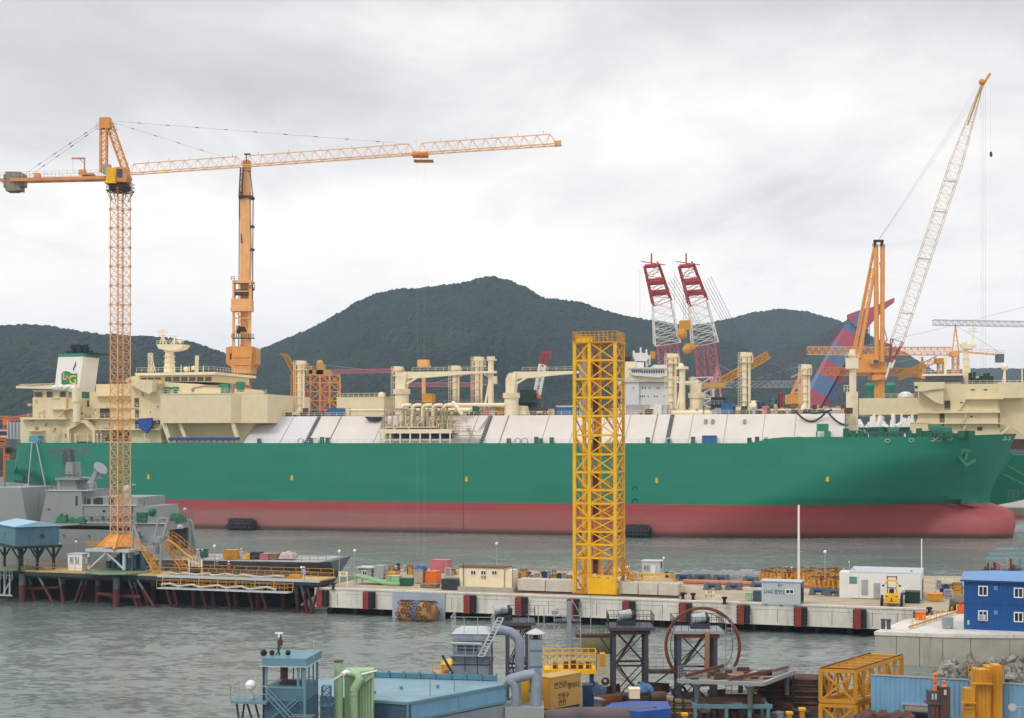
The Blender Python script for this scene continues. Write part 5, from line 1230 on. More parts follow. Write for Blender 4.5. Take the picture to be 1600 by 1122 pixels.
# ---- second gas carrier behind the bow
TW = Fr((SHIP.M @ V((0, 62, 0)))[:2], SHIP.ang)
F = TW
tw = T('second_ship', 'second green gas carrier with beige accommodation moored behind the first ship bow', 'ship', F, F.c(1500, 700, 10))
m = MB(F); s0 = F.c(1330, 700, 0).x
vs = []; fs = []; secs = [(1330, 0, -5), (1470, 0, -5), (1500, 0, 1), (1530, .5, 5.5), (1565, 2, 6.2), (1585, 3, 6.8), (1620, 6, 8.0), (1650, 9, 9)]
for px, w_, zb in secs:
    x = F.c(px, 700, 0).x
    for (ww, z) in ((w_+4+max(0, (px-1500)*.03), zb), (w_+1+max(0, (px-1500)*.01), (zb+DZ)/2), (w_, DZ+.4 if px < 1570 else DZ-3.5), (42-w_, DZ+.4 if px < 1570 else DZ-3.5), (40-w_, zb)): vs.append((x, ww, z))
for i in range(len(secs)-1):
    for j in range(5): fs.append((i*5+j, (i+1)*5+j, (i+1)*5+(j+1) % 5, i*5+(j+1) % 5))
fs.append(tuple(range((len(secs)-1)*5, len(secs)*5)))
m.add(vs, fs); m.build('hull', mat('hull_green_plain', (24, 120, 92), 1, .45, var=.1, vs=.1), tw)
m = MB(F); m.beam(F.c(1575, 728, 1), F.c(1605, 745, 2), .35); m.beam(F.c(1568, 741, 1), F.c(1605, 759, 2), .35); m.build('fender_bar', mat('anchor_green', (50, 128, 100)), tw)
m = MB(F)
for y in (766, 770, 775, 781): m.pb(1575, y, 1592, y+1, .4, .5)
for x in (1575, 1583, 1591): m.pb(x, 766, x+1, 781, .4, .5)
m.build('hull_marking', mat('mark_dull', (60, 110, 92), 1, .6), tw)
def blk2(name, mt, items):
    m = MB(F)
    for it in items: m.pb(*it) if len(it) == 6 else m.pp(*it)
    return m.build(name, mt, tw)
blk2('deckhouse', 'beige', [(1436, 600, 1560, 690, 6, 36), (1342, 622, 1440, 648, 8, 34), (1422, 660, 1450, 690, 3, 12), (1541, 601, 1640, 690, 9, 36), (1560, 598, 1600, 622, 5, 10), (1434, 643, 1562, 690, 4.6, 12)])
blk2('wing_bridge', 'beige', [([(1428, 597), (1476, 597), (1476, 607), (1455, 609), (1441, 612), (1430, 611)], 1.5, 7), ([(1438, 612.3), (1455, 609.3), (1474, 607.3), (1474, 632), (1462, 629)], 2.2, 6.5)])
blk2('deck_ledge', 'beige', [(1432, 643.5, 1563, 645.5, 3.2, 6), (1422, 661, 1570, 662.5, 3, 6), (1509, 622, 1568, 624, 4, 6), ([(1497, 640), (1509, 622), (1511, 623), (1499, 641)], 5, 6), ([(1560, 688), (1560, 680), (1580, 662), (1582, 664), (1566, 679), (1566, 688)], 3, 5), ([(1580, 662), (1600, 678), (1598, 681), (1579, 666)], 3, 5)])
blk2('wheelhouse_roof', 'cream', [(1441, 584, 1506, 587, 5, 24)])
m = MB(F)
for i in range(5): m.pb(1450+i*11, 588.5, 1459+i*11, 595, 6.4, 6.5)
m.pb(1446, 587, 1504, 597, 7, 20); m.build('bridge_window', 'glass', tw)
m = MB(F)
for a in ((1476, 626, 1485, 640, 5.9), (1468, 645, 1476, 660, 4.5), (1527, 667, 1535, 673, 4.5), (1470, 663, 1475, 670, 4.5), (1517, 608, 1523, 610, 5.9), (1537, 608, 1543, 610, 5.9), (1429, 603, 1434, 607, 1.4), (1500, 628, 1505, 630, 5.9), (1516, 650, 1520, 652, 4.5), (1560, 645, 1562, 668, 4.4)): m.pb(a[0], a[1], a[2], a[3], a[4], a[4]+.05)
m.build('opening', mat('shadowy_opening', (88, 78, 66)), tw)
m = MB(F)
for y, a, b_, w_ in ((645, 1432, 1562, 3.3), (661, 1422, 1568, 3.1), (622, 1509, 1566, 4.1)): m.rail([F.c(a, y, w_), F.c(b_, y, w_)], 1.1, 2, .08)
q = F.c(1442, 584, 6); m.rail([q, F.c(1505, 584, 6)], 1.2, 2, .1); m.stair(F.c(1504, 660, 3.6), F.c(1512, 645, 3.6), (0, .8, 0), 6, .08); m.stair(F.c(1504, 676, 3.4), F.c(1510, 663, 3.4), (0, .8, 0), 6, .08); m.rail([F.c(1380, 622, 8.2), F.c(1440, 622, 8.2)], 1.2, 2, .1); m.rail([F.c(1508, 601, 6), F.c(1600, 601, 6)], 1.1, 2, .09)
m.build('house_railing', 'cream', tw)
m = MB(F); p = F.c(1511, 600, 14); m.prism([(F.c(1504, 600, 14).x, p.z), (F.c(1505, 545, 14).x, F.c(0, 545, 14).z if 0 else F.c(1505, 545, 14).z), (F.c(1513, 545, 14).x, F.c(1513, 545, 14).z), (F.c(1518, 600, 14).x, p.z)], 13, 16); m.pp([(1500, 537), (1527, 539), (1520, 545), (1505, 545)], 12, 17)
m.beam(F.c(1521, 540, 14), F.c(1521, 510, 14), .35); m.beam(F.c(1513, 518, 14), F.c(1528, 518, 14), .3); m.beam(F.c(1512, 514, 14), F.c(1527, 514, 14), .25); m.beam(F.c(1516, 540, 14), F.c(1521, 522, 14), .25); m.ball(F.c(1507, 535, 14), .8)
for y in (560, 572, 580): m.pb(1503, y, 1516, y+.8, 12.8, 13)
m.build('radar_mast', 'cream', tw)
m = MB(F); m.beam(F.c(1570, 600, 12), F.c(1570, 575, 12), .5); m.beam(F.c(1566, 600, 12), F.c(1569, 580, 12), .25); m.ball(F.c(1570, 574, 12), 1.0); m.beam(F.c(1597, 600, 12), F.c(1597, 573, 12), .3); m.pb(1525, 588, 1531, 600, 12, 14); m.beam(F.c(1477, 590, 10), F.c(1477, 558, 10), .6); m.pb(1475, 557, 1481, 567, 9.6, 10.5); m.build('antenna', 'cream', tw)
m = MB(F); rr = random.Random(9)
for i in range(40): px = rr.uniform(1512, 1552); q = F.c(px, 600, 9+rr.random()*3); m.bx(q.x-.4, q.x+.4, q.y, q.y+.6, q.z, q.z+rr.uniform(.5, 3.5))
m.build('deck_gear', 'dgreen', tw)
m = MB(F); q0 = F.c(1330, 684, 1.6)
m.add([(q0.x, 1.6, DZ), (F.c(1422, 684, 1.6).x, 1.6, DZ), (F.c(1422, 684, 1.6).x, 8, TZ-3), (q0.x, 8, TZ-3)], [(0, 1, 2, 3)]); m.bx(q0.x, F.c(1422, 684, 1.6).x, 8, 34, DZ, TZ-3); m.build('tank_cover', 'cover2', tw)
for px in (1359, 1392): 
    m = MB(F); m.lathe(F.c(px, 622, 9), [(.5, 0), (.6, 1.2), (1.4, 3.2), (1.4, 3.8), (.9, 4.4)], 12); m.build('ventilator', mat('vent_green', (52, 128, 100)), tw, smooth=True)
m = MB(F)
for i in range(24):
    px = 1340+i*4; q = F.c(px, 655, 7); m.tube((q.x, 7, TZ-3), (q.x+rr.uniform(-2, 2), 8, TZ-3+rr.uniform(1, 4)), rr.uniform(.3, .9), n=8)
m.build('wrapped_pipe', 'white', tw, smooth=True)
m = MB(F)
for i in range(20): px = 1340+i*5.2; q = F.c(px, 658, 5); m.bx(q.x-1.2, q.x+1.2, 5, 6, TZ-4.2, TZ-2.9)
m.build('deck_machinery', 'green', tw)
m = MB(F); m.ball(F.c(1415, 620, 10), 2.2, 12, .7); m.build('dome', 'white', tw, smooth=True)
# stern deck clutter of the second ship
m = MB(F); m.pb(1575, 686, 1640, 702, 6, 20); m.build('stern_machinery', 'brown', tw)
# ---- third hull and low buildings beyond the stern at the far side
F = FR
def shed(label, px0, px1, py0, py1, D, mt, roof='galv', cat='shed', n=3):
    t_ = T('yard_shed', label, cat, F, F.c((px0+px1)/2, py1, D))
    m = MB(F); m.pb(px0, py0, px1, py1, D, D+14); m.build('wall', mt, t_)
    m = MB(F); m.pp([(px0-1, py0), ((px0+px1)/2, py0-3), (px1+1, py0)], D-.5, D+14.5); m.build('roof', roof, t_)
    for i in range(n): a = px0+(px1-px0)*(i+.3)/n; MB(F).pb(a, py0+(py1-py0)*.35, a+(px1-px0)/n*.35, py0+(py1-py0)*.6, D-.1, D-.02).build('window', 'glass', t_)
    return t_
shed('low grey yard shed beyond the stern of the green ship', -20, 14, 684, 700, 520, 'navyd')
shed('rust red yard shed with pale roof just above the far quay by the stern', -60, 26, 674, 686, 600, 'redox')
shed('white yard building at the foot of the hill beyond the far shore', 436, 470, 640, 690, 640, 'lgrey')
m = MB(F); m.pb(11, 660, 31, 686, 500, 520); o = m.build('storage_tank', 'cover2', None, 'pale ribbed tank module standing by the stern of the green ship', 'tank module')
m = MB(F)
for i in range(4): m.pb(12+i*5.2, 658, 13+i*5.2, 686, 499.4, 499.9)
t2 = m.build('rib', 'grey', o)
# quay clutter seen under the far right stern, and beyond the far left
rr = random.Random(3)
for i, (px, py, w_, h_, mt, lb) in enumerate(((1578, 806, 10, 11, 'ochre', 'ochre steel frame under the overhanging stern of the second ship'), (1594, 812, 12, 12, 'orange', 'orange steel frame on the far quay at the picture edge'),
        (4, 690, 8, 10, 'orange', 'orange steel frame on the far shore'), (14, 704, 9, 8, 'brown', 'brown steel frame stacked on the far shore below the pale tank module'), (54, 783, 12, 14, 'tan', 'tan steel frame on the far quay seen beneath the stern'))):
    D = 440 if i != 4 else 430
    t_ = T('steel_rack', lb, 'steel frame', F, F.c(px, py+h_/2, D))
    m = MB(F)
    for k in range(4): m.beam(F.c(px-w_/2+k*w_/3, py+h_/2, D), F.c(px-w_/2+k*w_/3, py-h_/2, D), .5)
    for k in range(3): m.beam(F.c(px-w_/2, py-h_/2+k*h_/2, D), F.c(px+w_/2, py-h_/2+k*h_/2, D), .5)
    m.build('frame', mt, t_)
# ================================================================ PEOPLE
def person(F, p, label, shirt='overw', trousers=None, helmet='lamp', rz=0.0, arm=0.5, lean=0.0, stride=.12, seated=False):
    r = T('person', label, 'person', F, p, 'workers about the harbour'); me = bpy.data.meshes.new('body'); inv = MATW[r['_m']]
    hz = .92 if not seated else .45
    J = [((0, 0, hz), .13), ((0, -lean*.3, hz+.28), .125), ((0, -lean*.5, hz+.5), .14), ((0, -lean*.55, hz+.6), .055), ((0, -lean*.6, hz+.72), .095), ((0, -lean*.6, hz+.84), .07)]
    E = [(0, 1), (1, 2), (2, 3), (3, 4), (4, 5)]
    for s_ in (-1, 1):
        k = len(J); a = arm if s_ > 0 else arm*.4
        J += [((s_*.19, -lean*.5, hz+.47), .06), ((s_*.24, -.12*a, hz+.2), .045), ((s_*.22, -.12-.3*a, hz+.02+.22*a), .035), ((s_*.21, -.16-.38*a, hz-.06+.25*a), .03)]
        E += [(2, k), (k, k+1), (k+1, k+2), (k+2, k+3)]
        k = len(J); y = s_*stride
        if seated: J += [((s_*.1, -.1, hz-.02), .09), ((s_*.11, -.45, hz), .065), ((s_*.11, -.47, .08), .045), ((s_*.11, -.6, .03), .035)]
        else: J += [((s_*.1, 0, hz-.08), .09), ((s_*.11, y*.5-.02, .48), .065), ((s_*.12, y, .08), .045), ((s_*.12, y-.15, .035), .035)]
        E += [(0, k), (k, k+1), (k+1, k+2), (k+2, k+3)]
    def mk(nm, sel, grow, mt_, par):
        me = bpy.data.meshes.new(nm); idx = [i for i in range(len(J)) if i in sel]; mp = {a: i for i, a in enumerate(idx)}
        me.from_pydata([J[i][0] for i in idx], [(mp[a], mp[b]) for a, b in E if a in mp and b in mp], [])
        me.materials.append(M[mt_]); o = bpy.data.objects.new(nm, me); COL.objects.link(o); o.parent = par; o['_m'] = r['_m']
        md = o.modifiers.new('skin', 'SKIN'); md.use_smooth_shade = True
        me.skin_vertices.new() if hasattr(me.skin_vertices, 'new') else None
        if not me.skin_vertices:
            return o
        for i, a in enumerate(idx): me.skin_vertices[0].data[i].radius = (J[a][1]+grow, J[a][1]*.85+grow); me.skin_vertices[0].data[i].use_root = (i == 0)
        sb = o.modifiers.new('smooth', 'SUBSURF'); sb.levels = 1; sb.render_levels = 1
        return o
    body = mk('body', set(range(len(J))), 0, 'skin', r)
    mk('jacket', {0, 1, 2, 6, 7, 8, 14, 15, 16}, .02, shirt, r)
    mk('trousers', {0, 10, 11, 12, 18, 19, 20}, .018, trousers or shirt, r)
    hx = MB(F); c = V(p)+V((0, -lean*.6, hz+.80)); hx.lathe(c, [(.125, 0), (.15, .01), (.13, .06), (.08, .12), (.01, .14)], 10)
    hx.build('helmet', helmet, r, smooth=True)
    r.rotation_euler.z += rz
    return r
# ================================================================ GREY NAVAL SHIP
F = FRIG
FZ_ = 4.93
nv = T('naval_ship', 'grey naval ship with open hangar and flat flight deck moored behind the jetty', 'ship', F, F.c(250, 800, 7))
m = MB(F); vs = []; fs = []
secs = [(-60, 9.7, 0, .9), (60, 9.7, 0, .9), (150, 9.6, 0, 1.2), (214, 9.4, 0, 1.4)]
def loft(secs, m):
    vs = []; fs = []
    for px, zt, wt, wb in secs:
        x = F.c(px, 800, 0).x
        for w_, z in ((wb+1.6, -2), (wb, 3.0), (wt+.2, zt*.75), (wt, zt), (14-wt, zt), (14-wb, 0)): vs.append((x, w_, z))
    k = 6
    for i in range(len(secs)-1):
        for j in range(k): fs.append((i*k+j, (i+1)*k+j, (i+1)*k+(j+1) % k, i*k+(j+1) % k))
    fs.append(tuple(range((len(secs)-1)*k, len(secs)*k))); fs.append(tuple(range(k-1, -1, -1)))
    m.add(vs, fs)
loft(secs, m)
m.build('hull', 'navy', nv)
m = MB(F); vs = []
secs2 = [(213, 4.9, .1, 2.0), (330, 4.9, 0, 2.3), (400, 4.9, 0, 2.8), (460, 4.9, 0, 3.6), (497, 4.9, .3, 5.0), (512, 5.0, 1.2, 6.2)]
vs = []; fs = []; k = 5
for px, zt, wt, wb in secs2:
    x = F.c(px, 880, 0).x; zb = -2 if px < 490 else (-.5 if px < 505 else 3.0)
    for w_, z in ((wb+1, zb), (wb*.55, max(2.2, zb+.3)), (wt, zt), (13.5-wt, zt), (13.5-wb, zb)): vs.append((x-(1.2 if zb > -2 and z < 3 else 0), w_, z))
for i in range(len(secs2)-1):
    for j in range(k): fs.append((i*k+j, (i+1)*k+j, (i+1)*k+(j+1) % k, i*k+(j+1) % k))
fs.append(tuple(range((len(secs2)-1)*k, len(secs2)*k))); m.add(vs, fs); m.build('aft_hull', 'navyd', nv)  # darker grey puts the shade of the flared stern into the colour
m = MB(F); m.bx(F.c(214, 880, 0).x, F.c(497, 880, 0).x, .35, 13, 4.904, 4.93); m.build('flight_deck', mat('flight_deck_grey', (164, 160, 156), 1, .8, var=.15, streak=.2), nv)
m = MB(F); m.bx(F.c(-60, 880, 0).x, F.c(495, 880, 0).x, -1.6, -.1, -1, 3.1); m.build('black_pontoon', 'black', nv)
def nb(name, mt, items):
    m = MB(F)
    for it in items: m.pb(*it) if len(it) == 6 else m.pp(*it)
    return m.build(name, mt, nv)
nb('superstructure', 'navy', [([(62, 818), (73, 767), (127, 766), (131, 818)], .6, 12), (124, 777, 215, 820, 1.5, 12), ([(-40, 818), (-40, 763), (33, 762), (42, 818)], .5, 12),
   (130, 790, 206, 820, .8, 3), ([(206, 818), (208, 792), (240, 791), (246, 818)], .7, 10)])
nb('upper_tower', 'navy', [([(88, 767), (90, 750), (117, 749), (121, 767)], 3, 9), (86, 747, 123, 750, 2, 10), ([(101, 748), (103, 722), (112, 722), (115, 748)], 4, 7)])
nb('deck_strip', 'lgrey', [(70, 766, 138, 767.2, .4, 3), (125, 789, 212, 790.5, .6, 3), (130, 816.5, 215, 818, .4, 1.2), (210, 817, 257, 818.5, .6, 1.2)])
# hangar: open towards the flight deck
hx0 = F.c(214, 820, 1.0).x; hx1 = F.c(257, 820, 1.0).x; ht_ = F.c(240, 817, 1.0).z
m = MB(F); m.prism([(hx0, FZ_), (hx1+.9, FZ_), (hx1, ht_-.6), (hx1-.3, ht_), (hx0, ht_)], 1.0, 1.8)
m.prism([(hx0, FZ_), (hx1+.9, FZ_), (hx1, ht_-.6), (hx1-.3, ht_), (hx0, ht_)], 11.6, 12.4)
m.bx(hx0, hx1-.2, 1.8, 11.6, ht_-1.3, ht_-.002); m.bx(hx0, hx0+.4, 1.8, 11.6, FZ_, ht_-1.3)
m.bx(hx1-.3, hx1+.02, 1.8, 2.9, FZ_, ht_-1.3); m.bx(hx1-.3, hx1+.02, 10.6, 11.6, FZ_, ht_-1.3); m.bx(hx1-3, hx1-.1, 2.9, 10.6, FZ_+.1, FZ_+1.1)
m.build('hangar', 'navy', nv)
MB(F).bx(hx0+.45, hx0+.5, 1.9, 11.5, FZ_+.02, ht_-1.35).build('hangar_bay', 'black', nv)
m = MB(F)
for a, b_ in ((150, 160), (170, 178)): m.pb(a, 777.5, b_, 789, 1.4, 1.5)
m.pb(213, 828, 224, 834, 1.05, 1.15); m.pb(233, 831, 245, 836, 1.05, 1.18); m.pb(118, 775, 121, 790, .55, .6); m.pb(74, 795, 78, 797, .5, .55); m.pb(160, 797, 164, 800, .7, .78)
for a in (128, 136, 146): m.pb(a, 779, a+5, 789, 1.4, 1.5)
m.build('opening', 'dark', nv)
# masts radars
m = MB(F)
m.truss(F.c(107, 724, 5), F.c(106, 703, 5), 1.4, 1.4, 4, .14, .09, x=True)
m.beam(F.c(72, 702, 5), F.c(140, 702, 5), .12); m.beam(F.c(76, 708, 5), F.c(136, 708, 5), .12)
for i in range(11): a = 74+i*6; m.beam(F.c(a, 709, 5), F.c(a+3, 700, 5), .09); m.beam(F.c(a+6, 709, 5), F.c(a+3, 700, 5), .09); m.beam(F.c(a+3, 711, 4.5), F.c(a+3, 699, 5.5), .07)
m.beam(F.c(86, 725, 5), F.c(110, 723, 5), .22); m.beam(F.c(98, 733, 5), F.c(118, 733, 5), .2); m.beam(F.c(99, 742, 4), F.c(119, 742, 4), .2)
for a in (100, 104, 110, 114, 118): m.beam(F.c(a, 744, 4), F.c(a, 716+(a % 5)*3, 5), .14)
m.rail([F.c(86, 747, 2), F.c(123, 747, 2)], 1.0, .8, .06); m.rail([F.c(74, 766, .5), F.c(88, 766, .5)], 1.0, 1, .06); m.rail([F.c(122, 766, .5), F.c(172, 768, .5)], 1.0, 1, .06); m.rail([F.c(132, 817, .3), F.c(214, 817, .3)], 1.0, 1.2, .05)
m.rail([F.c(214, 817, 1.1), F.c(256, 817, 1.1), F.c(256, 817, 1.1)+V((0, 11, 0))], 1.0, 1.2, .05); m.rail([F.c(458, 880, .2), F.c(510, 880, 1)], 1.1, 1.2, .05); m.rail([F.c(318, 880, .2), F.c(455, 880, .2)], 1.1, 2.2, .045)
m.beam(F.c(205, 758, 5), F.c(213, 757, 5), .2); m.beam(F.c(203, 800, 5), F.c(203, 756, 5), .2)
for a, t_, b_ in ((60, 800, 770), (80, 766, 742), (95, 766, 738), (127, 766, 736), (135, 777, 752), (168, 777, 756), (186, 777, 761), (225, 800, 782), (20, 762, 744), (8, 762, 750), (302, 817, 800), (250, 817, 799)): m.beam(F.c(a, t_, 3), F.c(a+1, b_, 3), .07)
for i in range(9): m.bx(F.c(132+i*9, 800, .7).x, F.c(135+i*9, 800, .7).x, .5, .8, F.c(132, 812, .7).z, F.c(132, 812-(i*5 % 9), .7).z)
for i in range(12): q = F.c(60+i*20, 835+(i*7 % 13), .2); m.bx(q.x-.12, q.x+.12, -.12, .6, q.z-.15, q.z+.15)
m.rail([F.c(-20, 762, .6), F.c(34, 762, .6)], 1.0, 1, .05)
m.build('mast_rigging', 'navyd', nv)
m = MB(F); p = F.c(143, 757, 4); m.lathe((p.x, 4, p.z-1), [(.9, 0), (.8, 1.4), (.5, 1.6), (.5, 2)], 10); m.beam(F.c(142, 757, 4), F.c(150, 738, 4), .7); m.beam(F.c(149, 740, 4), F.c(154, 733, 4), .5)
c_ = F.c(156, 733, 4); ax = V((.75, -.25, .6)).normalized()
m.path([c_-ax*.7, c_-ax*.5, c_-ax*.1, c_+ax*.25, c_+ax*.32], [.1, .6, 1.15, 1.3, 1.25], 16)
m.build('radar_dish', 'grey', nv, smooth=True)
m = MB(F); m.ball(F.c(198, 765, 3), .75); m.tube(F.c(198, 778, 3), F.c(198, 768, 3), .4); m.beam(F.c(206, 757, 3), F.c(212, 757, 3), .15); m.ball(F.c(289, 796, 3), .3); m.ball(F.c(282, 823, .9), .35); m.pb(277, 820, 284, 826, .7, 1.3); m.build('sensor_dome', 'lgrey', nv, smooth=True)
def heap(name, mt, F, px0, py0, px1, py1, w, dep, par=None, seed=0, rows=4, n=14, **kw):
    a = F.c(px0, py1, w); b_ = F.c(px1, py0, w); rr = random.Random(seed); m = MB(F); vs = []; fs = []
    L_ = b_.x-a.x; Hh = b_.z-a.z; kk = 6
    for i in range(n+1):
        t_ = i/n; hh = Hh*(.84+.16*math.sin(i*.9+seed))*min(1, 5*t_+.25, 5*(1-t_)+.25)
        for j in range(kk+1):
            an = math.pi*j/kk; vs.append((a.x+L_*t_+rr.uniform(-.08, .08), w+dep/2-math.cos(an)*dep/2, a.z+hh*math.sin(an)**.5+(rr.uniform(-.08, .08) if 0 < j < kk else 0)))
    for i in range(n):
        for j in range(kk): fs.append((i*(kk+1)+j, (i+1)*(kk+1)+j, (i+1)*(kk+1)+j+1, i*(kk+1)+j+1))
    fs.append(tuple(range(kk, -1, -1))); fs.append(tuple(n*(kk+1)+j for j in range(kk+1)))
    m.add(vs, fs); return m.build(name, mt, par, smooth=True, **kw)
heap('tarpaulin', 'netg', F, 250, 802, 276, 817, 5.5, 4.5, nv, 2); heap('tarpaulin', 'netg', F, 86, 802, 104, 818, -.2, 2, nv, 3); heap('tarpaulin', 'netg', F, 104, 808, 132, 818, -.1, 1.2, nv, 5); heap('tarpaulin', 'netg', F, 262, 800, 276, 813, 8, 3, nv, 6)
m = MB(F); m.pb(213, 801, 229, 807, .4, .68); m.pb(214, 808, 228, 815, .4, .68); m.ball(F.c(238, 800, .8), .7); m.build('canister', 'netg', nv)
# deck cargo
def dbox(name, lb, ct, F, px0, py0, px1, py1, w0, dep, z0, mt, ribs=True, grp=None):
    a = F.c(px0, py0, w0); b_ = F.c(px1, py1, w0); hgt = a.z-b_.z; t_ = T(name, lb, ct, F, ((a.x+b_.x)/2, w0+dep/2, z0), grp)
    MB(F).bx(a.x, b_.x, w0, w0+dep, z0+.08, z0+hgt).build('body', mt, t_)
    m = MB(F); n = max(2, int((b_.x-a.x)/.5))
    for i in range(n+1): x = a.x+(b_.x-a.x)*i/n; m.bx(x-.04, x+.04, w0-.05, w0-.004, z0+.08, z0+hgt)
    m.bx(a.x-.04, b_.x+.04, w0-.07, w0+dep+.04, z0+hgt+.002, z0+hgt+.07); m.bx(a.x+.1, a.x+.3, w0, w0+dep, z0, z0+.078); m.bx(b_.x-.3, b_.x-.1, w0, w0+dep, z0, z0+.078)
    m.build('rib_frame', mt, t_); return t_
FZ = 4.93
dbox('crate', 'tall ochre crate on the flight deck of the grey ship', 'crate', F, 349, 859, 369, 873, 3, 2, FZ, 'ochre')
dbox('crate', 'small yellow crate between a worker and the black crate on the flight deck', 'crate', F, 382, 865, 390, 873, 3, 1, FZ, 'yellow')
dbox('crate', 'black crate on the flight deck beside the pink crate', 'crate', F, 391, 862, 405, 873, 3.2, 2, FZ, 'dark')
dbox('crate', 'pink crate on the flight deck beside the black crate', 'crate', F, 406, 864, 419, 873, 3, 2, FZ, 'pink')
dbox('crate', 'brown timber crate on the flight deck by the pink crate', 'crate', F, 421, 864, 432, 873, 3, 2, FZ, 'wood')
h_ = heap('covered_heap', mat('heap_pale', (196, 170, 168), 1, .8, var=.3, vs=2), F, 434, 861, 458, 873, 3, 2.5, None, 8, label='pale pink heap under a sheet near the stern of the grey ship', cat='heap')
dbox('crate', 'small green crate on the deck before the open hangar', 'crate', F, 313, 858, 320, 871, 5, 1.5, FZ, 'netg')
person(F, F.g(377, 874, FZ), 'worker in pale overalls standing between crates on the flight deck', 'overw', rz=.4)
person(F, F.g(309, 876, FZ), 'worker in pale overalls with helmet standing by the open hangar', 'overw', rz=2.4)
person(F, F.g(316, 876, FZ), 'worker in grey blue overalls next to the other one by the hangar', 'overb', rz=-1.4)
# ================================================================ JETTY
F = PIER; JZ = 4.8
jt = T('jetty', 'long steel jetty with yellow railings on red footed raking piles carrying the orange crane', 'jetty', F, (F.c(250, 900, 1).x, 1, 0))
def jx(px, w=0): return F.c(px, 900, w).x
m = MB(F); m.bx(jx(-60), jx(503), -.6, 4.6, JZ-.22, JZ); m.build('deck', mat('jetty_planks', (196, 166, 110), 1, .85, var=.2, vs=.8, streak=.2), jt)
m = MB(F); m.bx(jx(250), jx(503), -.8, -.661, JZ-.35, JZ+.03); m.build('edge_beam', 'lgrey', jt)
m = MB(F); m.bx(jx(-60), jx(490), .2, .6, JZ-1.2, JZ-.4); m.bx(jx(-60), jx(490), 3, 3.4, JZ-1.2, JZ-.4)
for px in range(0, 500, 16): m.bx(jx(px), jx(px)+.2, .1, 4.2, JZ-.8, JZ-.3)
m.bx(jx(-60), jx(503), -.64, -.4, JZ-.8, JZ-.225); m.build('girder', 'dark', jt)
for a, b_ in ((42, 132), (232, 296), (316, 455), (465, 500)):
    MB(F).rail([(jx(a), -.5, JZ), (jx(b_), -.5, JZ)], 1.1, 1.3, .05).build('railing', 'ochre', jt)
MB(F).rail([(jx(-20), 4.4, JZ), (jx(500), 4.4, JZ)], 1.1, 2.0, .07).build('railing', 'ochre', jt)
MB(F).bx(jx(418), jx(466), .4, 1.2, JZ+.05, JZ+.55).build('kerb_box', 'ochre', jt)
# lower catwalk
m = MB(F); q0 = F.c(247, 918, -2); q1 = F.c(452, 924, -2); m.bx(q0.x, q1.x, -2.4, -.9, q0.z-.15, q0.z); m.build('catwalk', 'lgrey', jt)
m = MB(F); m.rail([(q0.x, -2.4, q0.z), (q1.x, -2.4, q0.z)], 1.1, 1.3, .045); m.rail([(q0.x, -.9, q0.z), (q1.x, -.9, q0.z)], 1.1, 1.3, .06)
for i in range(8): x = q0.x+(q1.x-q0.x)*i/7; m.beam((x, -1, q0.z), (x, -.7, JZ-.2), .12)
m.build('catwalk_railing', 'ochre', jt)
m = MB(F); m.path([(q0.x+i*1.3, -1.2+.3*math.sin(i), q0.z+.35+.2*math.sin(i*2.1)) for i in range(15)], .16, 6); m.path([(jx(262)+i*.95, -.2+.3*math.sin(i*1.3), JZ+.25+.15*math.cos(i*1.9)) for i in range(16)], .17, 6); m.path([(jx(380)+i*1.3, -.1, JZ+.2+.12*math.cos(i*1.5)) for i in range(6)], .2, 6); m.build('wrapped_hose', 'lgrey', jt, smooth=True)
m = MB(F); m.tube((jx(262), .6, JZ+.5), (jx(450), .6, JZ+.5), .28, n=8); m.tube((jx(300), 3.6, JZ+.6), (jx(500), 3.6, JZ+.3), .2, n=8); m.build('pipeline', 'brown', jt, smooth=True)
br_ = T('black_pontoon', 'long black pontoon hull lying behind the jetty piles', 'pontoon', F, (F.c(200, 900, 5).x, 6, 0))
q = [F.c(a, 900, 5).x for a in (-60, 432, 496)]; MB(F).prism([(q[0], -1), (q[1], -1), (q[2], 2.9), (q[2], 3.6), (q[0], 3.6)], 5, 9).build('hull', 'black', br_); MB(F).bx(q[0], q[2]+.1, 4.9, 9.1, 3.604, 3.75).build('gunwale', 'dark', br_)
# piles, with red feet
def pile(x0, y0, x1, y1, r, zt=JZ-.5, redz=2.6):
    a = V((x0, y0, zt)); b_ = V((x1, y1, -2.5)); k = (zt-redz)/(zt+2.5); c_ = a.lerp(b_, k)
    o = MB(F).tube(a, c_, r, n=10).build('pile', 'navyd', jt, smooth=True)
    MB(F).tube(c_, b_, r*1.05, n=10).build('pile_foot', 'redox', o, smooth=True)
for px, w_ in ((-20, 1.5), (35, -.4), (34, 3), (182, -1.2), (153, 2.5), (98, 3), (240, 3.5)): pile(jx(px, w_), w_, jx(px, w_), w_, .52 if px in (35, 182) else .4)
for px, w_ in ((300, 2), (330, 3), (365, 3), (400, 2), (440, 3), (475, 2), (462, 1)): pile(jx(px, w_), w_, jx(px+6, w_), w_, .28)
for a, b_, w0, w1 in ((58, 98, 0, -1), (92, 104, 0, 0), (132, 108, 1, 1), (138, 118, 2, 2), (200, 222, 0, 0), (207, 228, .5, .5), (212, 260, -.4, -1), (216, 240, 1, 1), (255, 275, 1, 1), (266, 285, 1, 1), (310, 330, 0, 0), (350, 366, 0, 0), (385, 402, 0, 0), (405, 424, 0, 0), (470, 486, 0, 0), (478, 496, 1, 1), (500, 478, 0, 0), (20, 8, 1, 1), (44, 60, 1, 1)):
    pile(jx(a, w0), w0, jx(b_, w1), w1, .2)
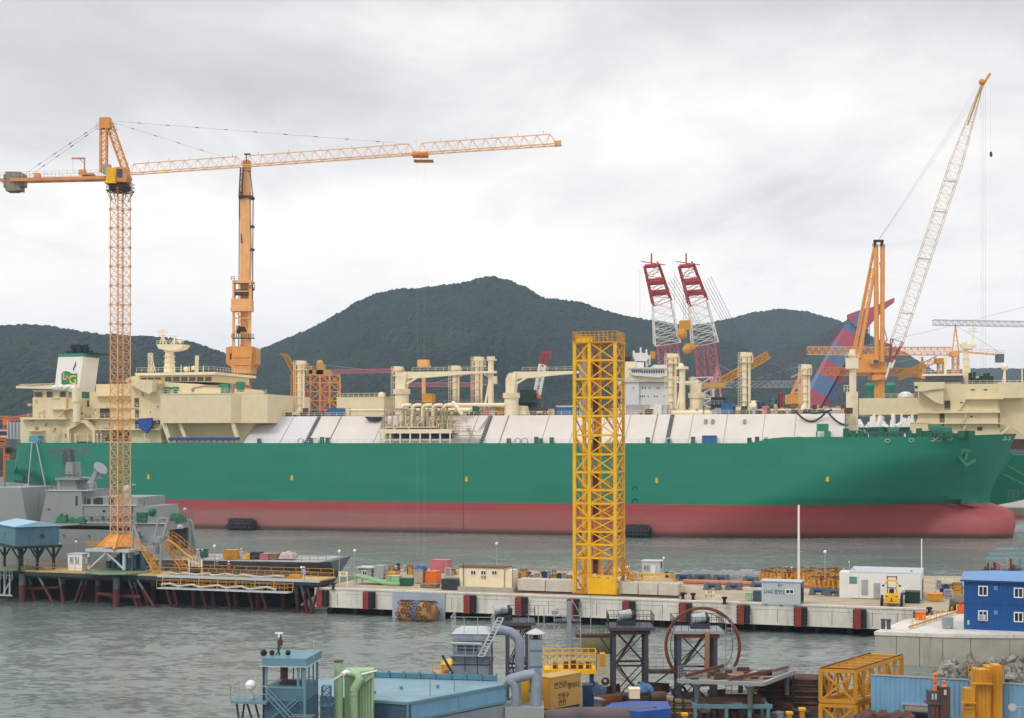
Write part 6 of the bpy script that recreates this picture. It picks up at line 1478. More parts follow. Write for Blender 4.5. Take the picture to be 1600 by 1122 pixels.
m = MB(F); m.tube((jx(35), 1, 1.8), (jx(85), 1, 2.2), .25); m.tube((jx(153), 0, 1.6), (jx(220), 0, 1.4), .3); m.tube((jx(153), 2.5, 1.4), (jx(182), -1.2, 1.4), .25); m.build('brace', 'redox', jt, smooth=True)
M['plat'] = mat('platform_green', (112, 134, 108), 1, .7, var=.2, vs=1, streak=.3)
def octo(px, w_, r, z, mt, nm, th=.14):
    x = jx(px, w_); return MB(F).lathe((x, w_, z), [(r, 0), (r, th)], 8).build(nm, mt, jt)
octo(18, 1, 4.4, JZ+.02, 'plat', 'round_platform'); octo(186, 1, 4.9, JZ+.02, 'plat', 'round_platform')
# crane table
CX = jx(188, 3.5); p = F.M.inverted() @ V((MX, D0, 0)); CX, CW = p.x, p.y; TZt = bz-.02
m = MB(F)
for sx_ in (-1, 1):
    for sw in (-1, 1): m.beam((CX+sx_*3.0-.6, CW+sw*2.6, JZ+.3), (CX+sx_*3.0-.6, CW+sw*2.6, TZt-.35), .38)
for sw in (-1, 1):
    m.beam((CX-3.6, CW+sw*2.6, JZ+.4), (CX-.6, CW+sw*2.6, TZt-.5), .26); m.beam((CX+2.4, CW+sw*2.6, JZ+.4), (CX-.6, CW+sw*2.6, TZt-.5), .26)
m.bx(CX-4, CX+3.4, CW-3, CW+3, TZt-.4, TZt)
tb = m.build('crane_table', 'lgrey', jt)
m = MB(F); m.rail([(CX-4, CW+3, TZt), (CX-4, CW-3, TZt), (CX+3.4, CW-3, TZt)], 1.0, 1, .06); m.bx(CX+3.4, CX+6.2, CW-1, CW+1, TZt-.3, TZt-.15); m.rail([(CX+3.4, CW-1, TZt-.15), (CX+6.2, CW-1, TZt-.15)], 1, 1, .06); m.build('table_railing', 'ochre', jt)
m = MB(F); m.stair((jx(243, 0), -.2, JZ+.1), (CX+5.4, CW-2.6, TZt-.3), (.2, 1.2, 0), 16, .055); m.build('stair', 'ochre', jt)
m = MB(F)
for i in range(6): m.bx(CX-1.8+i*.9, CX-1.2+i*.9, CW-1, CW+1, JZ+.35, JZ+1.4+(i % 3)*.5)
m.tube((CX+4.2, CW, JZ+.3), (CX+4.2, CW, JZ+3), .75, n=12); m.tube((CX+.4, CW, JZ+.3), (CX+.4, CW, TZt-.4), .5); m.build('base_machinery', 'steelblue', jt)
# davit frame with grey box
dv = T('davit_frame', 'pale steel davit frame with a grey box hanging beside the crane stair', 'davit', F, F.g(238, 896, JZ)+V((0, 1.5, 0)))
m = MB(F); w_ = 3
for a, b_ in (((236, 862), (249, 808)), ((252, 848), (264, 808)), ((249, 809), (264, 809)), ((206, 812), (222, 858)), ((252, 848), (250, 893)), ((236, 862), (236, 893)), ((208, 812), (206, 893)), ((236, 845), (252, 845))): m.beam(F.c(*a, w_), F.c(*b_, w_), .28)
m.build('post', 'grey', dv)
m = MB(F); m.pb(227, 854, 243, 866, w_-.8, w_+.8); m.pb(234, 839, 251, 848, w_-.3, w_+.9); m.build('box', 'bluegrey', dv)
# yellow gangway up to the naval ship
gw = T('gangway', 'yellow arched gangway from the jetty up to the hangar deck', 'gangway', F, F.g(290, 893, JZ)+V((0, 5, 0)))
m = MB(F); m.stair((F.c(285, 886, 4).x, 4, JZ+.1), F.c(252, 848, 6), (.5, 1.2, 0), 16, .055); m.build('stair', 'ochre', gw)
m = MB(F); a_ = [F.c(262, 838, 6), F.c(275, 846, 6), F.c(288, 858, 6), F.c(302, 868, 6)]; m.path([q-V((0, 0, .6)) for q in a_], .25, 6)
for o in (0, 1.2): m.rail([q+V((0, o, -.5)) for q in a_], 1.2, .9, .055)
m.build('walkway', 'ochre', gw)
def sign(label, px0, py0, px1, py1, w_, lines, z0=JZ, mt='cream', cm='dark', F=PIER, size=.7, legs=True):
    a = F.c(px0, py0, w_); b_ = F.c(px1, py1, w_); t_ = T('sign_board', label, 'sign', F, ((a.x+b_.x)/2, w_, z0))
    MB(F).bx(a.x, b_.x, w_, w_+.06, b_.z, a.z).build('board', mt, t_)
    if legs: MB(F).bx(a.x+.05, a.x+.15, w_+.06, w_+.14, z0, a.z).bx(b_.x-.15, b_.x-.05, w_+.06, w_+.14, z0, a.z).build('leg', mt, t_)
    for i, l_ in enumerate(lines):
        y = py0+(py1-py0)*(i+.5)/len(lines); text(t_, F, l_, (px0+px1)/2, y, size, w_-.02, cm, sx=.85)
    return t_
sign('white board with two lines of dark lettering on the jetty railing', 294, 873, 316, 886, -.75, ['안전제일', '출입금지'], size=.62)
sign('small white notice on the jetty end by the green gangway', 529, 893, 543, 901, 3, ['안내'], z0=PZ, size=.5)
sign('small white notice board standing on the pier edge past the yellow stair', 1102, 923, 1116, 934, 1.2, ['주의', '접근금지'], z0=PZ, size=.42)
# small cabin on jetty
cb = T('cabin', 'small white cabin with dark lettering on the jetty beside the crane table', 'cabin', F, ((jx(105)+jx(130))/2, 1.5, JZ))
a = F.c(106, 866, .6); b_ = F.c(128, 892, .6); MB(F).bx(a.x, b_.x, .6, 2.8, JZ+.05, a.z).build('body', 'white', cb); MB(F).bx(a.x-.1, b_.x+.1, .5, 2.9, a.z+.002, a.z+.1).build('roof', 'lgrey', cb)
text(cb, F, '동일', 116, 876, 1.1, .57, 'dark', sx=.9)
MB(F).pb(133, 871, 137, 881, .4, .9).build('vent_box', 'grey', cb)
# ---- blue house on legs
FH = Fr((( 25-800)*207/FP, 207), R(35)); hz_ = H-(854-690)*207/FP; ht = H-(824-690)*207/FP
bh = T('blue_cabin', 'pale blue sheet metal cabin on a steel table at the jetty corner', 'cabin', FH, (3, 5, JZ))
m = MB(FH); m.corr(0, 6.3, 0, hz_, ht, .3, .04); m.bx(0, 6.3, .03, 10.5, hz_, ht)
vs = [(0, .0, hz_)]; m.build('wall', 'tealwall', bh)
m = MB(FH); m.bx(-.03, -.002, .3, 10.4, hz_+.05, ht-.05)
for i in range(30): m.bx(-.06, -.03, .3+i*.34, .45+i*.34, hz_+.05, ht-.05)
m.build('side_wall', 'teal', bh)  # lighter teal than the front wall: sunlight painted on this side
m = MB(FH); m.prism([(-.3, ht), (6.6, ht), (6.6, ht+.12), (3.1, ht+.75), (-.3, ht+.12)], -.3, 10.8); m.build('roof', mat('cabin_roof', (150, 190, 214), 1, .45, var=.06, streak=.08, scol=(110, 130, 140)), bh)
for a, w_ in ((3.4, -.06),):
    f = MB(FH).bx(a, a+.8, -.08, -.05, hz_+1.0, hz_+1.8).build('window', 'tealwall', bh); MB(FH).bx(a+.08, a+.72, -.1, -.081, hz_+1.08, hz_+1.72).build('pane', 'glass', f)
f = MB(FH).bx(-.09, -.062, 5.2, 6.2, hz_+1.0, hz_+1.8).build('window', 'tealwall', bh); MB(FH).bx(-.11, -.091, 5.3, 6.1, hz_+1.08, hz_+1.72).build('pane', 'glass', f)
m = MB(FH); m.bx(-.4, 6.7, -.4, 10.8, hz_-.35, hz_-.01)
for a in (.8, 3.4, 5.8):
    for b_ in (1, 9): m.beam((a, b_, JZ), (a, b_, hz_-.3), .34); m.beam((a, b_, JZ+1.6), (a+1.1, b_, hz_-.3), .22); m.beam((a, b_, JZ+1.6), (a-1.1, b_, hz_-.3), .22)
m.build('table', 'dgreen', bh)
m = MB(F); a = jx(0); m.rail([(jx(-10), -1, 3.4), (jx(26), -1, 3.4)], 1.2, .5, .12); 
for i in range(4): m.beam((jx(-2+i*8), -1, 1.0), (jx(-2+i*8), -1, 4.8), .2)
m.beam((jx(-5), -1, 1.0), (jx(26), -1, 1.0), .2); m.beam((jx(12), -1, 1.2), (jx(24), -1, 3.4), .15)
m.build('ladder_cage', 'lgrey', None, 'white painted boarding ladder cage hung on the jetty below the pale blue cabin', 'ladder')
# lamps
def lampp(px, py, ptop, lb, F=PIER, z=None, w=None, r=.22):
    z = JZ if z is None else z
    p = F.g(px, py, z) if w is None else V((F.c(px, py, w).x, w, z)); zt = F.c(px, ptop, p.y).z
    t_ = T('lamp_post', lb, 'lamp post', F, p, 'globe lamps along the quay')
    MB(F).tube(p, (p.x, p.y, zt), .05, n=6).build('pole', 'galv', t_); MB(F).ball((p.x, p.y, zt+r*.7), r, 10).build('globe', 'lamp', t_, smooth=True); MB(F).lathe(p, [(.2, 0), (.2, .06)], 8).build('base', 'galv', t_)
lampp(92, 893, 851, 'globe lamp post behind the railing nearest the pale blue cabin', w=4)
lampp(119, 880, 848, 'globe lamp post rising behind the small lettered white cabin', w=4.2)
lampp(335, 897, 855, 'globe lamp post next to the lettered white board', w=3.5)
lampp(471, 903, 888, 'short globe lamp post beside the worker at the jetty end', w=3.0, r=.18)
lampp(530, 905, 863, 'globe lamp post in the open beyond the jetty end, farther of two together', w=6, z=PZ)
lampp(554, 905, 862, 'globe lamp post in front of the grey open-sided hut', w=6.5, z=PZ)
lampp(776, 905, 851, 'globe lamp post behind the white three-window cabin', w=12, z=PZ)
lampp(1289, 925, 864, 'globe lamp post among the stacked orange frames', w=14, z=PZ)
lampp(1327, 925, 879, 'short lamp post on the white flat-roofed building', w=16, z=PZ, r=.1)
person(PIER, PIER.g(475, 906, JZ)+V((0, 0, 0)), 'worker in white overalls standing at the jetty end railing', 'overw', rz=1.0)
person(PIER, PIER.g(358, 896, JZ), 'worker in orange overalls leaning at the jetty railing', 'overo', rz=.3, lean=.4)
person(PIER, PIER.g(339, 892, JZ), 'worker in dark blue overalls on the jetty beside a globe lamp', 'overb', rz=.3)
# ================================================================ THINGS ON THE PIER
F = PIER
def at(px, py): return F.g(px, py, PZ)
# ---- yellow stair and lift tower
A = at(897, 929); B = at(962, 930.5); w0 = (A.y+B.y)/2; x0, x1 = A.x, B.x; xm = x0+(x1-x0)*.37; dep = 4.7; zt = F.c(930, 535, w0).z
yt = T('lift_tower', 'tall yellow steel lift and stair tower with crossed bracing standing on the pier', 'tower', F, ((x0+x1)/2, w0+dep/2, PZ))
m = MB(F)
for x in (x0, xm, x1): m.beam((x, w0, PZ), (x, w0, zt), .42)
for x in (x0, x1): m.beam((x, w0+dep, PZ), (x, w0+dep, zt), .36)
m.beam((xm+1.3, w0+.9, PZ), (xm+1.3, w0+.9, zt), .22); m.beam((xm, w0+dep, PZ), (xm, w0+dep, zt), .3); m.beam((x0+1.1, w0+1.5, PZ), (x0+1.1, w0+1.5, zt), .22)
m.build('column', 'yellow', yt)
ys = [535, 563, 592, 621, 650, 680, 710, 738, 766, 787, 810, 831, 851, 872, 900, 929]
zs = [F.c(930, y, w0).z for y in ys]; mb = MB(F); mc = MB(F)
for i, z in enumerate(zs):
    for p, q in (((x0, w0), (x1, w0)), ((x1, w0), (x1, w0+dep)), ((x0, w0), (x0, w0+dep)), ((x0, w0+dep), (x1, w0+dep))): mb.beam((p[0], p[1], z), (q[0], q[1], z), .26)
    if i < len(zs)-1:
        z2 = zs[i+1]
        if i < 13:
            mc.beam((xm, w0, z), (x1, w0, z2), .14); mc.beam((x1, w0, z), (xm, w0, z2), .14)
            if i % 2: mc.beam((x0, w0, z), (xm, w0, z2), .16)
            else: mc.beam((xm, w0, z), (x0, w0, z2), .16)
        mc.beam((x1, w0, z), (x1, w0+dep, z2), .15); mc.beam((x1, w0+dep, z), (x1, w0, z2), .15)
        mc.beam((x0, w0, z), (x0, w0+dep, z2), .15); mc.beam((x0, w0+dep, z), (x1 if i % 2 else xm, w0+dep, z2), .15); mc.beam((xm, w0+dep, z), (x0, w0+dep, z2), .12)
mb.build('ring_beam', 'yellow', yt); mc.build('bracing', 'yellow', yt)
st = MB(F)
for i in range(0, len(zs)-1):
    z, z2 = zs[i+1], zs[i]; a, b_ = (xm+1.5, x1-.3) if i % 2 else (x1-.3, xm+1.5)
    st.stair((a, w0+2.2, z), (b_, w0+2.2, z2), (0, .8, 0), 8, .05); st.bx(xm+1.3, x1, w0+1.9, w0+dep-.2, z2-.08, z2) if i % 2 == 0 else st.bx(b_-.5, b_+.5, w0+1.9, w0+dep-.2, z2-.08, z2)
st.build('stair_flight', 'ochre', yt)
lf = MB(F)
for i, z in enumerate(zs[:-1]):
    if i % 2: lf.bx(xm+.3, xm+1.1, w0+.6, w0+.66, zs[i+1]+.25, z-.2)
lf.build('lift_gate', 'brown', yt)
MB(F).bx(xm+.35, xm+1.05, w0+.75, w0+2.4, zs[5], zs[4]).build('lift_car', 'ochre', yt)
m = MB(F)
for x in (xm+.3, xm+1.15): m.beam((x, w0+.5, PZ), (x, w0+.5, zt), .1)
m.beam((xm+.7, w0+1.5, PZ), (xm+.7, w0+1.5, zt), .06); m.build('guide_rail', 'orange', yt)
MB(F).bx(xm-.1, x1+.1, w0-.28, w0-.2, PZ+.02, F.c(930, 903, w0).z).build('base_panel', 'yellow', yt)
m = MB(F); zc = F.c(905, 875, w0).z
for i in range(7): x = x0+(xm-x0)*i/6; m.beam((x, w0-.2, PZ), (x, w0-.2, zc), .07)
for z in (PZ+.3, PZ+1.6, PZ+3, zc): m.beam((x0, w0-.2, z), (xm, w0-.2, z), .07)
m.bx(x0-.2, x1+.4, w0-.4, w0+dep+.3, PZ, PZ+.12); m.build('base_cage', 'ochre', yt)
zr = zt; m = MB(F); m.bx(x0-.3, x1+.3, w0-.3, w0+dep+.3, zt-.05, zt+.12); m.build('top_platform', 'ochre', yt)
m = MB(F); m.rail([(x0-.25, w0+dep, zt+.1), (x0-.25, w0-.25, zt+.1), (x1+.25, w0-.25, zt+.1), (x1+.25, w0+dep, zt+.1), (x0-.25, w0+dep, zt+.1)], 1.35, .6, .07); m.bx(x0, x0+.05, w0, w0+3, zt, zt+1.2); m.build('top_railing', 'ochre', yt)
MB(F).bx(x0+.2, xm+.3, w0-.2, w0+.6, zt+.13, zt+.85).build('hoist_box', 'yellow', yt)
for y in (565, 622): 
    a = F.c(905, y, w0+3); b_ = F.c(919, y+27, w0+3); MB(F).bx(a.x, b_.x, w0+3, w0+3.05, b_.z, a.z).build('mesh_panel', 'lgrey', yt)
# yellow access gantry with stair at its foot
ag = T('access_gantry', 'yellow railed gangway and stair running beside the pale counterweight blocks', 'gangway', F, at(1015, 925))
q = at(985, 929).y+1.2; a = F.c(970, 909, q); b_ = F.c(1050, 913, q)
m = MB(F); m.bx(x1+1.4, b_.x, q-.7, q+.7, a.z-.2, a.z); m.build('deck', 'yellow', ag)
m = MB(F)
for o in (-.7, .7): m.rail([(x1+1.4, q+o, a.z), (b_.x, q+o, a.z)], 1.2, 1.2, .08)
m.build('railing', 'yellow', ag)
m = MB(F); m.stair((b_.x+1.6, q-.6, PZ), (b_.x-.1, q-.6, a.z), (0, 1.2, 0), 8, .09); m.stair((x1+1.6, q-.6, a.z), (x1+.2, q-.6, a.z+2.2), (0, 1.2, 0), 7, .09); m.build('stair', 'ochre', ag)
m = MB(F)
for x in (x1+2.6, b_.x-.3): m.beam((x, q, PZ), (x, q, a.z-.2), .2)
m.build('support', 'ochre', ag)
# counterweight blocks
def blockrow(pxs, lb, w_off=1.0, htop=1.55, d=2.2):
    t0 = None
    for i in range(len(pxs)-1):
        p = at(pxs[i], 934 if pxs[i] > 960 else 927); q2 = at(pxs[i+1], 934 if pxs[i] > 960 else 927); wq = w0+w_off
        xa, xb = F.c(pxs[i], 900, wq).x, F.c(pxs[i+1], 900, wq).x
        m = MB(F); g = .06; z1 = PZ+.18; h_ = z1+htop
        m.prism([(xa+g, z1), (xb-g, z1), (xb-g, h_-.12), (xb-g-.14, h_), (xa+g+.14, h_), (xa+g, h_-.12)], wq, wq+d)
        m.build('concrete_block', 'block', None, lb[i], 'concrete block', 'pale concrete counterweight blocks on the pier')
blockrow([808, 852, 896], ['pale concrete block in the row beside the white three-window cabin', 'pale concrete block touching the foot of the yellow tower, by the netted lift base'])
blockrow([966, 997, 1028, 1060], ['pale concrete block next to the solid yellow base panel', 'middle pale concrete block under the yellow gangway', 'pale concrete block at the foot of the yellow gangway stair'])
m = MB(F); m.bx(F.c(806, 900, w0).x, F.c(1062, 900, w0).x, w0-.45, w0-.1, PZ+.0, PZ+.16).bx(F.c(806, 900, w0).x, F.c(1062, 900, w0).x, w0+5, w0+5.3, PZ, PZ+.16)
m.build('crane_rail', 'brown', None, 'dark rusty steel rail laid along the pier edge under the yellow tower', 'rail')
# ---- cabins
def cabin(name, lb, ct, px0, px1, ptop, pb, dep, mt, mr, wins=(), door=None, ribs=True, over=.15, rh=.12, par_w=None, z0=PZ, F=PIER, side=True, texts=(), wm='white'):
    p = F.g(px0, pb, z0); w_ = p.y; a = F.c(px0, ptop, w_); b_ = F.c(px1, ptop, w_); t_ = T(name, lb, ct, F, ((a.x+b_.x)/2, w_+dep/2, z0))
    m = MB(F); m.bx(a.x, b_.x, w_, w_+dep, z0+.08, a.z-rh)
    if ribs:
        m.corr(a.x+.06, b_.x-.06, w_-.01, z0+.2, a.z-rh-.15, .3, .035)
        n = int(dep/.35)
        for i in range(n): m.bx(b_.x, b_.x+.03, w_+.15+i*.35, w_+.3+i*.35, z0+.2, a.z-rh-.15)
    m.build('wall', mt, t_)
    MB(F).bx(a.x-over, b_.x+over, w_-over, w_+dep+over, a.z-rh+.002, a.z).build('roof', mr, t_)
    for (u0, v0, u1, v1) in wins: win(t_, F, u0, v0, u1, v1, w_-.055, wm)
    if door: 
        d = MB(F).pb(door[0], door[1], door[2], door[3], w_-.07, w_-.05).build('door', door[4] if len(door) > 4 else mt, t_)
    for (s_, u, v, sz, mm) in texts: text(t_, F, s_, u, v, sz, w_-.075, mm, sx=.9)
    return t_, w_
c1, cw = cabin('site_cabin', 'white ribbed cabin with three windows on a grey plinth on the pier', 'cabin', 718, 787, 885, 922, 3.0, 'cream', 'rust', [(735, 891, 744, 899), (751, 891, 760, 899), (768, 891, 777, 899)], texts=[('기계', 755, 903, .5, 'dark')])
MB(F).bx(F.c(717, 920, cw).x, F.c(803, 920, cw).x, cw-.5, cw+3.4, PZ, PZ+.55).build('plinth', 'conc2', c1)
m = MB(F); m.bx(F.c(788, 920, cw).x, F.c(800, 920, cw).x, cw+.3, cw+2.6, PZ+.55, PZ+2.9); m.build('lean_to', 'cream', c1)
m = MB(F); m.beam((F.c(725, 900, cw).x, cw-.3, PZ), (F.c(725, 900, cw).x, cw-.3, PZ+3.8), .09); m.beam((F.c(801, 900, cw).x, cw, PZ), (F.c(801, 900, cw).x, cw, PZ+3.2), .08); m.build('pole', 'dark', c1)
c2, cw2 = cabin('guard_hut', 'small white hut with two windows behind the yellow gangway', 'hut', 1003, 1031, 876, 898, 2.6, 'lgrey', 'lgrey', [(1006, 883, 1010, 891), (1011, 883, 1014, 891)], door=(1017, 883, 1024, 897, 'white'), ribs=False)
f_ = MB(F).bx(F.c(1031, 880, cw2).x+.02, F.c(1031, 880, cw2).x+.06, cw2+.8, cw2+1.6, PZ+1, PZ+2).build('window', 'glass', c2); m = MB(F); m.ball((F.c(1031, 880, cw2).x+.2, cw2+2, PZ+2.5), .18); m.build('lamp', 'lamp', c2)
c3, cw3 = cabin('shipping_container', 'grey ribbed container cabin with white lettering and a two-pane window', 'container', 1190, 1251, 907, 945, 2.6, 'lgrey', 'lgrey', [(1227, 920, 1241, 929)], texts=[('LNG 운반선', 1211, 925, .62, 'dark'), ('△=', 1219, 914, .5, 'dark')])
m = MB(F); xx = F.c(1251, 907, cw3).x
for i in range(5): m.bx(xx+.04, xx+.16, cw3+.3+i*.45, cw3+.5+i*.45, PZ+.5+(i*37 % 10)*.08, PZ+1.2+(i*53 % 14)*.1)
for y in (cw3+.05, cw3+1.3, cw3+2.5): m.bx(xx+.03, xx+.1, y, y+.08, PZ+.1, PZ+2.9)
m.build('door_gear', 'dark', c3)
m = MB(F); 
for px in (1194, 1218, 1240): x = F.c(px, 940, cw3).x; m.bx(x, x+.4, cw3-.05, cw3+.5, PZ, PZ+.08)
m.build('skid', 'dark', c3)
c4, cw4 = cabin('flat_building', 'long white flat-roofed building with grey doors beside the yellow forklift', 'building', 1327, 1440, 893, 935, 8.5, 'white', 'lgrey', ribs=False, door=(1346, 906, 1356, 930, 'galv'), rh=.1, over=.02)
MB(F).pb(1365, 911, 1375, 935, cw4-.07, cw4-.005).build('door', 'galv', c4)
m = MB(F); a = F.c(1313, 892, cw4+2); m.bx(a.x, F.c(1328, 892, cw4).x, cw4+.6, cw4+4, PZ, F.c(1320, 892, cw4).z-.25); m.build('annex', 'white', c4)
MB(F).pb(1327, 901, 1339, 912, cw4-.06, cw4-.01).build('window', mat('green_glass', (96, 140, 136), 1, .2, var=.1), c4)
m = MB(F); x = F.c(1440, 900, cw4).x; m.bx(x+.01, x+.05, cw4+2.5, cw4+6, PZ+.1, PZ+2.4); m.build('shutter', 'dark', c4)
m = MB(F)
for px in (1342, 1439): x = F.c(px, 900, cw4).x; m.bx(x-.03, x+.03, cw4-.03, cw4-.006, PZ+.1, PZ+3.2)
m.build('downpipe', 'lgrey', c4)
m = MB(F); m.ball(F.c(1318, 889, cw4+1), .15); m.ball(F.c(1334, 889, cw4+2), .12); m.beam(F.c(1424, 893, cw4+2), F.c(1424, 891, cw4+2), .3); m.build('roof_fitting', 'grey', c4)
c5, cw5 = cabin('guard_hut', 'grey open-sided hut at the end of the pier behind the green gangway', 'hut', 560, 580, 886, 904, 2.4, 'grey', 'lgrey', [(566, 891, 574, 899)], ribs=False, over=.35)
MB(F).bx(F.c(580, 890, cw5).x+.3, F.c(598, 890, cw5).x, cw5+.2, cw5+2, PZ+.1, PZ+2).build('side_room', 'galv', c5)
# green gangway lying on the pier end
g_ = T('green_gangway', 'pale green gangway lying sloped on the pier end behind the first bollard', 'gangway', F, at(590, 912))
q = at(560, 913); m = MB(F); xa, xb, xc = F.c(553, 905, q.y).x, F.c(600, 915, q.y).x, F.c(632, 915, q.y).x
m.prism([(xa, PZ+1.35), (xb, PZ+.35), (xc, PZ+.25), (xc, PZ+.05), (xb, PZ+.12), (xa, PZ+1.15)], q.y-.3, q.y+2.2); m.build('deck', mat('gangway_green', (126, 168, 118), 1, .55, var=.1, streak=.15), g_)
m = MB(F); m.rail([(xa, q.y+2.2, PZ+1.3), (xb, q.y+2.2, PZ+.3)], 1.0, 1.4, .05); m.beam((xa+.4, q.y, PZ), (xa+.4, q.y, PZ+1.15), .12); m.beam((xa+.4, q.y+2, PZ), (xa+.4, q.y+2, PZ+1.15), .12); m.build('railing', 'grey', g_)
def pb_(name, lb, ct, px0, ptop, px1, pbs, dep, mt, grp=None):
    p = at((px0+px1)/2, pbs); return dbox(name, lb, ct, F, px0, ptop, px1, pbs, p.y, dep, PZ, mt, grp=grp)
pb_('storage_bin', 'white topped pale green bin on the pier behind the green gangway', 'bin', 604, 900, 622, 912, 1.6, 'lgreen')
pb_('storage_bin', 'green bin on folding legs to the side of the white topped bin', 'bin', 625, 904, 641, 916, 1.4, 'gangway_green') if False else pb_('storage_bin', 'darker green bin next to the white topped bin', 'bin', 625, 904, 641, 916, 1.4, 'green')
pb_('crate', 'ochre crate on the pier behind the white topped bin', 'crate', 602, 895, 617, 905, 2, 'ochre')
pb_('skip', 'dark green skip beside the white flat-roofed building', 'skip', 1414, 925, 1437, 943, 2.2, 'dgreen')
pb_('skip', 'ochre skip on the quay to the far side of the dark green skip', 'skip', 1449, 928, 1472, 940, 2, 'ochre')
pb_('drum', 'pale green tank beside the steel blue tank near the grey container', 'tank', 1165, 927, 1174, 939, 1, 'lgreen')
pb_('drum', 'steel blue tank between the pale green tank and the grey container', 'tank', 1177, 924, 1189, 940, 1.2, 'steelblue')
pb_('generator', 'orange machine with a cab window standing behind the rusty trusses', 'machine', 664, 893, 681, 912, 2.2, 'orange')
pb_('crate', 'pink and red crate stacked behind the orange machine', 'crate', 672, 875, 699, 895, 2.2, 'pink')
pb_('timber_stack', 'stack of pale timber boards in front of the orange machine', 'timber stack', 657, 913, 681, 919, 1.8, 'wood')
pb_('crate', 'dark slate crate heaped with sheets by the white three-window cabin', 'crate', 690, 905, 716, 922, 2, 'dark')
pb_('concrete_stack', 'tall beige slab stack under a blue sheet behind the timber boards', 'slab stack', 646, 890, 660, 912, 2, 'sand')
a_ = at(653, 912); heap('tarpaulin', 'tarp', F, 645, 885, 661, 891, a_.y, 2, None, 4, label='small blue sheet on top of the beige slab stack', cat='tarpaulin')
pb_('electrical_box', 'white boxes standing behind the yellow tower foot', 'box', 966, 886, 981, 900, 1.5, 'white')
# fence line and clutter along the back of the pier
rr = random.Random(21)
def frames_row(px0, px1, ptop, pbs, n, mt, lb, name, dep=1.5, jitter=0):
    for i in range(n):
        a = px0+(px1-px0)*i/n; b_ = px0+(px1-px0)*(i+.86)/n; p = at((a+b_)/2, pbs); wq = p.y+rr.uniform(0, jitter)
        xa, xb = F.c(a, pbs, wq).x, F.c(b_, pbs, wq).x; zt_ = F.c(a, ptop, wq).z
        if i == 0:
            r = T(name, lb, 'steel frame', F, ((xa+xb)/2, wq, PZ), lb.split(',')[0]+' row'); base = V(((xa+xb)/2, wq, 0)); m = MB(F)
            for k in range(5): x = xa+(xb-xa)*k/4; m.beam((x, wq, PZ), (x, wq, zt_), .09); m.beam((x, wq+dep, PZ), (x, wq+dep, zt_), .09)
            for z in (PZ+.1, (PZ+zt_)/2, zt_): m.beam((xa, wq, z), (xb, wq, z), .1); m.beam((xa, wq+dep, z), (xb, wq+dep, z), .1)
            m.build('frame', mt, r); m = MB(F); m.bx(xa+.1, xb-.1, wq+.1, wq+dep-.1, PZ+.3, PZ+(zt_-PZ)*.7); m.build('load', 'galv' if mt == 'lgrey' else mt, r)
        else: copy(r, F, V(((xa+xb)/2, wq, PZ)), sc=(1, 1, rr.uniform(.85, 1.1)))
frames_row(1064, 1186, 893, 907, 12, 'lgrey', 'grey steel pallet frame standing at the back edge of the pier', 'pallet_rack', jitter=1)
# amber A-shaped frames
def aframe(px, ptop, pbs, lb, mt='ochre', n=1):
    p = at(px, pbs); zt_ = F.c(px, ptop, p.y).z; r = T('trestle', lb, 'trestle', F, p, 'amber trestle frames stacked on the pier')
    m = MB(F); h_ = zt_-PZ
    for o in (0, 1.4):
        m.beam((p.x-.5, p.y+o, PZ), (p.x-.15, p.y+o, zt_), .16); m.beam((p.x+.5, p.y+o, PZ), (p.x+.15, p.y+o, zt_), .16); m.beam((p.x-.4, p.y+o, PZ+h_*.3), (p.x+.4, p.y+o, PZ+h_*.3), .12)
    for z in (PZ+.1, zt_): m.beam((p.x, p.y, z), (p.x, p.y+1.4, z), .14)
    m.build('frame', mt, r); m = MB(F); m.bx(p.x-.25, p.x+.25, p.y-.05, p.y+1.45, zt_, zt_+.14); m.build('top_beam', 'rust', r); return r
af = aframe(1270, 902, 922, 'amber steel trestle among those stacked between grey container and white building'); i = 0
for row, (pbs, n_, x0_, x1_) in enumerate(((922, 9, 1278, 1320), (912, 13, 1196, 1320), (906, 15, 1190, 1318))):
    for k in range(n_):
        px = x0_+(x1_-x0_)*k/max(1, n_-1)+rr.uniform(-1.5, 1.5); copy(af, F, at(px, pbs+rr.uniform(-1, 1)), rz=F.ang+rr.uniform(-.5, .5), sc=(1, 1, rr.uniform(.75, 1.0)))
M['rollblue'] = mat('drum_blue', (44, 78, 120), 1, .5, var=.25, vs=1, streak=.3)
# blue roller stands along the pier
def roller(px, pbs, lb, first=None):
    if first is not None: return copy(first, F, at(px, pbs), lb)
    p = at(px, pbs); r = T('roller_stand', lb, 'roller stand', F, p, 'blue drum roller stands on the pier')
    m = MB(F)
    for o in (-.8, .8): m.prism([(p.x+o-.45, PZ), (p.x+o+.45, PZ), (p.x+o+.18, PZ+.95), (p.x+o-.18, PZ+.95)], p.y, p.y+.15); m.prism([(p.x+o-.45, PZ), (p.x+o+.45, PZ), (p.x+o+.18, PZ+.95), (p.x+o-.18, PZ+.95)], p.y+1.2, p.y+1.35)
    m.build('support', 'navyd', r); m = MB(F); m.tube((p.x-.55, p.y+.7, PZ+.6), (p.x+.5, p.y+.7, PZ+.6), .34, n=14); m.build('drum', 'rollblue', r, smooth=True); return r
r0 = roller(1067, 908, 'blue drum on grey stand nearest the yellow gangway stair')
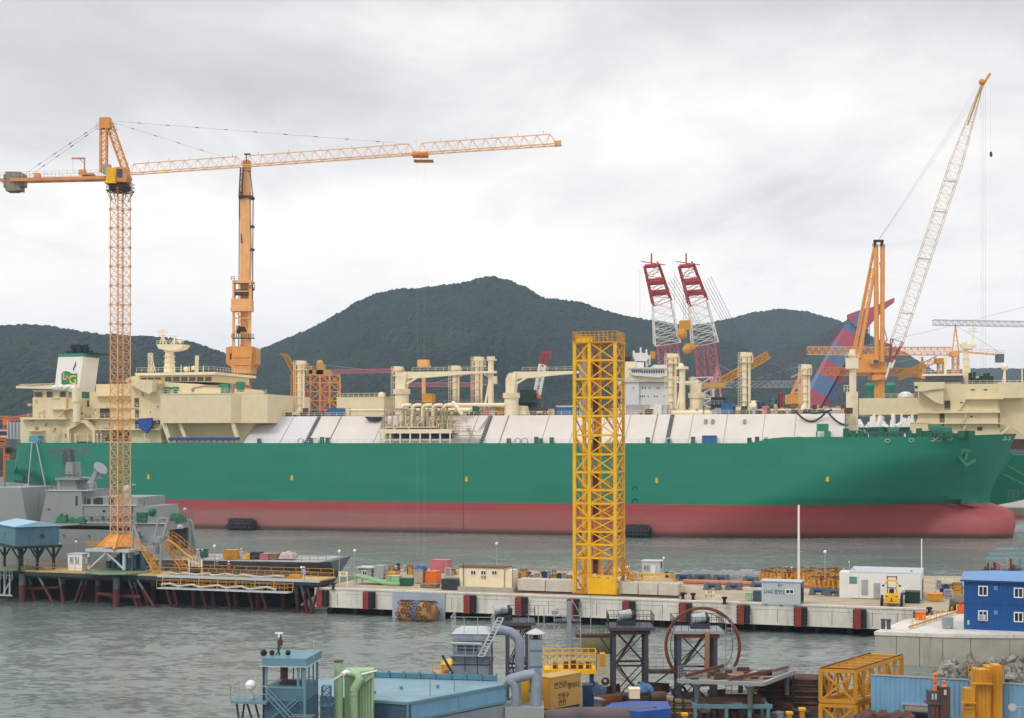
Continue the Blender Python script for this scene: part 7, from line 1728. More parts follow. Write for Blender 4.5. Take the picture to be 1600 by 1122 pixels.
for px, pbs, lb in ((1096, 908, 'blue drum on grey stand before the pallet frames, second from the yellow stair'), (1126, 909, 'blue drum on grey stand in front of the pallet frames, third from the yellow stair'), (1112, 922, 'blue drum on grey stand on the brown pipe, above the white notice board'),
        (1146, 922, 'blue drum on grey stand on the brown pipe farther from the white notice board'), (1172, 912, 'blue drum on grey stand just above the pale green tank'), (1184, 921, 'blue drum on grey stand touching the grey container'), (1303, 932, 'blue drum on grey stand in front of the amber trestles'), (1278, 930, 'blue drum on grey stand close behind the grey container doors'), (1318, 932, 'blue drum on grey stand at the corner of the white flat-roofed building')): roller(px, pbs, lb, r0)
m = MB(F); a = at(1068, 914); b_ = at(1330, 927); m.tube((a.x, a.y, PZ+.5), (b_.x, a.y, PZ+.5), .33, n=12); m.build('long_pipe', mat('pipe_terracotta', (196, 126, 84), 1, .7, var=.12, vs=.6), None, 'long terracotta coloured pipe lying along the pier behind the roller stands', 'pipe', smooth=True)
m = MB(F); a = at(1060, 918); b_ = at(1330, 930); m.bx(a.x, b_.x, a.y, a.y+.5, PZ, PZ+.3); m.build('kerb_beam', 'conc', None, 'long white painted concrete kerb lying in front of the terracotta pipe', 'kerb')
# assorted small gear scattered on the pier back
kinds = [('valve_box', 'dkblue'), ('steel_bracket', 'rust'), ('gear_box', 'ochre'), ('cable_drum', 'brown'), ('oil_drum', 'cont'), ('tool_chest', 'grey'), ('pallet', 'wood'), ('bracket_pile', 'brown')]
spots = [(585, 899), (600, 893), (612, 893), (622, 893), (634, 894), (641, 898), (655, 903), (700, 900), (706, 898), (805, 903), (812, 901), (818, 905), (826, 902), (834, 904), (842, 902), (850, 905), (858, 903), (866, 904), (874, 906), (882, 904), (890, 905), (984, 905), (992, 907), (998, 905), (1042, 903), (1050, 905), (1056, 904), (802, 911), (840, 910), (865, 912), (1474, 932), (1482, 936), (1488, 921), (1478, 923), (1468, 921), (1496, 928), (1462, 935), (1502, 921)]
colw = {'dkblue': 'navy blue', 'rust': 'rusty', 'ochre': 'ochre', 'brown': 'brown', 'cont': 'blue', 'grey': 'grey', 'wood': 'timber'}
for i, (px, pbs) in enumerate(spots):
    nm, mt = kinds[(i*5+i//3) % 8]; p = at(px, pbs); s_ = rr.uniform(.35, .75); hh_ = rr.uniform(.5, 1.5)
    where = 'by the green gangway' if px < 660 else 'by the white three-window cabin' if px < 801 else 'behind the concrete blocks' if px < 900 else 'under the yellow gangway' if px < 1060 else 'beyond the ochre skip'
    lb = 'small %s %s %s' % (colw[mt], nm.replace('_', ' '), where)
    r = T(nm, lb, nm.replace('_', ' '), F, p, lb+' group' if False else '%s %s pieces %s' % (colw[mt], nm.replace('_', ' '), where))
    if nm in ('cable_drum', 'oil_drum', 'valve_box'):
        MB(F).lathe(p, [(s_, 0), (s_, .12), (s_*.7, .13), (s_*.7, hh_*.8), (s_, hh_*.8+.01), (s_, hh_*.8+.12)], 12).build('body', mt, r, smooth=True); MB(F).lathe(p+V((0, 0, hh_*.8+.12)), [(s_*.3, 0), (s_*.3, .12)], 8).build('cap', 'dark', r)
    else:
        m = MB(F)
        for k in range(3): m.bx(p.x-s_+k*.1, p.x+s_-k*.2, p.y+k*.1, p.y+1-k*.1, PZ+hh_*k/3, PZ+hh_*(k+.8)/3)
        m.build('body', mt, r); m = MB(F)
        for k in (-1, 1): m.beam((p.x+k*s_*.8, p.y-.03, PZ), (p.x+k*s_*.8, p.y-.03, PZ+hh_), .1)
        m.beam((p.x-s_*.8, p.y-.03, PZ+hh_), (p.x+s_*.8, p.y-.03, PZ+hh_), .1); m.build('frame', 'dark' if mt != 'grey' else 'lgrey', r)
# brownish stores along the rear edge
m = MB(F)
for a, b_, w_ in ((585, 640, 3), (800, 895, 2)): p = at(a, 899); q2 = at(b_, 900); m.rail([(p.x, p.y+w_, PZ), (q2.x, p.y+w_, PZ)], 1.1, 1.6, .06)
m.build('pier_railing', 'ochre', None, 'low ochre railing along the rear edge of the pier', 'railing')
m = MB(F); p = at(1462, 908); q2 = at(1545, 903)
m.rail([(p.x, p.y, PZ), (p.x+30, p.y+12, PZ)], 1.1, 1.4, .05); m.build('pier_railing', 'grey', None, 'thin grey railing along the far quay edge near the blue house roof', 'railing')
# tall white poles
for px, pbs, ptop, r_, lb in ((1248, 936, 789, .17, 'tall thick white pole rising behind the grey container'), (1440, 925, 842, .1, 'thin white pole rising behind the white flat-roofed building')):
    p = at(px, pbs); zt_ = F.c(px, ptop, p.y).z; t_ = T('flag_pole', lb, 'pole', F, p); MB(F).tube(p, (p.x, p.y, zt_), r_, r_*.8, n=8).build('pole', 'white', t_, smooth=True); MB(F).lathe(p, [(r_*2.5, 0), (r_*2.5, .15)], 8).build('base', 'grey', t_)
    MB(F).bx(p.x-r_*1.2, p.x+r_*3, p.y-.05, p.y+.05, (zt_+PZ)*.5, (zt_+PZ)*.5+.08).build('clamp', 'grey', t_)
# ---- forklift (seen from behind)
p = at(1393, 948); fk = T('forklift', 'large yellow forklift seen from behind with worker in its cab', 'forklift', F, p)
FK = Fr((F.M @ p)[:2], R(-16)); wd = 1.15
m = MB(FK); m.prism([(-.75, PZ+.45), (.75, PZ+.45), (.85, PZ+.8), (.8, PZ+1.45), (.5, PZ+1.6), (-.5, PZ+1.6), (-.8, PZ+1.45), (-.85, PZ+.8)], -.1, .8); m.bx(-.8, .8, .8, 3.2, PZ+.55, PZ+1.35); m.build('body', 'yellow', fk)
m = MB(FK); m.bx(-.35, .35, -.13, -.102, PZ+.62, PZ+.66); m.bx(-.75, -.45, -.13, -.102, PZ+1.25, PZ+1.35); m.bx(.45, .75, -.13, -.102, PZ+1.25, PZ+1.35); m.bx(-.06, .06, -.14, -.102, PZ+.7, PZ+1.1); m.build('grille', 'black', fk)
for s_ in (-1, 1):
    for y, r_ in ((.7, .5), (2.8, .58)):
        w_ = MB(FK).path([(s_*(wd-.12), y, PZ+r_), (s_*(wd+.2), y, PZ+r_)], r_, 16).build('wheel', 'black', fk, smooth=True); MB(FK).path([(s_*(wd+.201), y, PZ+r_), (s_*(wd+.23), y, PZ+r_)], r_*.5, 12).build('hub', 'ochre', w_)
m = MB(FK)
for x in (-.62, .62):
    m.beam((x, .75, PZ+1.4), (x*.92, .95, PZ+3.05), .12); m.beam((x, 2.3, PZ+1.3), (x*.92, 2.1, PZ+3.05), .12)
m.bx(-.68, .68, .8, 2.2, PZ+3.05, PZ+3.13)
for i in range(6): m.bx(-.66, .66, .85+i*.24, .93+i*.24, PZ+3.14, PZ+3.2)
m.build('guard', 'yellow', fk)
m = MB(FK); m.beam((-.55, 3.3, PZ+.1), (-.55, 3.3, PZ+3.5), .14); m.beam((.55, 3.3, PZ+.1), (.55, 3.3, PZ+3.5), .14)
for z in (.5, 2.0, 3.4): m.beam((-.55, 3.3, PZ+z), (.55, 3.3, PZ+z), .12)
m.build('mast', 'dark', fk)
m = MB(FK)
for x in (-.4, .35): m.bx(x-.06, x+.06, 3.4, 4.7, PZ+.08, PZ+.14)
m.build('fork', 'dark', fk)
m = MB(FK); m.bx(-1.15, -.85, .9, .95, PZ+2.4, PZ+2.6); m.bx(.85, 1.15, .9, .95, PZ+2.4, PZ+2.6); m.beam((-1.0, .9, PZ+2.6), (-.6, 1, PZ+2.9), .04); m.beam((1.0, .9, PZ+2.6), (.6, 1, PZ+2.9), .04); m.build('mirror', 'black', fk)
MB(FK).bx(-.3, .3, 1.0, 1.6, PZ+1.36, PZ+1.5).bx(-.3, .3, .95, 1.05, PZ+1.4, PZ+2.1).build('seat', 'black', fk)
person(FK, V((0, 1.45, PZ+1.05)), 'worker in blue overalls seated in the yellow forklift cab', 'overb', rz=math.pi, seated=True)
person(F, at(1410, 943), 'worker in blue and white working beside the dark green skip', 'overb', 'overw', rz=.6, lean=.2)
for px, pbs, lb, c_ in ((1229, 905, 'worker in a pale red top standing among the amber trestles, nearer the tall white pole', 'pink'), (1237, 905, 'worker in dark orange top standing among the amber trestles', 'overo'), (619, 903, 'worker in blue overalls beside the ochre crate behind the green gangway', 'overb')):
    person(F, at(px, pbs)+V((0, 0, .0)), lb, c_, 'overb', rz=.5)
# small orange crates at the pier corner and pipe rail on the quay wall
fs_ = pb_('fender_stack', 'orange and dark blue fender crate at the pier corner under the yellow handrail', 'crate', 1430, 957, 1446, 969, 1.4, 'orange')
q = FR.g(1380, 983, PZ); m = MB(FR)
for i, a in enumerate(((1378, 969, 1390, 984),)):
    t_ = T('mooring_post', 'pair of dark violet mooring posts at the end of the quay wall', 'mooring post', FR, q); 
    for k in (0, 1): MB(FR).lathe((q.x+k*.55, q.y-.2*k, PZ), [(.22, 0), (.22, .9), (.28, .92), (.28, 1.1), (.2, 1.12)], 10).build('post', 'purple', t_, smooth=True)
a = FR.g(1420, 984, PZ); b_ = FR.g(1500, 958, PZ)
t_ = T('handrail', 'yellow hooped handrail and pipe running across the quay wall to the pier', 'handrail', FR, a); m = MB(FR); m.path([a+V((0, 0, .3)), b_+V((0, 0, .3))], .1, 6); m.build('pipe', 'tan', t_)
m = MB(FR)
for i in range(9):
    c_ = a.lerp(b_, (i+.5)/9); d = (b_-a).normalized()*.35; m.path([c_-d, c_-d+V((0, 0, .8)), c_-d*.4+V((0, 0, 1.05)), c_+d*.4+V((0, 0, 1.05)), c_+d+V((0, 0, .8)), c_+d], .045, 5)
m.build('hoop', 'yellow', t_)
q = FR.g(1482, 983, PZ); t_ = T('electrical_box', 'grey green cabinet on the quay wall by the blue house', 'cabinet', FR, q); MB(FR).bx(q.x-.55, q.x+.55, q.y, q.y+.6, PZ+.2, PZ+1.25).build('body', mat('cabinet_grey', (140, 156, 154), 1, .5), t_); MB(FR).bx(q.x-.5, q.x-.4, q.y, q.y+.5, PZ, PZ+.2).bx(q.x+.4, q.x+.5, q.y, q.y+.5, PZ, PZ+.2).build('leg', 'grey', t_)
q = FR.g(1501, 959, PZ); t_ = T('gas_bottle', 'orange post box at the near corner of the blue house', 'post', FR, q); MB(FR).bx(q.x-.4, q.x+.4, q.y-.3, q.y+.3, PZ, PZ+1.1).build('body', 'orange', t_); MB(FR).lathe((q.x, q.y, PZ+1.1), [(.2, 0), (.2, .2), (.05, .4)], 8).build('cap', 'red', t_)
# ---- blue two-storey house
q = FR.g(1506, 985.5, PZ); FHs = Fr((q.x, q.y), R(-19)); hw_ = 13; z0 = PZ+.05; ze = H-(906-690)*q.y/FP
ho = T('site_house', 'bright blue two-storey metal house with white framed windows and light blue roof', 'house', FHs, (6, 5, PZ))
m = MB(FHs); m.corr(0, hw_, 0, z0, ze, .28, .03); m.bx(0, hw_, .04, 10, z0, ze); m.build('wall', 'house', ho)
m = MB(FHs); zr = ze+.75
m.add([(-.3, -.3, ze), (hw_+.3, -.3, ze), (hw_+.3, 10.3, ze), (-.3, 10.3, ze), (3.0, 4.2, zr), (hw_+.3, 4.2, zr)], [(0, 1, 5, 4), (1, 2, 5), (2, 3, 4, 5), (3, 0, 4), (3, 2, 1, 0)])
for i in range(36): x = -.1+i*.34; 
m.build('roof', 'houseroof', ho)
m = MB(FHs); m.bx(-.36, hw_+.3, -.38, -.3, ze-.16, ze+.03); m.build('gutter', 'dkblue', ho)
def hwn(px0, py0, px1, py1): return win(ho, FHs, px0, py0, px1, py1, -.05, 'white', d=.08)
for wdw in ((1528.5, 915, 1543.5, 931.5), (1584, 918, 1599, 934.5), (1528.5, 953.5, 1543.5, 970.5), (1584, 956, 1599, 972.5)): hwn(*wdw)
m = MB(FHs); m.pb(1527.5, 961, 1540, 968, -.55, -.1); ac = m.build('air_conditioner', 'lgrey', ho); c_ = FHs.c(1533, 964.5, -.56); MB(FHs).path([(c_.x, -.57, c_.z), (c_.x, -.56, c_.z)], .2, 12).build('fan_grille', 'grey', ac)
for py in (919, 957): MB(FHs).pb(1553, py-3, 1559, py+3, -.07, -.035).build('vent_louvre', 'houseroof', ho)
MB(FHs).pb(1511, 969, 1515, 976, -.07, -.035).build('fire_notice', 'gangway_green' if False else 'lgreen', ho)
MB(FHs).bx(-.02, hw_, -.1, .0, PZ+.005, z0+.12).build('plinth', 'lgrey', ho)
MB(FHs).bx(.0, hw_, -.045, -.034, z0+2.85, z0+2.93).build('floor_trim', 'dkblue', ho)
# vessel gear glimpsed behind the house roof: pale blue fish farm floats and dark clutter
for i, (px, py, px1, lb) in enumerate(((1545, 866, 1600, 'thin pale blue floating boom far out behind the blue house roof'), (1556, 858, 1600, 'second pale blue floating boom nearest the ship bulb'), (1540, 873, 1598, 'pale blue floating boom just above the blue house roof'))):
    D = 24*FP/(py-690); f_ = front(D); m = MB(f_); m.tube(f_.c(px, py, 0), f_.c(px1+30, py+2, 0), .35, n=6)
    for k in range(6): q = f_.c(px+k*9, py, 0); m.beam(q, q+V((0, 0, 1.0)), .08)
    m.build('floating_boom', 'teal', None, lb, 'floating boom')
rr = random.Random(31)
for i in range(6):
    px = 1538+i*10; q = F.g(px, 897-i*.8, PZ); mt = ['brown', 'dark', 'pink', 'grey', 'rust', 'teal'][i]
    t_ = T('machine_part', '%s machine part on the far quay just above the blue house roof' % ['brown', 'dark', 'pink', 'grey', 'rusty', 'pale blue'][i], 'machine part', F, q); m = MB(F)
    for k in range(4): m.bx(q.x-.8+k*.4, q.x-.5+k*.4, q.y, q.y+1, PZ, PZ+rr.uniform(.5, 2.2))
    m.build('body', mt, t_); MB(F).bx(q.x-1, q.x+1, q.y-.1, q.y+1.1, PZ+.3, PZ+.42).build('frame', 'dark', t_)
# ================================================================ FOREGROUND YARD
GZ = 2.6
# ---- blue crane control cabin
F = Fr(((475-800)*80/FP, 80.0), R(-8)); sc = 80/FP
def zc(py, D=80.0): return H-(py-690)*D/FP
wl = -2.3; dp = 2.9
kb = T('control_cabin', 'blue steel lookout cabin with wide open windows and antennas on its roof', 'cabin', F, (wl/2, dp/2, GZ))
zt, zb, zs_, zf = zc(1041), zc(1075), zc(1097), zc(1045)
m = MB(F); m.bx(wl, 0, 0, dp, zs_, zb); m.build('parapet', 'tealwall', kb)
MB(F).bx(wl-.02, .02, -.03, dp, GZ, zs_-.02).build('base_wall', 'steelblue', kb)
m = MB(F)
for x, y in ((wl, 0), (-.12, 0), (wl, dp), (-.12, dp), (wl*.18, 0)): m.bx(x, x+.12, y-.02, y+.1, zb, zt)
m.bx(-.02, .1, -.05, .1, GZ, zt); m.bx(wl, 0, -.035, .0, zb-.06, zb+.05)
for y in (1.1, 2.0): m.bx(-.08, 0, y, y+.08, zb, zt)
m.build('window_post', 'teal', kb)
m = MB(F); m.bx(wl-.12, .18, -.18, dp+.15, zt, zt+.45); m.build('roof', 'teal', kb); MB(F).bx(wl-.2, .26, -.24, dp+.2, zt-.04, zt-.002).build('roof_edge', 'lgrey', kb)
m = MB(F); m.bx(wl*.75, -.6, .9, 1.7, zs_, zb+.15); m.bx(wl+.1, wl+.5, dp-.3, dp-.1, zs_, zt-.1); m.bx(wl+.8, wl+.86, dp-.1, dp-.05, zb, zt); m.bx(wl+1.3, wl+1.36, dp-.1, dp-.05, zb, zt); m.build('console', 'brown', kb)
m = MB(F); c = F.c(437, 1024, 1.0); m.path([c, c+V((-.1, 0, .4)), c+V((.08, 0, .8)), c+V((0, 0, 1.2))], .06, 6); m.bx(c.x-.1, c.x+.15, .9, 1.1, c.z+.55, c.z+.9); m.beam(c+V((-.25, 0, 0)), c+V((.1, 0, .5)), .06); m.build('antenna_mast', 'brown', kb)
m = MB(F); m.bx(c.x-.25, c.x+.2, .9, 1.05, c.z+1.25, c.z+1.32); m.bx(c.x-.06, c.x+.03, .9, 1.0, c.z+1.05, c.z+1.25); m.build('radar_bar', 'lamp', kb)
m = MB(F)
for px, r in ((412, .2), (425, .16), (450, .16)): q = F.c(px, 1020, .6); m.ball(q, r, 12)
for px in (412, 450): q = F.c(px, 1024, .6); m.tube(q, q+V((0, 0, .2)), .04)
m.build('horn_ball', 'black', kb, smooth=True)
m = MB(F); q = F.c(490, 1030, 1.0); m.beam(q, q+V((0, 0, 1.0)), .025); m.build('whip_aerial', 'galv', kb)
m = MB(F); a, b_ = F.c(362, 1095, -.2), F.c(418, 1093, -.2); m.bx(a.x, b_.x, -.4, 1.2, a.z-.12, a.z); m.build('side_platform', 'teal', kb)
m = MB(F); m.rail([(a.x, 1.1, a.z), (a.x, -.35, a.z), (b_.x, -.35, a.z)], .9, .45, .035); m.build('platform_railing', 'galv', kb)
m = MB(F)
for x0_, x1_ in ((.1, .5), (.6, .2), (.7, 1.6), (1.2, 1.9), (1.9, 1.3)): m.beam((a.x+x0_, .3, a.z-.1), (a.x+x1_, .3, a.z-2.8), .09)
m.beam((wl-.15, .3, zt), (wl-.15, .3, GZ), .13); m.build('leg', 'dark', kb)
m = MB(F); q = F.c(392, 1071, .3); m.ball(q, .33, 14, .95); m.build('searchlight', 'lamp', kb, smooth=True)
m = MB(F); m.tube(q+V((0, 0, -.3)), q+V((.12, 0, -.95)), .09); m.ball(q+V((.1, 0, -.7)), .15); m.build('light_bracket', 'lgrey', kb, smooth=True)
m = MB(F); q0, q1, q2 = F.c(419, 1076, -.35), F.c(457, 1117, -.35), F.c(492, 1118, -.35)
for o in (0, .5): m.path([q0+V((0, -o, 0)), q1+V((0, -o, 0)), q2+V((0, -o, 0))], .035, 6); m.path([q0+V((0, -o, -.35)), q1+V((0, -o, -.35))], .03, 6)
for i in range(9): m.beam(q0.lerp(q1, i/8)+V((0, 0, -.35)), q0.lerp(q1, i/8)+V((0, -.5, -.35)), .05)
m.beam(F.c(424, 1122, -.2), F.c(462, 1092, -.2), .07); m.beam(F.c(440, 1118, -.3), F.c(466, 1095, -.3), .06); m.build('stair_rail', 'teal', kb)
# ---- pale blue machine hall roof
F = FR; RZ = 8.27
def gp(l, z): return [(F.g(a, b_, z).x, F.g(a, b_, z).y) for a, b_ in l]
mh = T('machine_hall', 'long pale blue steel housing with flat walkable roof in front of the grey dust collector', 'housing', F, F.g(640, 1097, RZ)-V((0, -4, RZ-GZ)))
rf = gp([(637, 1097), (790, 1069), (772, 1062), (582, 1057), (498, 1063), (498, 1086), (581, 1093)], RZ)
MB(F).plan(rf, RZ-.06, RZ).build('roof', mat('hall_roof', (130, 162, 176), .9, .6, var=.14, vs=.8, streak=.3, scol=(150, 128, 100)), mh)
lf_ = gp([(639, 1096.6), (789, 1069.2), (772, 1063), (700, 1064)], RZ)
MB(F).plan(lf_, RZ-1.2, RZ-.062).build('side_girder', 'shed', mh)
MB(F).plan(gp([(637, 1097), (655, 1093.6), (640, 1062), (500, 1066), (500, 1086), (581, 1093)], RZ), GZ, RZ-.063).build('wall', 'steelblue', mh)
MB(F).plan([(x+.3, y+.5) for x, y in gp([(650, 1095), (790, 1070), (700, 1064)], RZ)], GZ, RZ-1.3).build('lower_body', 'bluegrey', mh)
m = MB(F); p = [V((x, y, RZ)) for x, y in rf]
m.beam(p[0]+V((0, 0, -.1)), p[1]+V((0, 0, -.1)), .16); m.beam(p[0]+V((0, -.03, -1.15)), p[1]+V((0, -.03, -1.15)), .14); m.beam(p[0]+V((0, -.02, -.1)), p[6]+V((0, -.02, -.1)), .14); m.beam(p[0]+V((0, -.02, -.0)), p[0]+V((0, -.02, -1.2)), .12)
q = p[0].lerp(p[1], .5); m.beam(q, q+V((0, 0, -1.2)), .12); m.beam(p[1], p[1]+V((0, 0, -1.2)), .12)
m.build('edge_trim', 'teal', mh)
m = MB(F); b0, b1 = V((*gp([(584, 1058)], RZ)[0], RZ)), V((*gp([(776, 1064)], RZ)[0], RZ)); m.beam(b0+V((0, 0, .2)), b1+V((0, 0, .2)), .3)
for i in range(9): q = b0.lerp(b1, i/8); m.bx(q.x-.06, q.x+.06, q.y-.3, q.y+.2, RZ, RZ+.5)
for px, py in ((672, 1088), (710, 1081)): q = F.g(px, py, RZ); m.beam(q, q+V((0, 0, .95)), .05)
for px, py in ((627, 1077), (585, 1084), (684, 1075)): q = F.g(px, py, RZ); m.bx(q.x-.1, q.x+.1, q.y-.1, q.y+.1, RZ+.003, RZ+.2)
m.build('roof_kerb', mat('kerb_teal', (84, 134, 152), .9, .5, var=.12, streak=.3, scol=(120, 100, 80)), mh)
# stripes on the dark wall and teal frame between cabin and ducts
tl = T('lattice_post', 'thin teal ladder frame between the lookout cabin and the green ducts', 'ladder frame', F, F.c(510, 1122, 84))
m = MB(F); m.truss(F.c(510, 1130, 84), F.c(510, 1072, 84), .5, .5, 6, .06, .035, x=True); m.bx(F.c(501, 1100, 84).x, F.c(520, 1100, 84).x, 83.6, 84.4, zc(1103, 84), zc(1101, 84)); m.beam(F.c(482, 1098, 84), F.c(519, 1098, 84), .05); m.build('frame', 'teal', tl)
# ---- pale green ducts
gd = T('ventilation_duct', 'pale green ventilation ducts with an elbow between the lookout cabin and the blue housing', 'duct', F, F.c(550, 1122, 84)*1)
D = 84.0
def q_(px, py, dd=0): return F.c(px, py, D+dd)
MB(F).tube(q_(529, 1300, 0), q_(529, 1033), .27, n=18).build('round_duct', 'lgreen', gd, smooth=True)
m = MB(F); m.tube(q_(529, 1034), q_(529, 1032.5), .30, n=18); m.build('duct_rim', 'brown', gd, smooth=True)
m = MB(F); m.bx(q_(537, 0).x, q_(581, 0).x, D+.4, D+1.5, GZ, zc(1049, D))
for i in range(6): x = q_(557+i*4.6, 0).x; m.bx(x, x+.07, D+.28, D+.398, GZ, zc(1062-i*1.2, D))
m.prism([(q_(556, 0).x, zc(1050, D)), (q_(584, 0).x, zc(1047, D)), (q_(584, 0).x, zc(1057, D)), (q_(563, 0).x, zc(1072, D))], D+.15, D+.399); m.build('filter_casing', 'lgreen', gd)
m = MB(F); m.path([q_(541, 1054, .2), q_(552, 1052, .1), q_(559, 1054, 0), q_(561.5, 1062, -.1), q_(558, 1070, -.1), q_(554, 1076, -.1), q_(552.5, 1086, -.1), q_(552.5, 1300, -.1)], [.12, .2, .25, .26, .26, .26, .25, .25], 16); m.build('elbow_duct', 'lgreen', gd, smooth=True)
m = MB(F)
for y in (1079, 1086): m.tube(q_(552.6, y+.8, -.1), q_(552.6, y, -.1), .275, n=16)
m.build('duct_flange', mat('flange_green', (128, 158, 122), 1, .5), gd, smooth=True)
m = MB(F); m.path([q_(522, 1062, -.3), q_(534, 1054, -.2)], .06, 8); m.path([q_(534, 1054, -.2), q_(541, 1050, .1), q_(548, 1053, .2)], .15, 10); m.tube(q_(560, 1055, -.1), q_(589, 1048, .2), .05); m.build('white_pipe', 'lamp', gd, smooth=True)
m = MB(F); m.rail([q_(536, 1049, 1.2), q_(593, 1044, 2.4)], .75, .35, .02, 3); m.build('thin_railing', mat('rail_green', (150, 168, 150), 1, .6), gd)
# ---- grey dust collector
D = 95.0
dc_ = T('dust_collector', 'grey dust collector house with railed pyramid roof and steep ladder', 'dust collector', F, V((F.c(745, 1100, D).x, D, GZ)))
FD = Fr((F.c(765, 1000, D).x, D), R(-4)); L_ = F.c(765, 0, D).x-F.c(706.5, 0, D).x
def zd(py): return zc(py, D)
wdep = 2.9
def body(z0, z1, e=0, mt='bluegrey', nm='casing', e2=None):
    e2 = e if e2 is None else e2; m = MB(FD)
    m.add([(-L_-e, -e, z0), (e, -e, z0), (e, wdep+e, z0), (-L_-e, wdep+e, z0), (-L_-e2, -e2, z1), (e2, -e2, z1), (e2, wdep+e2, z1), (-L_-e2, wdep+e2, z1)], [(3, 2, 1, 0), (4, 5, 6, 7), (0, 1, 5, 4), (1, 2, 6, 5), (2, 3, 7, 6), (3, 0, 4, 7)])
    return m.build(nm, mt, dc_)
body(GZ, zd(1023)); body(zd(1023)+.002, zd(991), -.02, nm='upper_casing')
m = MB(FD); z1 = zd(991); m.add([(-L_-.06, -.06, z1), (.06, -.06, z1), (.06, wdep+.06, z1), (-L_-.06, wdep+.06, z1), (-L_*.75, wdep*.4, z1+.42), (-L_*.2, wdep*.4, z1+.42)], [(0, 1, 5, 4), (1, 2, 5), (2, 3, 4, 5), (3, 0, 4), (3, 2, 1, 0)]); m.build('pyramid_roof', 'lgrey', dc_)
m = MB(FD)
for x in (-L_*.66, -L_*.33, -.02): m.bx(x-.02, x+.02, -.04, -.002, GZ, zd(1024))
for z in (zd(1039), zd(1003), zd(1001)): m.bx(-L_-.03, .03, -.05, -.002, z-.025, z+.025); m.bx(.002, .05, 0, wdep, z-.025, z+.025)
for y in (.9, 1.9): m.bx(.002, .04, y, y+.04, GZ, zd(992))
m.build('casing_seam', 'dark', dc_)
m = MB(FD); m.bx(-L_-.2, .12, -.62, -.0, zd(1024), zd(1022.5)); m.beam((-L_-.1, -.5, zd(1024)), (-L_+.3, -.02, zd(1034)), .06); m.beam((-.3, -.5, zd(1024)), (-.6, -.02, zd(1036)), .06); m.bx(-L_+.1, -.5, -.12, -.03, zd(1018), zd(1008)); m.build('service_platform', 'bluegrey', dc_)
MB(FD).bx(-L_+.3, -.8, -.135, -.121, zd(1017), zd(1009)).build('access_panel', 'dark', dc_)
MB(FD).path([(-L_-.05, -.3, zd(1004.5)), (-.5, -.3, zd(1005.5))], .1, 10).build('header_pipe', 'lgrey', dc_, smooth=True)
m = MB(FD); m.rail([(-L_-.1, wdep, z1), (-L_-.1, -.1, z1), (.1, -.1, z1), (.1, wdep, z1)], 1.15, .8, .035); m.rail([(-L_-.2, -.6, zd(1022.5)), (.1, -.6, zd(1022.5))], 1.0, .6, .03); m.build('roof_railing', 'galv', dc_)
m = MB(FD); p0, p1 = V((-.7, -.75, zd(1023))), V((.55, .3, zd(966))); o = V((.38, -.05, 0))
m.beam(p0, p1, .07); m.beam(p0+o, p1+o, .07)
for i in range(13): a = p0.lerp(p1, i/12); m.beam(a, a+o, .05)
m.build('ladder', 'lgrey', dc_)
m = MB(FD); m.path([(.02, 1.2, zd(990)), (.7, 1.2, zd(988)), (1.3, 1.2, zd(991)), (1.75, 1.2, zd(998)), (1.95, 1.2, zd(1009)), (1.95, 1.2, zd(1030)), (1.9, 1.2, GZ)], [.33, .33, .33, .33, .33, .32, .32], 18); m.build('elbow_pipe', 'bluegrey', dc_, smooth=True)
# stack and ducts beside it
D = 92.0
st_k = T('exhaust_stack', 'grey square exhaust stack with conical rain cap joined by fat bent ducts', 'exhaust stack', F, V((F.c(837, 1100, D).x, D, GZ)))
x0_, x1_ = F.c(827.5, 0, D).x, F.c(847, 0, D).x
MB(F).bx(x0_, x1_, D, D+.8, zc(1107, D), zc(1000, D)).build('casing', 'bluegrey', st_k)
m = MB(F)
for y in (1017, 1042, 1080): z = zc(y, D); m.bx(x0_-.03, x1_+.03, D-.03, D+.83, z-.025, z+.025)
m.build('flange', 'steelblue', st_k)
m = MB(F); c = V(((x0_+x1_)/2, D+.4, 0))
for i in range(8): an = i*R(45); m.beam(c+V((.36*math.cos(an), .36*math.sin(an), zc(1000, D))), c+V((.36*math.cos(an), .36*math.sin(an), zc(991, D))), .06)
m.tube(c+V((0, 0, zc(1000, D))), c+V((0, 0, zc(994, D))), .2); m.build('vent_grille', 'dark', st_k)
MB(F).lathe(c+V((0, 0, zc(991, D))), [(.63, 0), (.6, .05), (.05, .32)], 20).build('rain_cap', 'lgrey', st_k)
m = MB(F); a = [F.c(px, py, D-.3) for px, py in ((775, 1067), (795, 1063), (822, 1056), (838, 1053), (846, 1060), (847.5, 1070), (847.5, 1107))]
m.path([F.c(786, 1072, D-.2), F.c(797, 1062, D-.3), F.c(818, 1056, D-.3), F.c(836, 1053, D-.35)], .34, 18); m.path([F.c(818, 1056, D-.3), F.c(832, 1054, D-.3), F.c(838, 1062, D-.3), F.c(838, 1075, D-.3), F.c(838, 1110, D-.3)], .36, 18)
m.path([F.c(790, 1062, D-.4), F.c(800, 1066, D-.4), F.c(805, 1074, D-.4), F.c(806, 1085, D-.4), F.c(806, 1112, D-.4)], .3, 18); m.build('bent_duct', 'bluegrey', st_k, smooth=True)
MB(F).bx(F.c(789, 0, D-1).x, F.c(850, 0, D-1).x, D-1, D+1.6, GZ, zc(1106, D-1)).build('fan_base', 'grey', st_k)
MB(F).bx(F.c(815, 0, D).x, F.c(828, 0, D).x, D+1, D+2.2, GZ, zc(1057, D)).build('yellow_panel', 'yellow', st_k)
MB(F).pb(688, 1040, 707, 1046, 97, 100).build('low_box', 'yellow', None, 'yellow box with a railing beyond the grey dust collector foot', 'box')
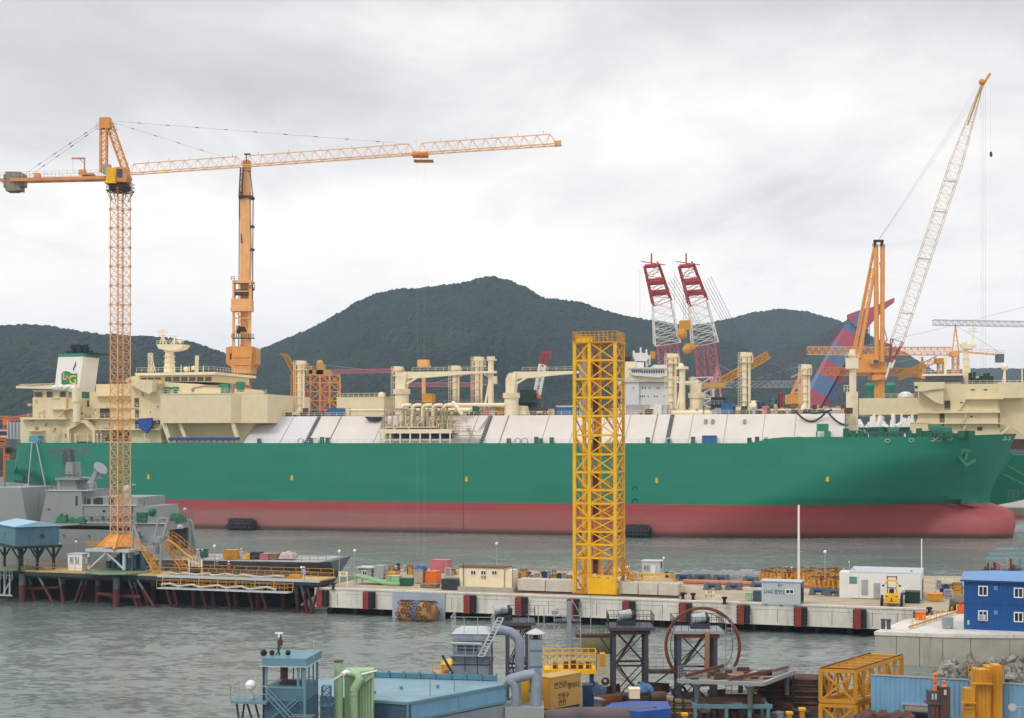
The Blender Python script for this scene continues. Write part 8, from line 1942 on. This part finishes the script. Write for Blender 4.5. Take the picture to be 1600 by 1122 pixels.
m = MB(F); m.rail([F.c(676, 1054, 97), F.c(706, 1054, 97)], 1.3, .6, .04); m.pb(676, 1054, 708, 1062, 97, 99); m.build('walkway', 'ochre', None, 'yellow railed walkway poking out behind the grey dust collector', 'walkway')
m = MB(F); m.beam(F.c(691, 1024, 94), F.c(708, 1054, 94), .16); m.build('strut', 'dark', None, 'dark leaning steel strut beside the dust collector platform', 'strut')
# ---- yellow box with Korean lettering
FY = Fr(((860-800)*100/FP, 100.0), R(46)); zt_, zb_ = zc(1060, 100), zc(1109, 100)
yb = T('equipment_box', 'pale yellow equipment box painted with rows of Korean lettering', 'equipment box', FY, (1.6, .7, zb_-.4))
m = MB(FY); m.bx(0, 3.3, 0, 1.4, zb_, zt_); m.build('wall', 'tan', yb); MB(FY).bx(-.05, 3.35, -.05, 1.45, zt_+.002, zt_+.06).build('lid', 'tan', yb)
MB(FY).bx(-.02, -.002, .03, 1.38, zb_+.03, zt_-.04).build('side_panel', 'ochre', yb)
MB(FY).bx(.1, 3.2, .1, 1.3, zb_-.35, zb_-.002).build('undercarriage', 'redox', yb)
for s_, x, z, sz in (('안전운', 1.05, zt_-.5, .52), ('행이다', 2.2, zt_-.78, .5), ('인원수', 1.3, zt_-1.3, .46), ('안전', 1.15, zt_-1.8, .46)):
    cu = text(yb, FY, s_, 0, 0, sz, 0, mat('paint_brown', (84, 70, 36), 1, .7, var=.2)); cu.data.transform(Matrix.Identity(4))
    bb = [v.co.copy() for v in cu.data.vertices]; inv = MATW[yb['_m']].inverted(); tgt = inv @ (FY.M @ V((x, -.02, z))); cc = sum(bb, V())/len(bb); cu.data.transform(Matrix.Translation(tgt-cc))
# ---- amber railed platform behind it
ap = T('work_platform', 'amber railed work platform above the lettered yellow box', 'platform', F, V((F.c(890, 1050, 106).x, 106, GZ)))
D = 106; a, b_ = F.c(850, 1047, D), F.c(932, 1044, D)
MB(F).bx(a.x, b_.x, D, D+2.2, a.z-.3, a.z).build('deck', 'yellow', ap)
m = MB(F); m.rail([(a.x, D, a.z), (b_.x, D, a.z)], 1.3, .5, .05, 2); m.rail([(a.x, D+2.2, a.z), (b_.x, D+2.2, a.z), (b_.x, D, a.z)], 1.3, .5, .05, 2); m.build('railing', 'yellow', ap)
m = MB(F)
for x in (a.x+.3, (a.x+b_.x)/2, b_.x-.3): m.beam((x, D+.4, GZ), (x, D+.4, a.z-.3), .25); m.beam((x, D+1.8, GZ), (x, D+1.8, a.z-.3), .25)
m.build('post', 'dkblue', ap)
m = MB(F)
for i, px in enumerate((868, 884, 896, 908, 920)): q = F.c(px, 1046, D+.6); m.bx(q.x-.2, q.x+.2, D+.6, D+1, a.z+.002, a.z+.4+.1*(i % 3))
m.build('valve', 'redox', ap)
MB(F).bx(F.c(938, 0, 110).x, F.c(946, 0, 110).x, 110, 111, zc(1043, 110), zc(1022, 110)).build('amber_bracket', 'ochre', None, 'small amber frame hung beside the dark steel tower', 'bracket')
# ---- dark steel winch towers
def winch_tower(lb, px0, px1, ydeck, D, dep, pxm, rz=0, brown=False, ladder=False, foot=GZ-1.5):
    a, b_ = F.c(px0, ydeck, D), F.c(px1, ydeck, D); t_ = T('winch_tower', lb, 'steel tower', F, V(((a.x+b_.x)/2, D+dep/2, foot)))
    m = MB(F)
    for x in (a.x+.25, b_.x-.3):
        for y in (D+.2, D+dep-.2): m.beam((x, y, foot), (x, y, a.z-.25), .32)
    t_k = m.build('leg', 'purple', t_)
    m = MB(F); n = 2; hh = (a.z-.3-GZ)/n
    for i in range(n):
        z0, z1 = GZ+i*hh, GZ+(i+1)*hh
        for y in (D+.2, D+dep-.2): m.beam((a.x+.25, y, z0), (b_.x-.3, y, z1), .08); m.beam((b_.x-.3, y, z0), (a.x+.25, y, z1), .08); m.beam((a.x+.25, y, z1), (b_.x-.3, y, z1), .15)
        for x in (a.x+.25, b_.x-.3): m.beam((x, D+.2, z0), (x, D+dep-.2, z1), .1); m.beam((x, D+.2, z1), (x, D+dep-.2, z1), .15)
    m.build('bracing', 'dark', t_)
    m = MB(F); m.bx(a.x-.25, b_.x+.35, D-.3, D+dep+.3, a.z-.26, a.z); m.build('deck', 'purple' if not brown else 'grey', t_)
    m = MB(F); m.bx(a.x, b_.x, D-.1, D+.1, a.z-.6, a.z-.27); m.build('deck_beam', 'rust' if brown else 'brown', t_)
    m = MB(F); m.rail([(a.x-.2, D+dep, a.z), (a.x-.2, D-.25, a.z), (b_.x+.3, D-.25, a.z), (b_.x+.3, D+dep, a.z), (a.x-.2, D+dep, a.z)], 1.05, .6, .035); m.build('railing', 'dark', t_)
    c = F.c(pxm, ydeck, D+dep*.5); m = MB(F); m.path([(c.x-.55, c.y, a.z+.75), (c.x+.5, c.y+.1, a.z+.9)], .42, 14); m.build('motor', 'galv', t_, smooth=True)
    m = MB(F); m.bx(c.x-.7, c.x+.8, c.y-.4, c.y+.4, a.z, a.z+.4); m.path([(c.x+.5, c.y, a.z+.9), (c.x+.75, c.y, a.z+.92)], .3, 12); m.bx(c.x+.1, c.x+.9, c.y+.3, c.y+.9, a.z, a.z+.9); m.build('gearbox', 'dark', t_)
    m = MB(F); m.stair((a.x+.6, D+dep*.5, GZ+hh), (b_.x-.6, D+dep*.5, GZ+2*hh+.3), (0, .7, 0), 8, .05, False); m.stair((b_.x-.6, D+dep*.4, GZ), (a.x+.6, D+dep*.4, GZ+hh), (0, .7, 0), 8, .05, False); m.build('stair', 'purple', t_)
    if ladder:
        m = MB(F); m.ladder((b_.x+.5, D, GZ), (b_.x+.5, D, a.z+.9), .5, .05, .35)
        for i in range(8): z = GZ+2.2+i*.6; m.path([(b_.x+.5, D, z), (b_.x+.4, D-.45, z), (b_.x+.75, D-.65, z), (b_.x+1.1, D-.45, z), (b_.x+1.0, D, z)], .02, 4)
        m.build('ladder', 'bluegrey', t_)
    return t_
winch_tower('dark steel tower with white winch motor, between dust collector and pipe scaffold', 788, 830, 972, 112, 2.5, 783)
winch_tower('dark steel winch tower standing between the scaffold and the big rusty ring', 955, 1016, 980, 116, 2.8, 977)
winch_tower('steel winch tower with caged ladder standing inside the big rusty ring', 1057, 1124, 985, 113, 2.6, 1092, brown=True, ladder=True)
m = MB(F); m.beam(F.c(1105, 988, 112.6), F.c(1104, 1062, 112.6), .34); m.build('column', mat('primer_tan', (150, 112, 84), 1, .7, var=.2), None, 'tan primed steel column at the front of the ladder tower', 'column')
c = F.c(1098, 1010, 114.5); m = MB(F); rr_ = 3.0
m.path([(c.x+rr_*math.cos(i*math.pi/24), c.y+.25*math.sin(i*math.pi/24), c.z+rr_*1.03*math.sin(i*math.pi/24)) for i in range(49)], .13, 8); rg = m.build('hoop', 'rust', None, 'big rusty steel ring standing upright around the ladder tower', 'ring', smooth=True)
m = MB(F); m.path([(c.x+(rr_-.45)*math.cos(i*math.pi/24), c.y+.6, c.z+(rr_-.3)*math.sin(i*math.pi/24)) for i in range(49)], .03, 5); m.build('inner_hoop', 'dark', rg)
wk = T('walkway', 'rusty brown walkway with thin railing linking the two dark winch towers', 'walkway', F, V((F.c(1036, 1048, 115).x, 115, GZ))); a, b_ = F.c(1014, 1048, 115), F.c(1058, 1048, 115)
MB(F).bx(a.x, b_.x, 115, 116, a.z-.25, a.z).build('deck', 'brown', wk); m = MB(F); m.rail([(a.x, 115, a.z), (b_.x, 115, a.z)], 1.05, .6, .03, 2); m.beam((a.x+.2, 115.3, a.z-1.3), (b_.x-.6, 115.3, a.z-.2), .1); m.build('railing', 'dark', wk)
wk = T('walkway', 'rusty brown walkway above the khaki screen running towards the pipe scaffold', 'walkway', F, V((F.c(930, 992, 117).x, 117, GZ))); a, b_ = F.c(900, 992, 117), F.c(956, 993, 117)
MB(F).bx(a.x, b_.x, 117, 118, a.z-.25, a.z).build('deck', 'brown', wk); m = MB(F); m.rail([(a.x, 117, a.z), (b_.x, 117, a.z)], .6, .35, .03); m.beam((a.x+2, 117.3, a.z-.2), (b_.x, 117.3, a.z-1.6), .1); m.build('railing', 'dark', wk)
MB(F).pb(908, 994, 953, 1022, 119, 119.15).build('screen', mat('khaki_screen', (150, 144, 104), 1, .8, var=.15, vs=1.5, streak=.2, scol=(110, 100, 70)), None, 'khaki coloured screen panel below the rusty walkway', 'screen')
# pipe scaffold
sf = T('pipe_scaffold', 'light pipe scaffold tower with guard rails before the pier front', 'scaffold', F, V((F.c(880, 1040, 112).x, 112, GZ))); D = 112
m = MB(F)
for px, y0 in ((826, 952), (841, 945), (850, 948), (866, 952), (886, 940), (893, 936), (907, 962)):
    for dd in (0, 1.6): m.beam(F.c(px, 1046+dd, D+dd), F.c(px, y0, D+dd), .07)
for y, a, b_ in ((946, 828, 868), (952, 866, 893), (962, 850, 908), (975, 826, 908), (990, 826, 893), (1006, 826, 907), (1024, 826, 893), (942, 884, 893), (972, 872, 907)):
    for dd in (0, 1.6): m.beam(F.c(a, y, D+dd), F.c(b_, y, D+dd), .06)
for a, y, b_, y2 in ((850, 975, 866, 1006), (886, 962, 866, 990), (893, 936, 908, 962), (870, 950, 885, 975), (826, 975, 850, 1006), (850, 1040, 826, 1010), (866, 1006, 886, 1040), (893, 962, 907, 985)): m.beam(F.c(a, y, D), F.c(b_, y2, D), .06)
m.build('tube_frame', 'galv', sf)
m = MB(F); m.beam(F.c(890, 1020, D-.4), F.c(889, 940, D-.4), .3); m.pb(905, 937, 910, 975, D+1, D+1.05) if False else None; m.pb(862, 955, 872, 960, D, D+.5); m.pb(884, 1008, 895, 1022, D-.5, D); m.build('center_post', 'bluegrey', sf)
m = MB(F); m.rail([F.c(826, 1046, 113), F.c(905, 1022, 113)], .9, .5, .03); m.pb(866, 971, 907, 973.5, D-.1, D+1.7); m.build('scaffold_deck', 'dark', sf)
m = MB(F); m.rail([F.c(905, 962, 114), F.c(936, 960, 114)], 1.1, .5, .035); m.beam(F.c(923, 985, 114), F.c(923, 930, 114), .06); m.build('outer_rail', 'galv', sf)
# ---- pale platform on teal trestle table
pt = T('trestle_table', 'pale grey sloping steel platform on a teal trestle table full of bars', 'platform', F, V((F.c(1150, 1090, 108).x, 108, GZ))); tz = 5.75
P4 = [F.g(a, b_, tz) for a, b_ in ((1060, 1064), (1130, 1045), (1240, 1050), (1192, 1069))]
m = MB(F)
for i in range(4): m.beam(P4[i], P4[(i+1) % 4], .28)
m.beam(P4[0].lerp(P4[1], .5), P4[3].lerp(P4[2], .5), .2); m.beam(P4[1].lerp(P4[2], .55), P4[0].lerp(P4[3], .62), .3); m.beam(P4[2], P4[2]+V((.9, 0, .05)), .2); m.build('top_frame', 'grey', pt)
q = [(p.x, p.y) for p in (P4[0].lerp(P4[2], .06), P4[1].lerp(P4[3], .06), P4[2].lerp(P4[0], .06), P4[3].lerp(P4[1], .06))]; MB(F).plan(q, tz-.12, tz-.06).build('top_plate', 'wood', pt)
m = MB(F); m.beam(P4[1]+V((0, 0, .25)), P4[0].lerp(P4[1], .15)+V((0, 0, .25)), .22); m.beam(P4[2]+V((-.4, .1, .35)), P4[3].lerp(P4[0], .4)+V((0, 0, .3)), .22); m.build('loose_beam', 'rust', pt)
m = MB(F); rr = random.Random(5)
for i in range(26):
    a = P4[0].lerp(P4[1], rr.random()); b_ = P4[3].lerp(P4[2], rr.random()); c = a.lerp(b_, rr.uniform(.05, .95)); m.bx(c.x-rr.uniform(.05, .5), c.x+rr.uniform(.05, .5), c.y-.05, c.y+.08, tz-.06, tz+rr.uniform(.05, .35))
m.build('loose_fitting', 'brown', pt)
m = MB(F); m.rail([P4[2].lerp(P4[3], .0), P4[2].lerp(P4[3], .7)], .8, .35, .03); m.rail([P4[0]+V((0, 0, .1)), P4[0].lerp(P4[1], .4)], 1.0, .3, .03); m.build('railing', 'galv', pt)
m = MB(F); lg = [P4[0].lerp(P4[3], .22), P4[0].lerp(P4[3], .85), P4[1].lerp(P4[2], .25), P4[1].lerp(P4[2], .9)]
for p in lg: m.lathe((p.x, p.y, GZ+1.3), [(.2, 0), (.2, tz-GZ-1.9), (.45, tz-GZ-1.45)], 12)
m.build('pedestal', 'navyd', pt, smooth=True)
m = MB(F); y_ = 106.4; xa, xb = F.c(1086, 0, y_).x, F.c(1200, 0, y_).x
for y in (y_, y_+2.6):
    for x in (xa, (xa+xb)/2-.4, xb-1.4, xb): m.beam((x, y, GZ-1), (x, y, GZ+1.45), .26)
    m.beam((xa-.2, y, GZ+1.4), (xb+.3, y, GZ+1.4), .3); m.beam((xa, y, GZ+.3), (xb-1.4, y, GZ+.3), .25)
for x in (xa, xb): m.beam((x, y_, GZ+1.4), (x, y_+2.6, GZ+1.4), .26)
m.build('trestle', mat('trestle_teal', (98, 134, 144), 1, .55, var=.12, streak=.25), pt)
m = MB(F)
for i in range(10): m.bx(xa+.3+i*.25, xb-.3, y_+.4+i*.2, y_+.5+i*.2, GZ+1.6+(i % 3)*.12, GZ+1.7+(i % 3)*.12)
for i in range(9): m.bx(xa+.4+i*.5, xa+.75+i*.5, y_+.5, y_+2, GZ, GZ+.3+(i*37 % 7)*.12)
m.build('steel_bar', 'brown', pt)
# ---- timber stacks
def logs(lb, px0, px1, D, rows, per, r, z0=GZ, seed=1, mt='wood', stake=True, ang=-6):
    rr = random.Random(seed); c = F.c((px0+px1)/2, 0, D); FL = Fr((c.x, D), R(ang)); L2 = (px1-px0)*D/FP/2
    t_ = T('timber_stack', lb, 'timber stack', FL, (0, per*r, z0)); m = MB(FL)
    for k in range(rows):
        for j in range(per):
            e0 = rr.uniform(-.3, .3); m.path([(-L2+e0, j*r*2.05+(k % 2)*r, z0+r+k*r*1.8), (L2+rr.uniform(-.35, .35), j*r*2.05+(k % 2)*r+rr.uniform(-.05, .05), z0+r+k*r*1.8)], r*rr.uniform(.8, 1.02), 7)
    m.build('log', mt, t_)
    if stake:
        m = MB(FL)
        for x in (-L2*.7, -L2*.1, L2*.6): m.bx(x-.07, x+.07, -.3, -.18, z0, z0+rows*r*1.8+.25)
        m.build('stake', 'dgreen', t_)
    return t_
logs('long stack of weathered brown timber with green stakes next to the amber truss', 1190, 1300, 112, 11, 9, .13, seed=1, mt='brown', ang=-8)
logs('short stack of weathered timber beneath the pale sloping platform', 1046, 1092, 108, 7, 6, .12, seed=2)
logs('rusty bar bundle lying on top behind the long timber stack', 1176, 1250, 117, 5, 6, .14, seed=3, mt='rust', stake=False)
logs('flat stack of brown plates with timber between the blue sheets', 925, 1012, 107, 3, 9, .14, seed=4, mt='brown', stake=False, ang=6)
pb2 = [('crate', 'cream box on the brown plates beside the second blue heap', 984, 1078, 1000, 1092, 106, 'cream'), ('skip', 'dark bin under the lettered yellow box end', 911, 1072, 926, 1112, 104, 'dkblue')]
for nm, lb, a, b0_, c_, d_, D, mt in pb2:
    x0_, x1_ = F.c(a, 0, D).x, F.c(c_, 0, D).x; t_ = T(nm, lb, nm, F, V(((x0_+x1_)/2, D+.5, zc(d_, D)))); MB(F).bx(x0_, x1_, D, D+1, zc(d_, D), zc(b0_, D)).build('body', mt, t_); MB(F).bx(x0_-.03, x1_+.03, D-.03, D+1.03, zc(b0_, D), zc(b0_, D)+.06).build('lid', mt, t_)
F0 = front(0)
heap('tarpaulin', 'dkblue', F0, 912, 1070, 948, 1084, 106, 2.2, None, 1, label='dark blue sheet heap beside the lettered yellow box', cat='tarpaulin')
heap('tarpaulin', 'cont', F0, 996, 1070, 1022, 1082, 108, 2.0, None, 2, label='mid blue sheet heap on the brown plates under the walkway', cat='tarpaulin')
q = [F0.g(a, b_, 5.2) for a, b_ in ((940, 1106), (958, 1098), (990, 1095), (1044, 1096), (1048, 1107), (1000, 1112))]; m = MB(F0); k = len(q)
m.add([tuple(p) for p in q]+[(p.x+(.25 if p.x > 9 else -.25)*(i % 2), p.y-(.3 if i > 3 or i == 0 else -.3), GZ+.3+(i*7 % 3)*.3) for i, p in enumerate(q)], [tuple(range(k))[::-1]]+[(i, (i+1) % k, (i+1) % k+k, i+k) for i in range(k)])
m.build('tarpaulin', 'tarp', None, 'wide bright blue sheet lying behind the big brown pipe', 'tarpaulin')
m = MB(F0); m.path([F0.c(848, 1128, 97), F0.c(900, 1122, 98), F0.c(1021, 1122, 99.5)], .78, 20); bp = m.build('big_pipe', mat('pipe_brown', (96, 84, 84), 1, .7, var=.2, vs=.8, streak=.2), None, 'big dark brown steel pipe lying in front of the blue sheet', 'pipe', smooth=True)
m = MB(F0); m.path([F0.c(1020.5, 1122, 99.5), F0.c(1024, 1122, 99.55)], .8, 20); m.build('pipe_end', 'black', bp, smooth=True)
m = MB(F0)
for px in (1030, 1070, 1040): pass
def coil(lb, px, py, D, r, mt='dark'):
    c = F0.c(px, py, D); m = MB(F0)
    for k in range(4): m.path([(c.x+(r-.04*k)*math.cos(i*math.pi/8), c.y+.12*k, c.z+(r-.04*k)*math.sin(i*math.pi/8)) for i in range(17)], .05, 5)
    m.build('cable_coil', mt, None, lb, 'cable coil', smooth=True)
coil('dark cable coil hung at the foot of the ladder tower', 1062, 1082, 109, .55); coil('small brown coil by the foot of the dark winch tower', 946, 1065, 112, .3, 'brown'); coil('dark cable coil half hidden by the pale sloping platform', 1075, 1079, 108.5, .6)
pile_t = T('drum_roller', 'dark steel drum lying between the cream box and the cable coils', 'drum', F0, F0.c(1028, 1095, 108)); c = F0.c(1028, 1089, 108)
MB(F0).path([(c.x-.6, c.y, c.z), (c.x+.6, c.y+.1, c.z)], .42, 16).build('body', 'brown', pile_t, smooth=True); MB(F0).path([(c.x-.75, c.y, c.z), (c.x-.6, c.y, c.z)], .55, 16).build('rim', 'black', pile_t, smooth=True)
kk = [('scrap_pipe', 'rusty short pipe among the loose steel in the yard', 'rust'), ('scrap_plate', 'dark steel plate offcut among the loose steel in the yard', 'dark'), ('scrap_bar', 'brown angle bar among the loose steel in the yard', 'brown'), ('scrap_block', 'grey steel block among the loose steel in the yard', 'galv')]
pr = []; rr = random.Random(77)
for i in range(72):
    k = i % 4; p = F0.g(rr.choice([rr.uniform(915, 1060), rr.uniform(1085, 1280), rr.uniform(1010, 1090)]), rr.uniform(1090, 1122), GZ)
    if i < 4:
        m = MB(F0)
        if k == 0: m.path([(-.9, 0, .18), (.9, 0, .18)], .18, 10)
        elif k == 1: m.bx(-.6, .6, -.5, .5, 0, .08).bx(-.5, .55, -.4, .5, .09, .17).bx(-.6, .4, -.5, .4, .18, .26)
        elif k == 2: m.bx(-1.1, 1.1, 0, .06, 0, .22).bx(-1.1, 1.1, .06, .25, 0, .05).bx(-1.0, 1.0, .3, .36, 0, .5)
        else: m.bx(-.3, .3, -.3, .3, 0, .5).bx(-.4, .4, -.4, .4, .5, .56)
        o = m.build(kk[k][0], kk[k][2], None, kk[k][1], kk[k][0].replace('_', ' '), kk[k][0].replace('_', ' ')+' pieces'); pr.append(o)
    else: o = pr[k].copy(); COL.objects.link(o)
    o.location = p; o.rotation_euler = (0, rr.uniform(-.15, .15), rr.uniform(-.7, .7)); s_ = rr.uniform(.7, 1.5); o.scale = (s_, s_, s_*rr.uniform(.8, 2.2))
# amber posts at the bottom
for px, py, lb in ((1234, 1114, 'stout amber post head at the bottom, nearer the trestle table'), (1254, 1108, 'slim amber post head at the bottom beside the amber truss'), (1070, 1116, 'low amber beam end below the timber under the platform')):
    D = 104; p = F0.c(px, py, D); t_ = T('amber_post', lb, 'post', F0, V((p.x, D, GZ))); MB(F0).bx(p.x-.16, p.x+.16, D, D+.32, GZ, p.z-.12).build('post', 'ochre', t_); MB(F0).bx(p.x-.24, p.x+.24, D-.08, D+.4, p.z-.12, p.z+.06).build('cap', 'yellow', t_)
# ---- amber box truss
tr = T('box_truss', 'amber steel box truss stacked on a second one beside the pale blue shed', 'truss', F0, V((22, 95, GZ)))
N0, N1, Q1, Q0 = V((20.9, 95.4, 0)), V((23.15, 94.9, 0)), V((28.1, 101.5, 0)), V((26.0, 102.2, 0)); zT = 8.5
def lv(zt_, zb_, nm1, nm2, mt='ochre'):
    m = MB(F0); br = MB(F0); n = 6
    for z in (zt_, zb_):
        for a, b_ in ((N0, N1), (N1, Q1), (Q1, Q0), (Q0, N0)): m.beam(a+V((0, 0, z)), b_+V((0, 0, z)), .24)
    for i in range(n+1):
        a, b_ = N0.lerp(Q0, i/n), N1.lerp(Q1, i/n)
        br.beam(a+V((0, 0, zt_)), b_+V((0, 0, zt_)), .15)
        for p in (a, b_): m.beam(p+V((0, 0, zb_)), p+V((0, 0, zt_)), .24 if i in (0, n) else .16)
        if i < n:
            c, d = N0.lerp(Q0, (i+1)/n), N1.lerp(Q1, (i+1)/n)
            for p, q in ((a, c), (b_, d)): br.beam((p if i % 2 else q)+V((0, 0, zb_)), (q if i % 2 else p)+V((0, 0, zt_)), .13)
    for p, q in ((N0, N1), (Q0, Q1)): br.beam(p+V((0, 0, zb_)), q+V((0, 0, zt_)), .13); br.beam(q+V((0, 0, zb_)), p+V((0, 0, zt_)), .13)
    m.build(nm1, mt, tr); br.build(nm2, mt, tr)
lv(zT, zT-2.05, 'upper_chord', 'upper_bracing'); lv(zT-2.35, zT-4.5, 'lower_chord', 'lower_bracing')
m = MB(F0)
for p in (N0, N1, Q1, Q0): m.beam(p+V((0, 0, GZ)), p+V((0, 0, zT-4.5)), .3)
m.build('leg', 'ochre', tr)
m = MB(F0)
for a, b_ in ((N0, N1), (N1, Q1), (Q0, N0)): m.beam(a+V((0, 0, zT+.15)), b_+V((0, 0, zT+.15)), .1)
m.build('rusty_rail', 'rust', tr)
# ---- pale blue corrugated shed
FS = Fr((F0.c(1361, 0, 92).x, 92.0), R(-19)); zl = zc(1054.5, 92)
sh = T('metal_shed', 'pale blue corrugated metal shed at the bottom with a dark recessed doorway', 'shed', FS, (6, 3, GZ))
def sx(px): return FS.c(px, 1060, 0).x
za, zb2, zc2 = zl, zl, zl-.12
def wallpiece(x0, x1, z0_, z1a, z1b):
    n = max(1, int((x1-x0)/.28)); pl = []
    for i in range(n):
        a = x0+(x1-x0)*i/n; q = (x1-x0)/n; pl += [(a, 0), (a+q*.35, 0), (a+q*.5, -.035), (a+q*.85, -.035)]
    pl.append((x1, 0)); k = len(pl); m = MB(FS)
    m.add([(a, b_, z0_) for a, b_ in pl]+[(a, b_, z1a+(z1b-z1a)*(a-x0)/(x1-x0)) for a, b_ in pl], [(i, i+1, i+1+k, i+k) for i in range(k-1)]); return m
wallpiece(sx(1361), sx(1414), GZ, za, za+(zb2-za)*.35).build('wall_sheet', 'shed', sh); wallpiece(sx(1414), sx(1456), zl-1.75, za+(zb2-za)*.35, za+(zb2-za)*.62).build('wall_sheet', 'shed', sh)
wallpiece(sx(1456), sx(1514), GZ, za+(zb2-za)*.62, zb2).build('wall_sheet', 'shed', sh); wallpiece(sx(1514), sx(1640), GZ, zc2+.05, zc2).build('wall_sheet', 'shed', sh)
MB(FS).bx(sx(1361)+.02, sx(1640), 1.2, 6, GZ, zc2-3.2).build('inner_body', 'steelblue', sh)
m = MB(FS); m.bx(sx(1361), sx(1361)+.05, .01, .6, GZ, za-.35); m.build('end_wall', 'shed', sh)
m = MB(FS); m.beam((sx(1361)-.03, -.05, za+.02), (sx(1514), -.05, zb2+.02), .08); m.beam((sx(1514), -.05, zc2+.07), (sx(1640), -.05, zc2+.02), .08); m.bx(sx(1409), sx(1458), -.5, .0, zl-1.75, zl-1.68); m.build('edge_trim', 'galv', sh)
m = MB(FS)
m.add([(sx(1361), 0, za), (sx(1514), 0, zb2), (sx(1514), 6.2, zb2-3), (sx(1361), 6.2, za-3), (sx(1640), 0, zc2), (sx(1640), 6.2, zc2-3)], [(0, 1, 2, 3)]); m.build('roof', 'houseroof', sh)
# yellow silo like steel structure
D = 88.0; ys_ = T('yellow_column', 'tall amber steel column block with caged ladders before the pale blue shed', 'steel column', F0, V((F0.c(1545, 0, D).x, D, GZ)))
def bxp(m, a, y0, b_, y1, D0_, D1_): m.bx(F0.c(a, 0, D0_).x, F0.c(b_, 0, D0_).x, D0_, D1_, zc(y1, D0_), zc(y0, D0_))
m = MB(F0); bxp(m, 1525, 1047, 1548, 1300, D, D+1); bxp(m, 1543, 1042, 1556, 1300, D+.4, D+1.4); bxp(m, 1554, 1040, 1566, 1300, D+.2, D+1.2); m.build('column', 'ochre', ys_)
m = MB(F0); bxp(m, 1508, 1076, 1524, 1300, D-.3, D+.4); m.build('low_column', 'ochre', ys_)
m = MB(F0)
for i in range(6): x = F0.c(1529+i*6, 0, D).x; bxp(m, 1528+i*6.2, 1046, 1529+i*6.2, 1122, D-.05, D-.002)
bxp(m, 1520, 1068, 1552, 1070, D-.5, D+.0); bxp(m, 1504, 1098, 1526, 1100, D-.8, D-.3); m.build('flange_rib', 'ochre', ys_)
m = MB(F0); q = F0.c(1513, 1060, D); q2 = F0.c(1525, 1060, D); m.rail([q, q2], .85, .25, .035, 3); q = F0.c(1541, 1070, D-.2); m.ladder(q, q+V((0, 0, 1.1)), .35, .04, .25); q = F0.c(1559, 1070, D-.1); m.ladder(q, q+V((0, 0, 1.2)), .35, .04, .25)
for i in range(5): z = zc(1108-i*7, D); x = F0.c(1506, 0, D).x; m.path([(x+.3, D-.35, z), (x-.1, D-.5, z), (x-.15, D-.9, z), (x+.3, D-1.0, z)], .025, 4)
m.build('ladder_cage', 'ochre', ys_)
D = 86.0; rm = T('burner_unit', 'rusty twin burner posts with small orange vents in front of the pale blue shed', 'burner unit', F0, V((F0.c(1468, 0, D).x, D, GZ)))
m = MB(F0); bxp(m, 1452, 1080, 1468, 1098, D, D+.6); bxp(m, 1453, 1098, 1467, 1300, D+.05, D+.5); m.build('box_post', 'purple', rm)
m = MB(F0); bxp(m, 1468.5, 1074, 1485, 1300, D+.1, D+.7); m.build('rusty_post', 'brown', rm)
m = MB(F0)
for a in (1456, 1461): bxp(m, a, 1084, a+2.5, 1093, D-.02, D-.002)
bxp(m, 1475, 1078, 1479, 1086, D+.08, D+.098); m.build('opening', 'lgrey', rm)
m = MB(F0); c = F0.c(1461, 1079, D+.3); m.lathe(c, [(.14, 0), (.14, .3), (.07, .35), (.07, .45), (.16, .5), (.16, .75), (.05, .8), (.05, .95), (.2, .97), (.17, 1.05), (.02, 1.08)], 12); c = F0.c(1475, 1073.5, D+.4); m.lathe(c, [(.2, 0), (.12, .15), (.06, .2), (.06, .3), (.13, .34), (.02, .45)], 12); m.build('vent_cap', 'orange', rm, smooth=True)
m = MB(F0); bxp(m, 1450, 1098, 1470, 1101, D-.1, D+.7); bxp(m, 1456, 1104, 1460, 1120, D-.02, D+.04); bxp(m, 1463, 1106, 1466, 1122, D-.02, D+.04); m.build('bracket', 'rust', rm)
D = 84.0; sl_ = T('floodlight', 'pair of small silver floodlights on a post at the lower corner', 'floodlight', F0, V((F0.c(1592, 0, D).x, D, GZ)))
m = MB(F0); c = F0.c(1592, 1106, D); m.tube((c.x, D, GZ), (c.x, D, c.z), .07, n=8); m.beam(c+V((-.5, 0, .05)), c+V((.5, 0, .05)), .07); m.build('post', 'galv', sl_)
for s_ in (-1, 1): MB(F0).path([c+V((s_*.42, .1, .1)), c+V((s_*.46, -.1, .12)), c+V((s_*.5, -.3, .1))], [.06, .14, .24], 14).build('lamp_head', 'lgrey', sl_, smooth=True)
heap('scrap_heap', mat('scrap_brown', (92, 60, 54), 1, .9, var=.4, vs=2, bump=.6), F0, 1344, 1112, 1398, 1130, 89, 1.6, None, 3, label='dark red brown scrap heap beside the amber truss foot', cat='heap'); heap('scrap_heap', 'scrap_brown' if False else MATS['scrap_brown'], F0, 1392, 1114, 1436, 1132, 88, 1.6, None, 9, label='dark red brown scrap heap under the shed doorway', cat='heap')
# ---------------------------------------------------------------- haze
hz = bpy.data.materials.new('haze_air'); hz.use_nodes = True; t = hz.node_tree; t.nodes.clear()
o_ = t.nodes.new('ShaderNodeOutputMaterial'); pv = t.nodes.new('ShaderNodeVolumePrincipled')
pv.inputs['Color'].default_value = (.55, .77, 1.0, 1); pv.inputs['Density'].default_value = 0.00012; pv.inputs['Anisotropy'].default_value = .2
t.links.new(pv.outputs[0], o_.inputs['Volume']); M['haze'] = hz
MB(front(0)).bx(-4500, 4500, -400, 6500, -30, 420).build('haze', 'haze', None, kind='stuff')
for o in bpy.data.objects:
    if '_m' in o: del o['_m']
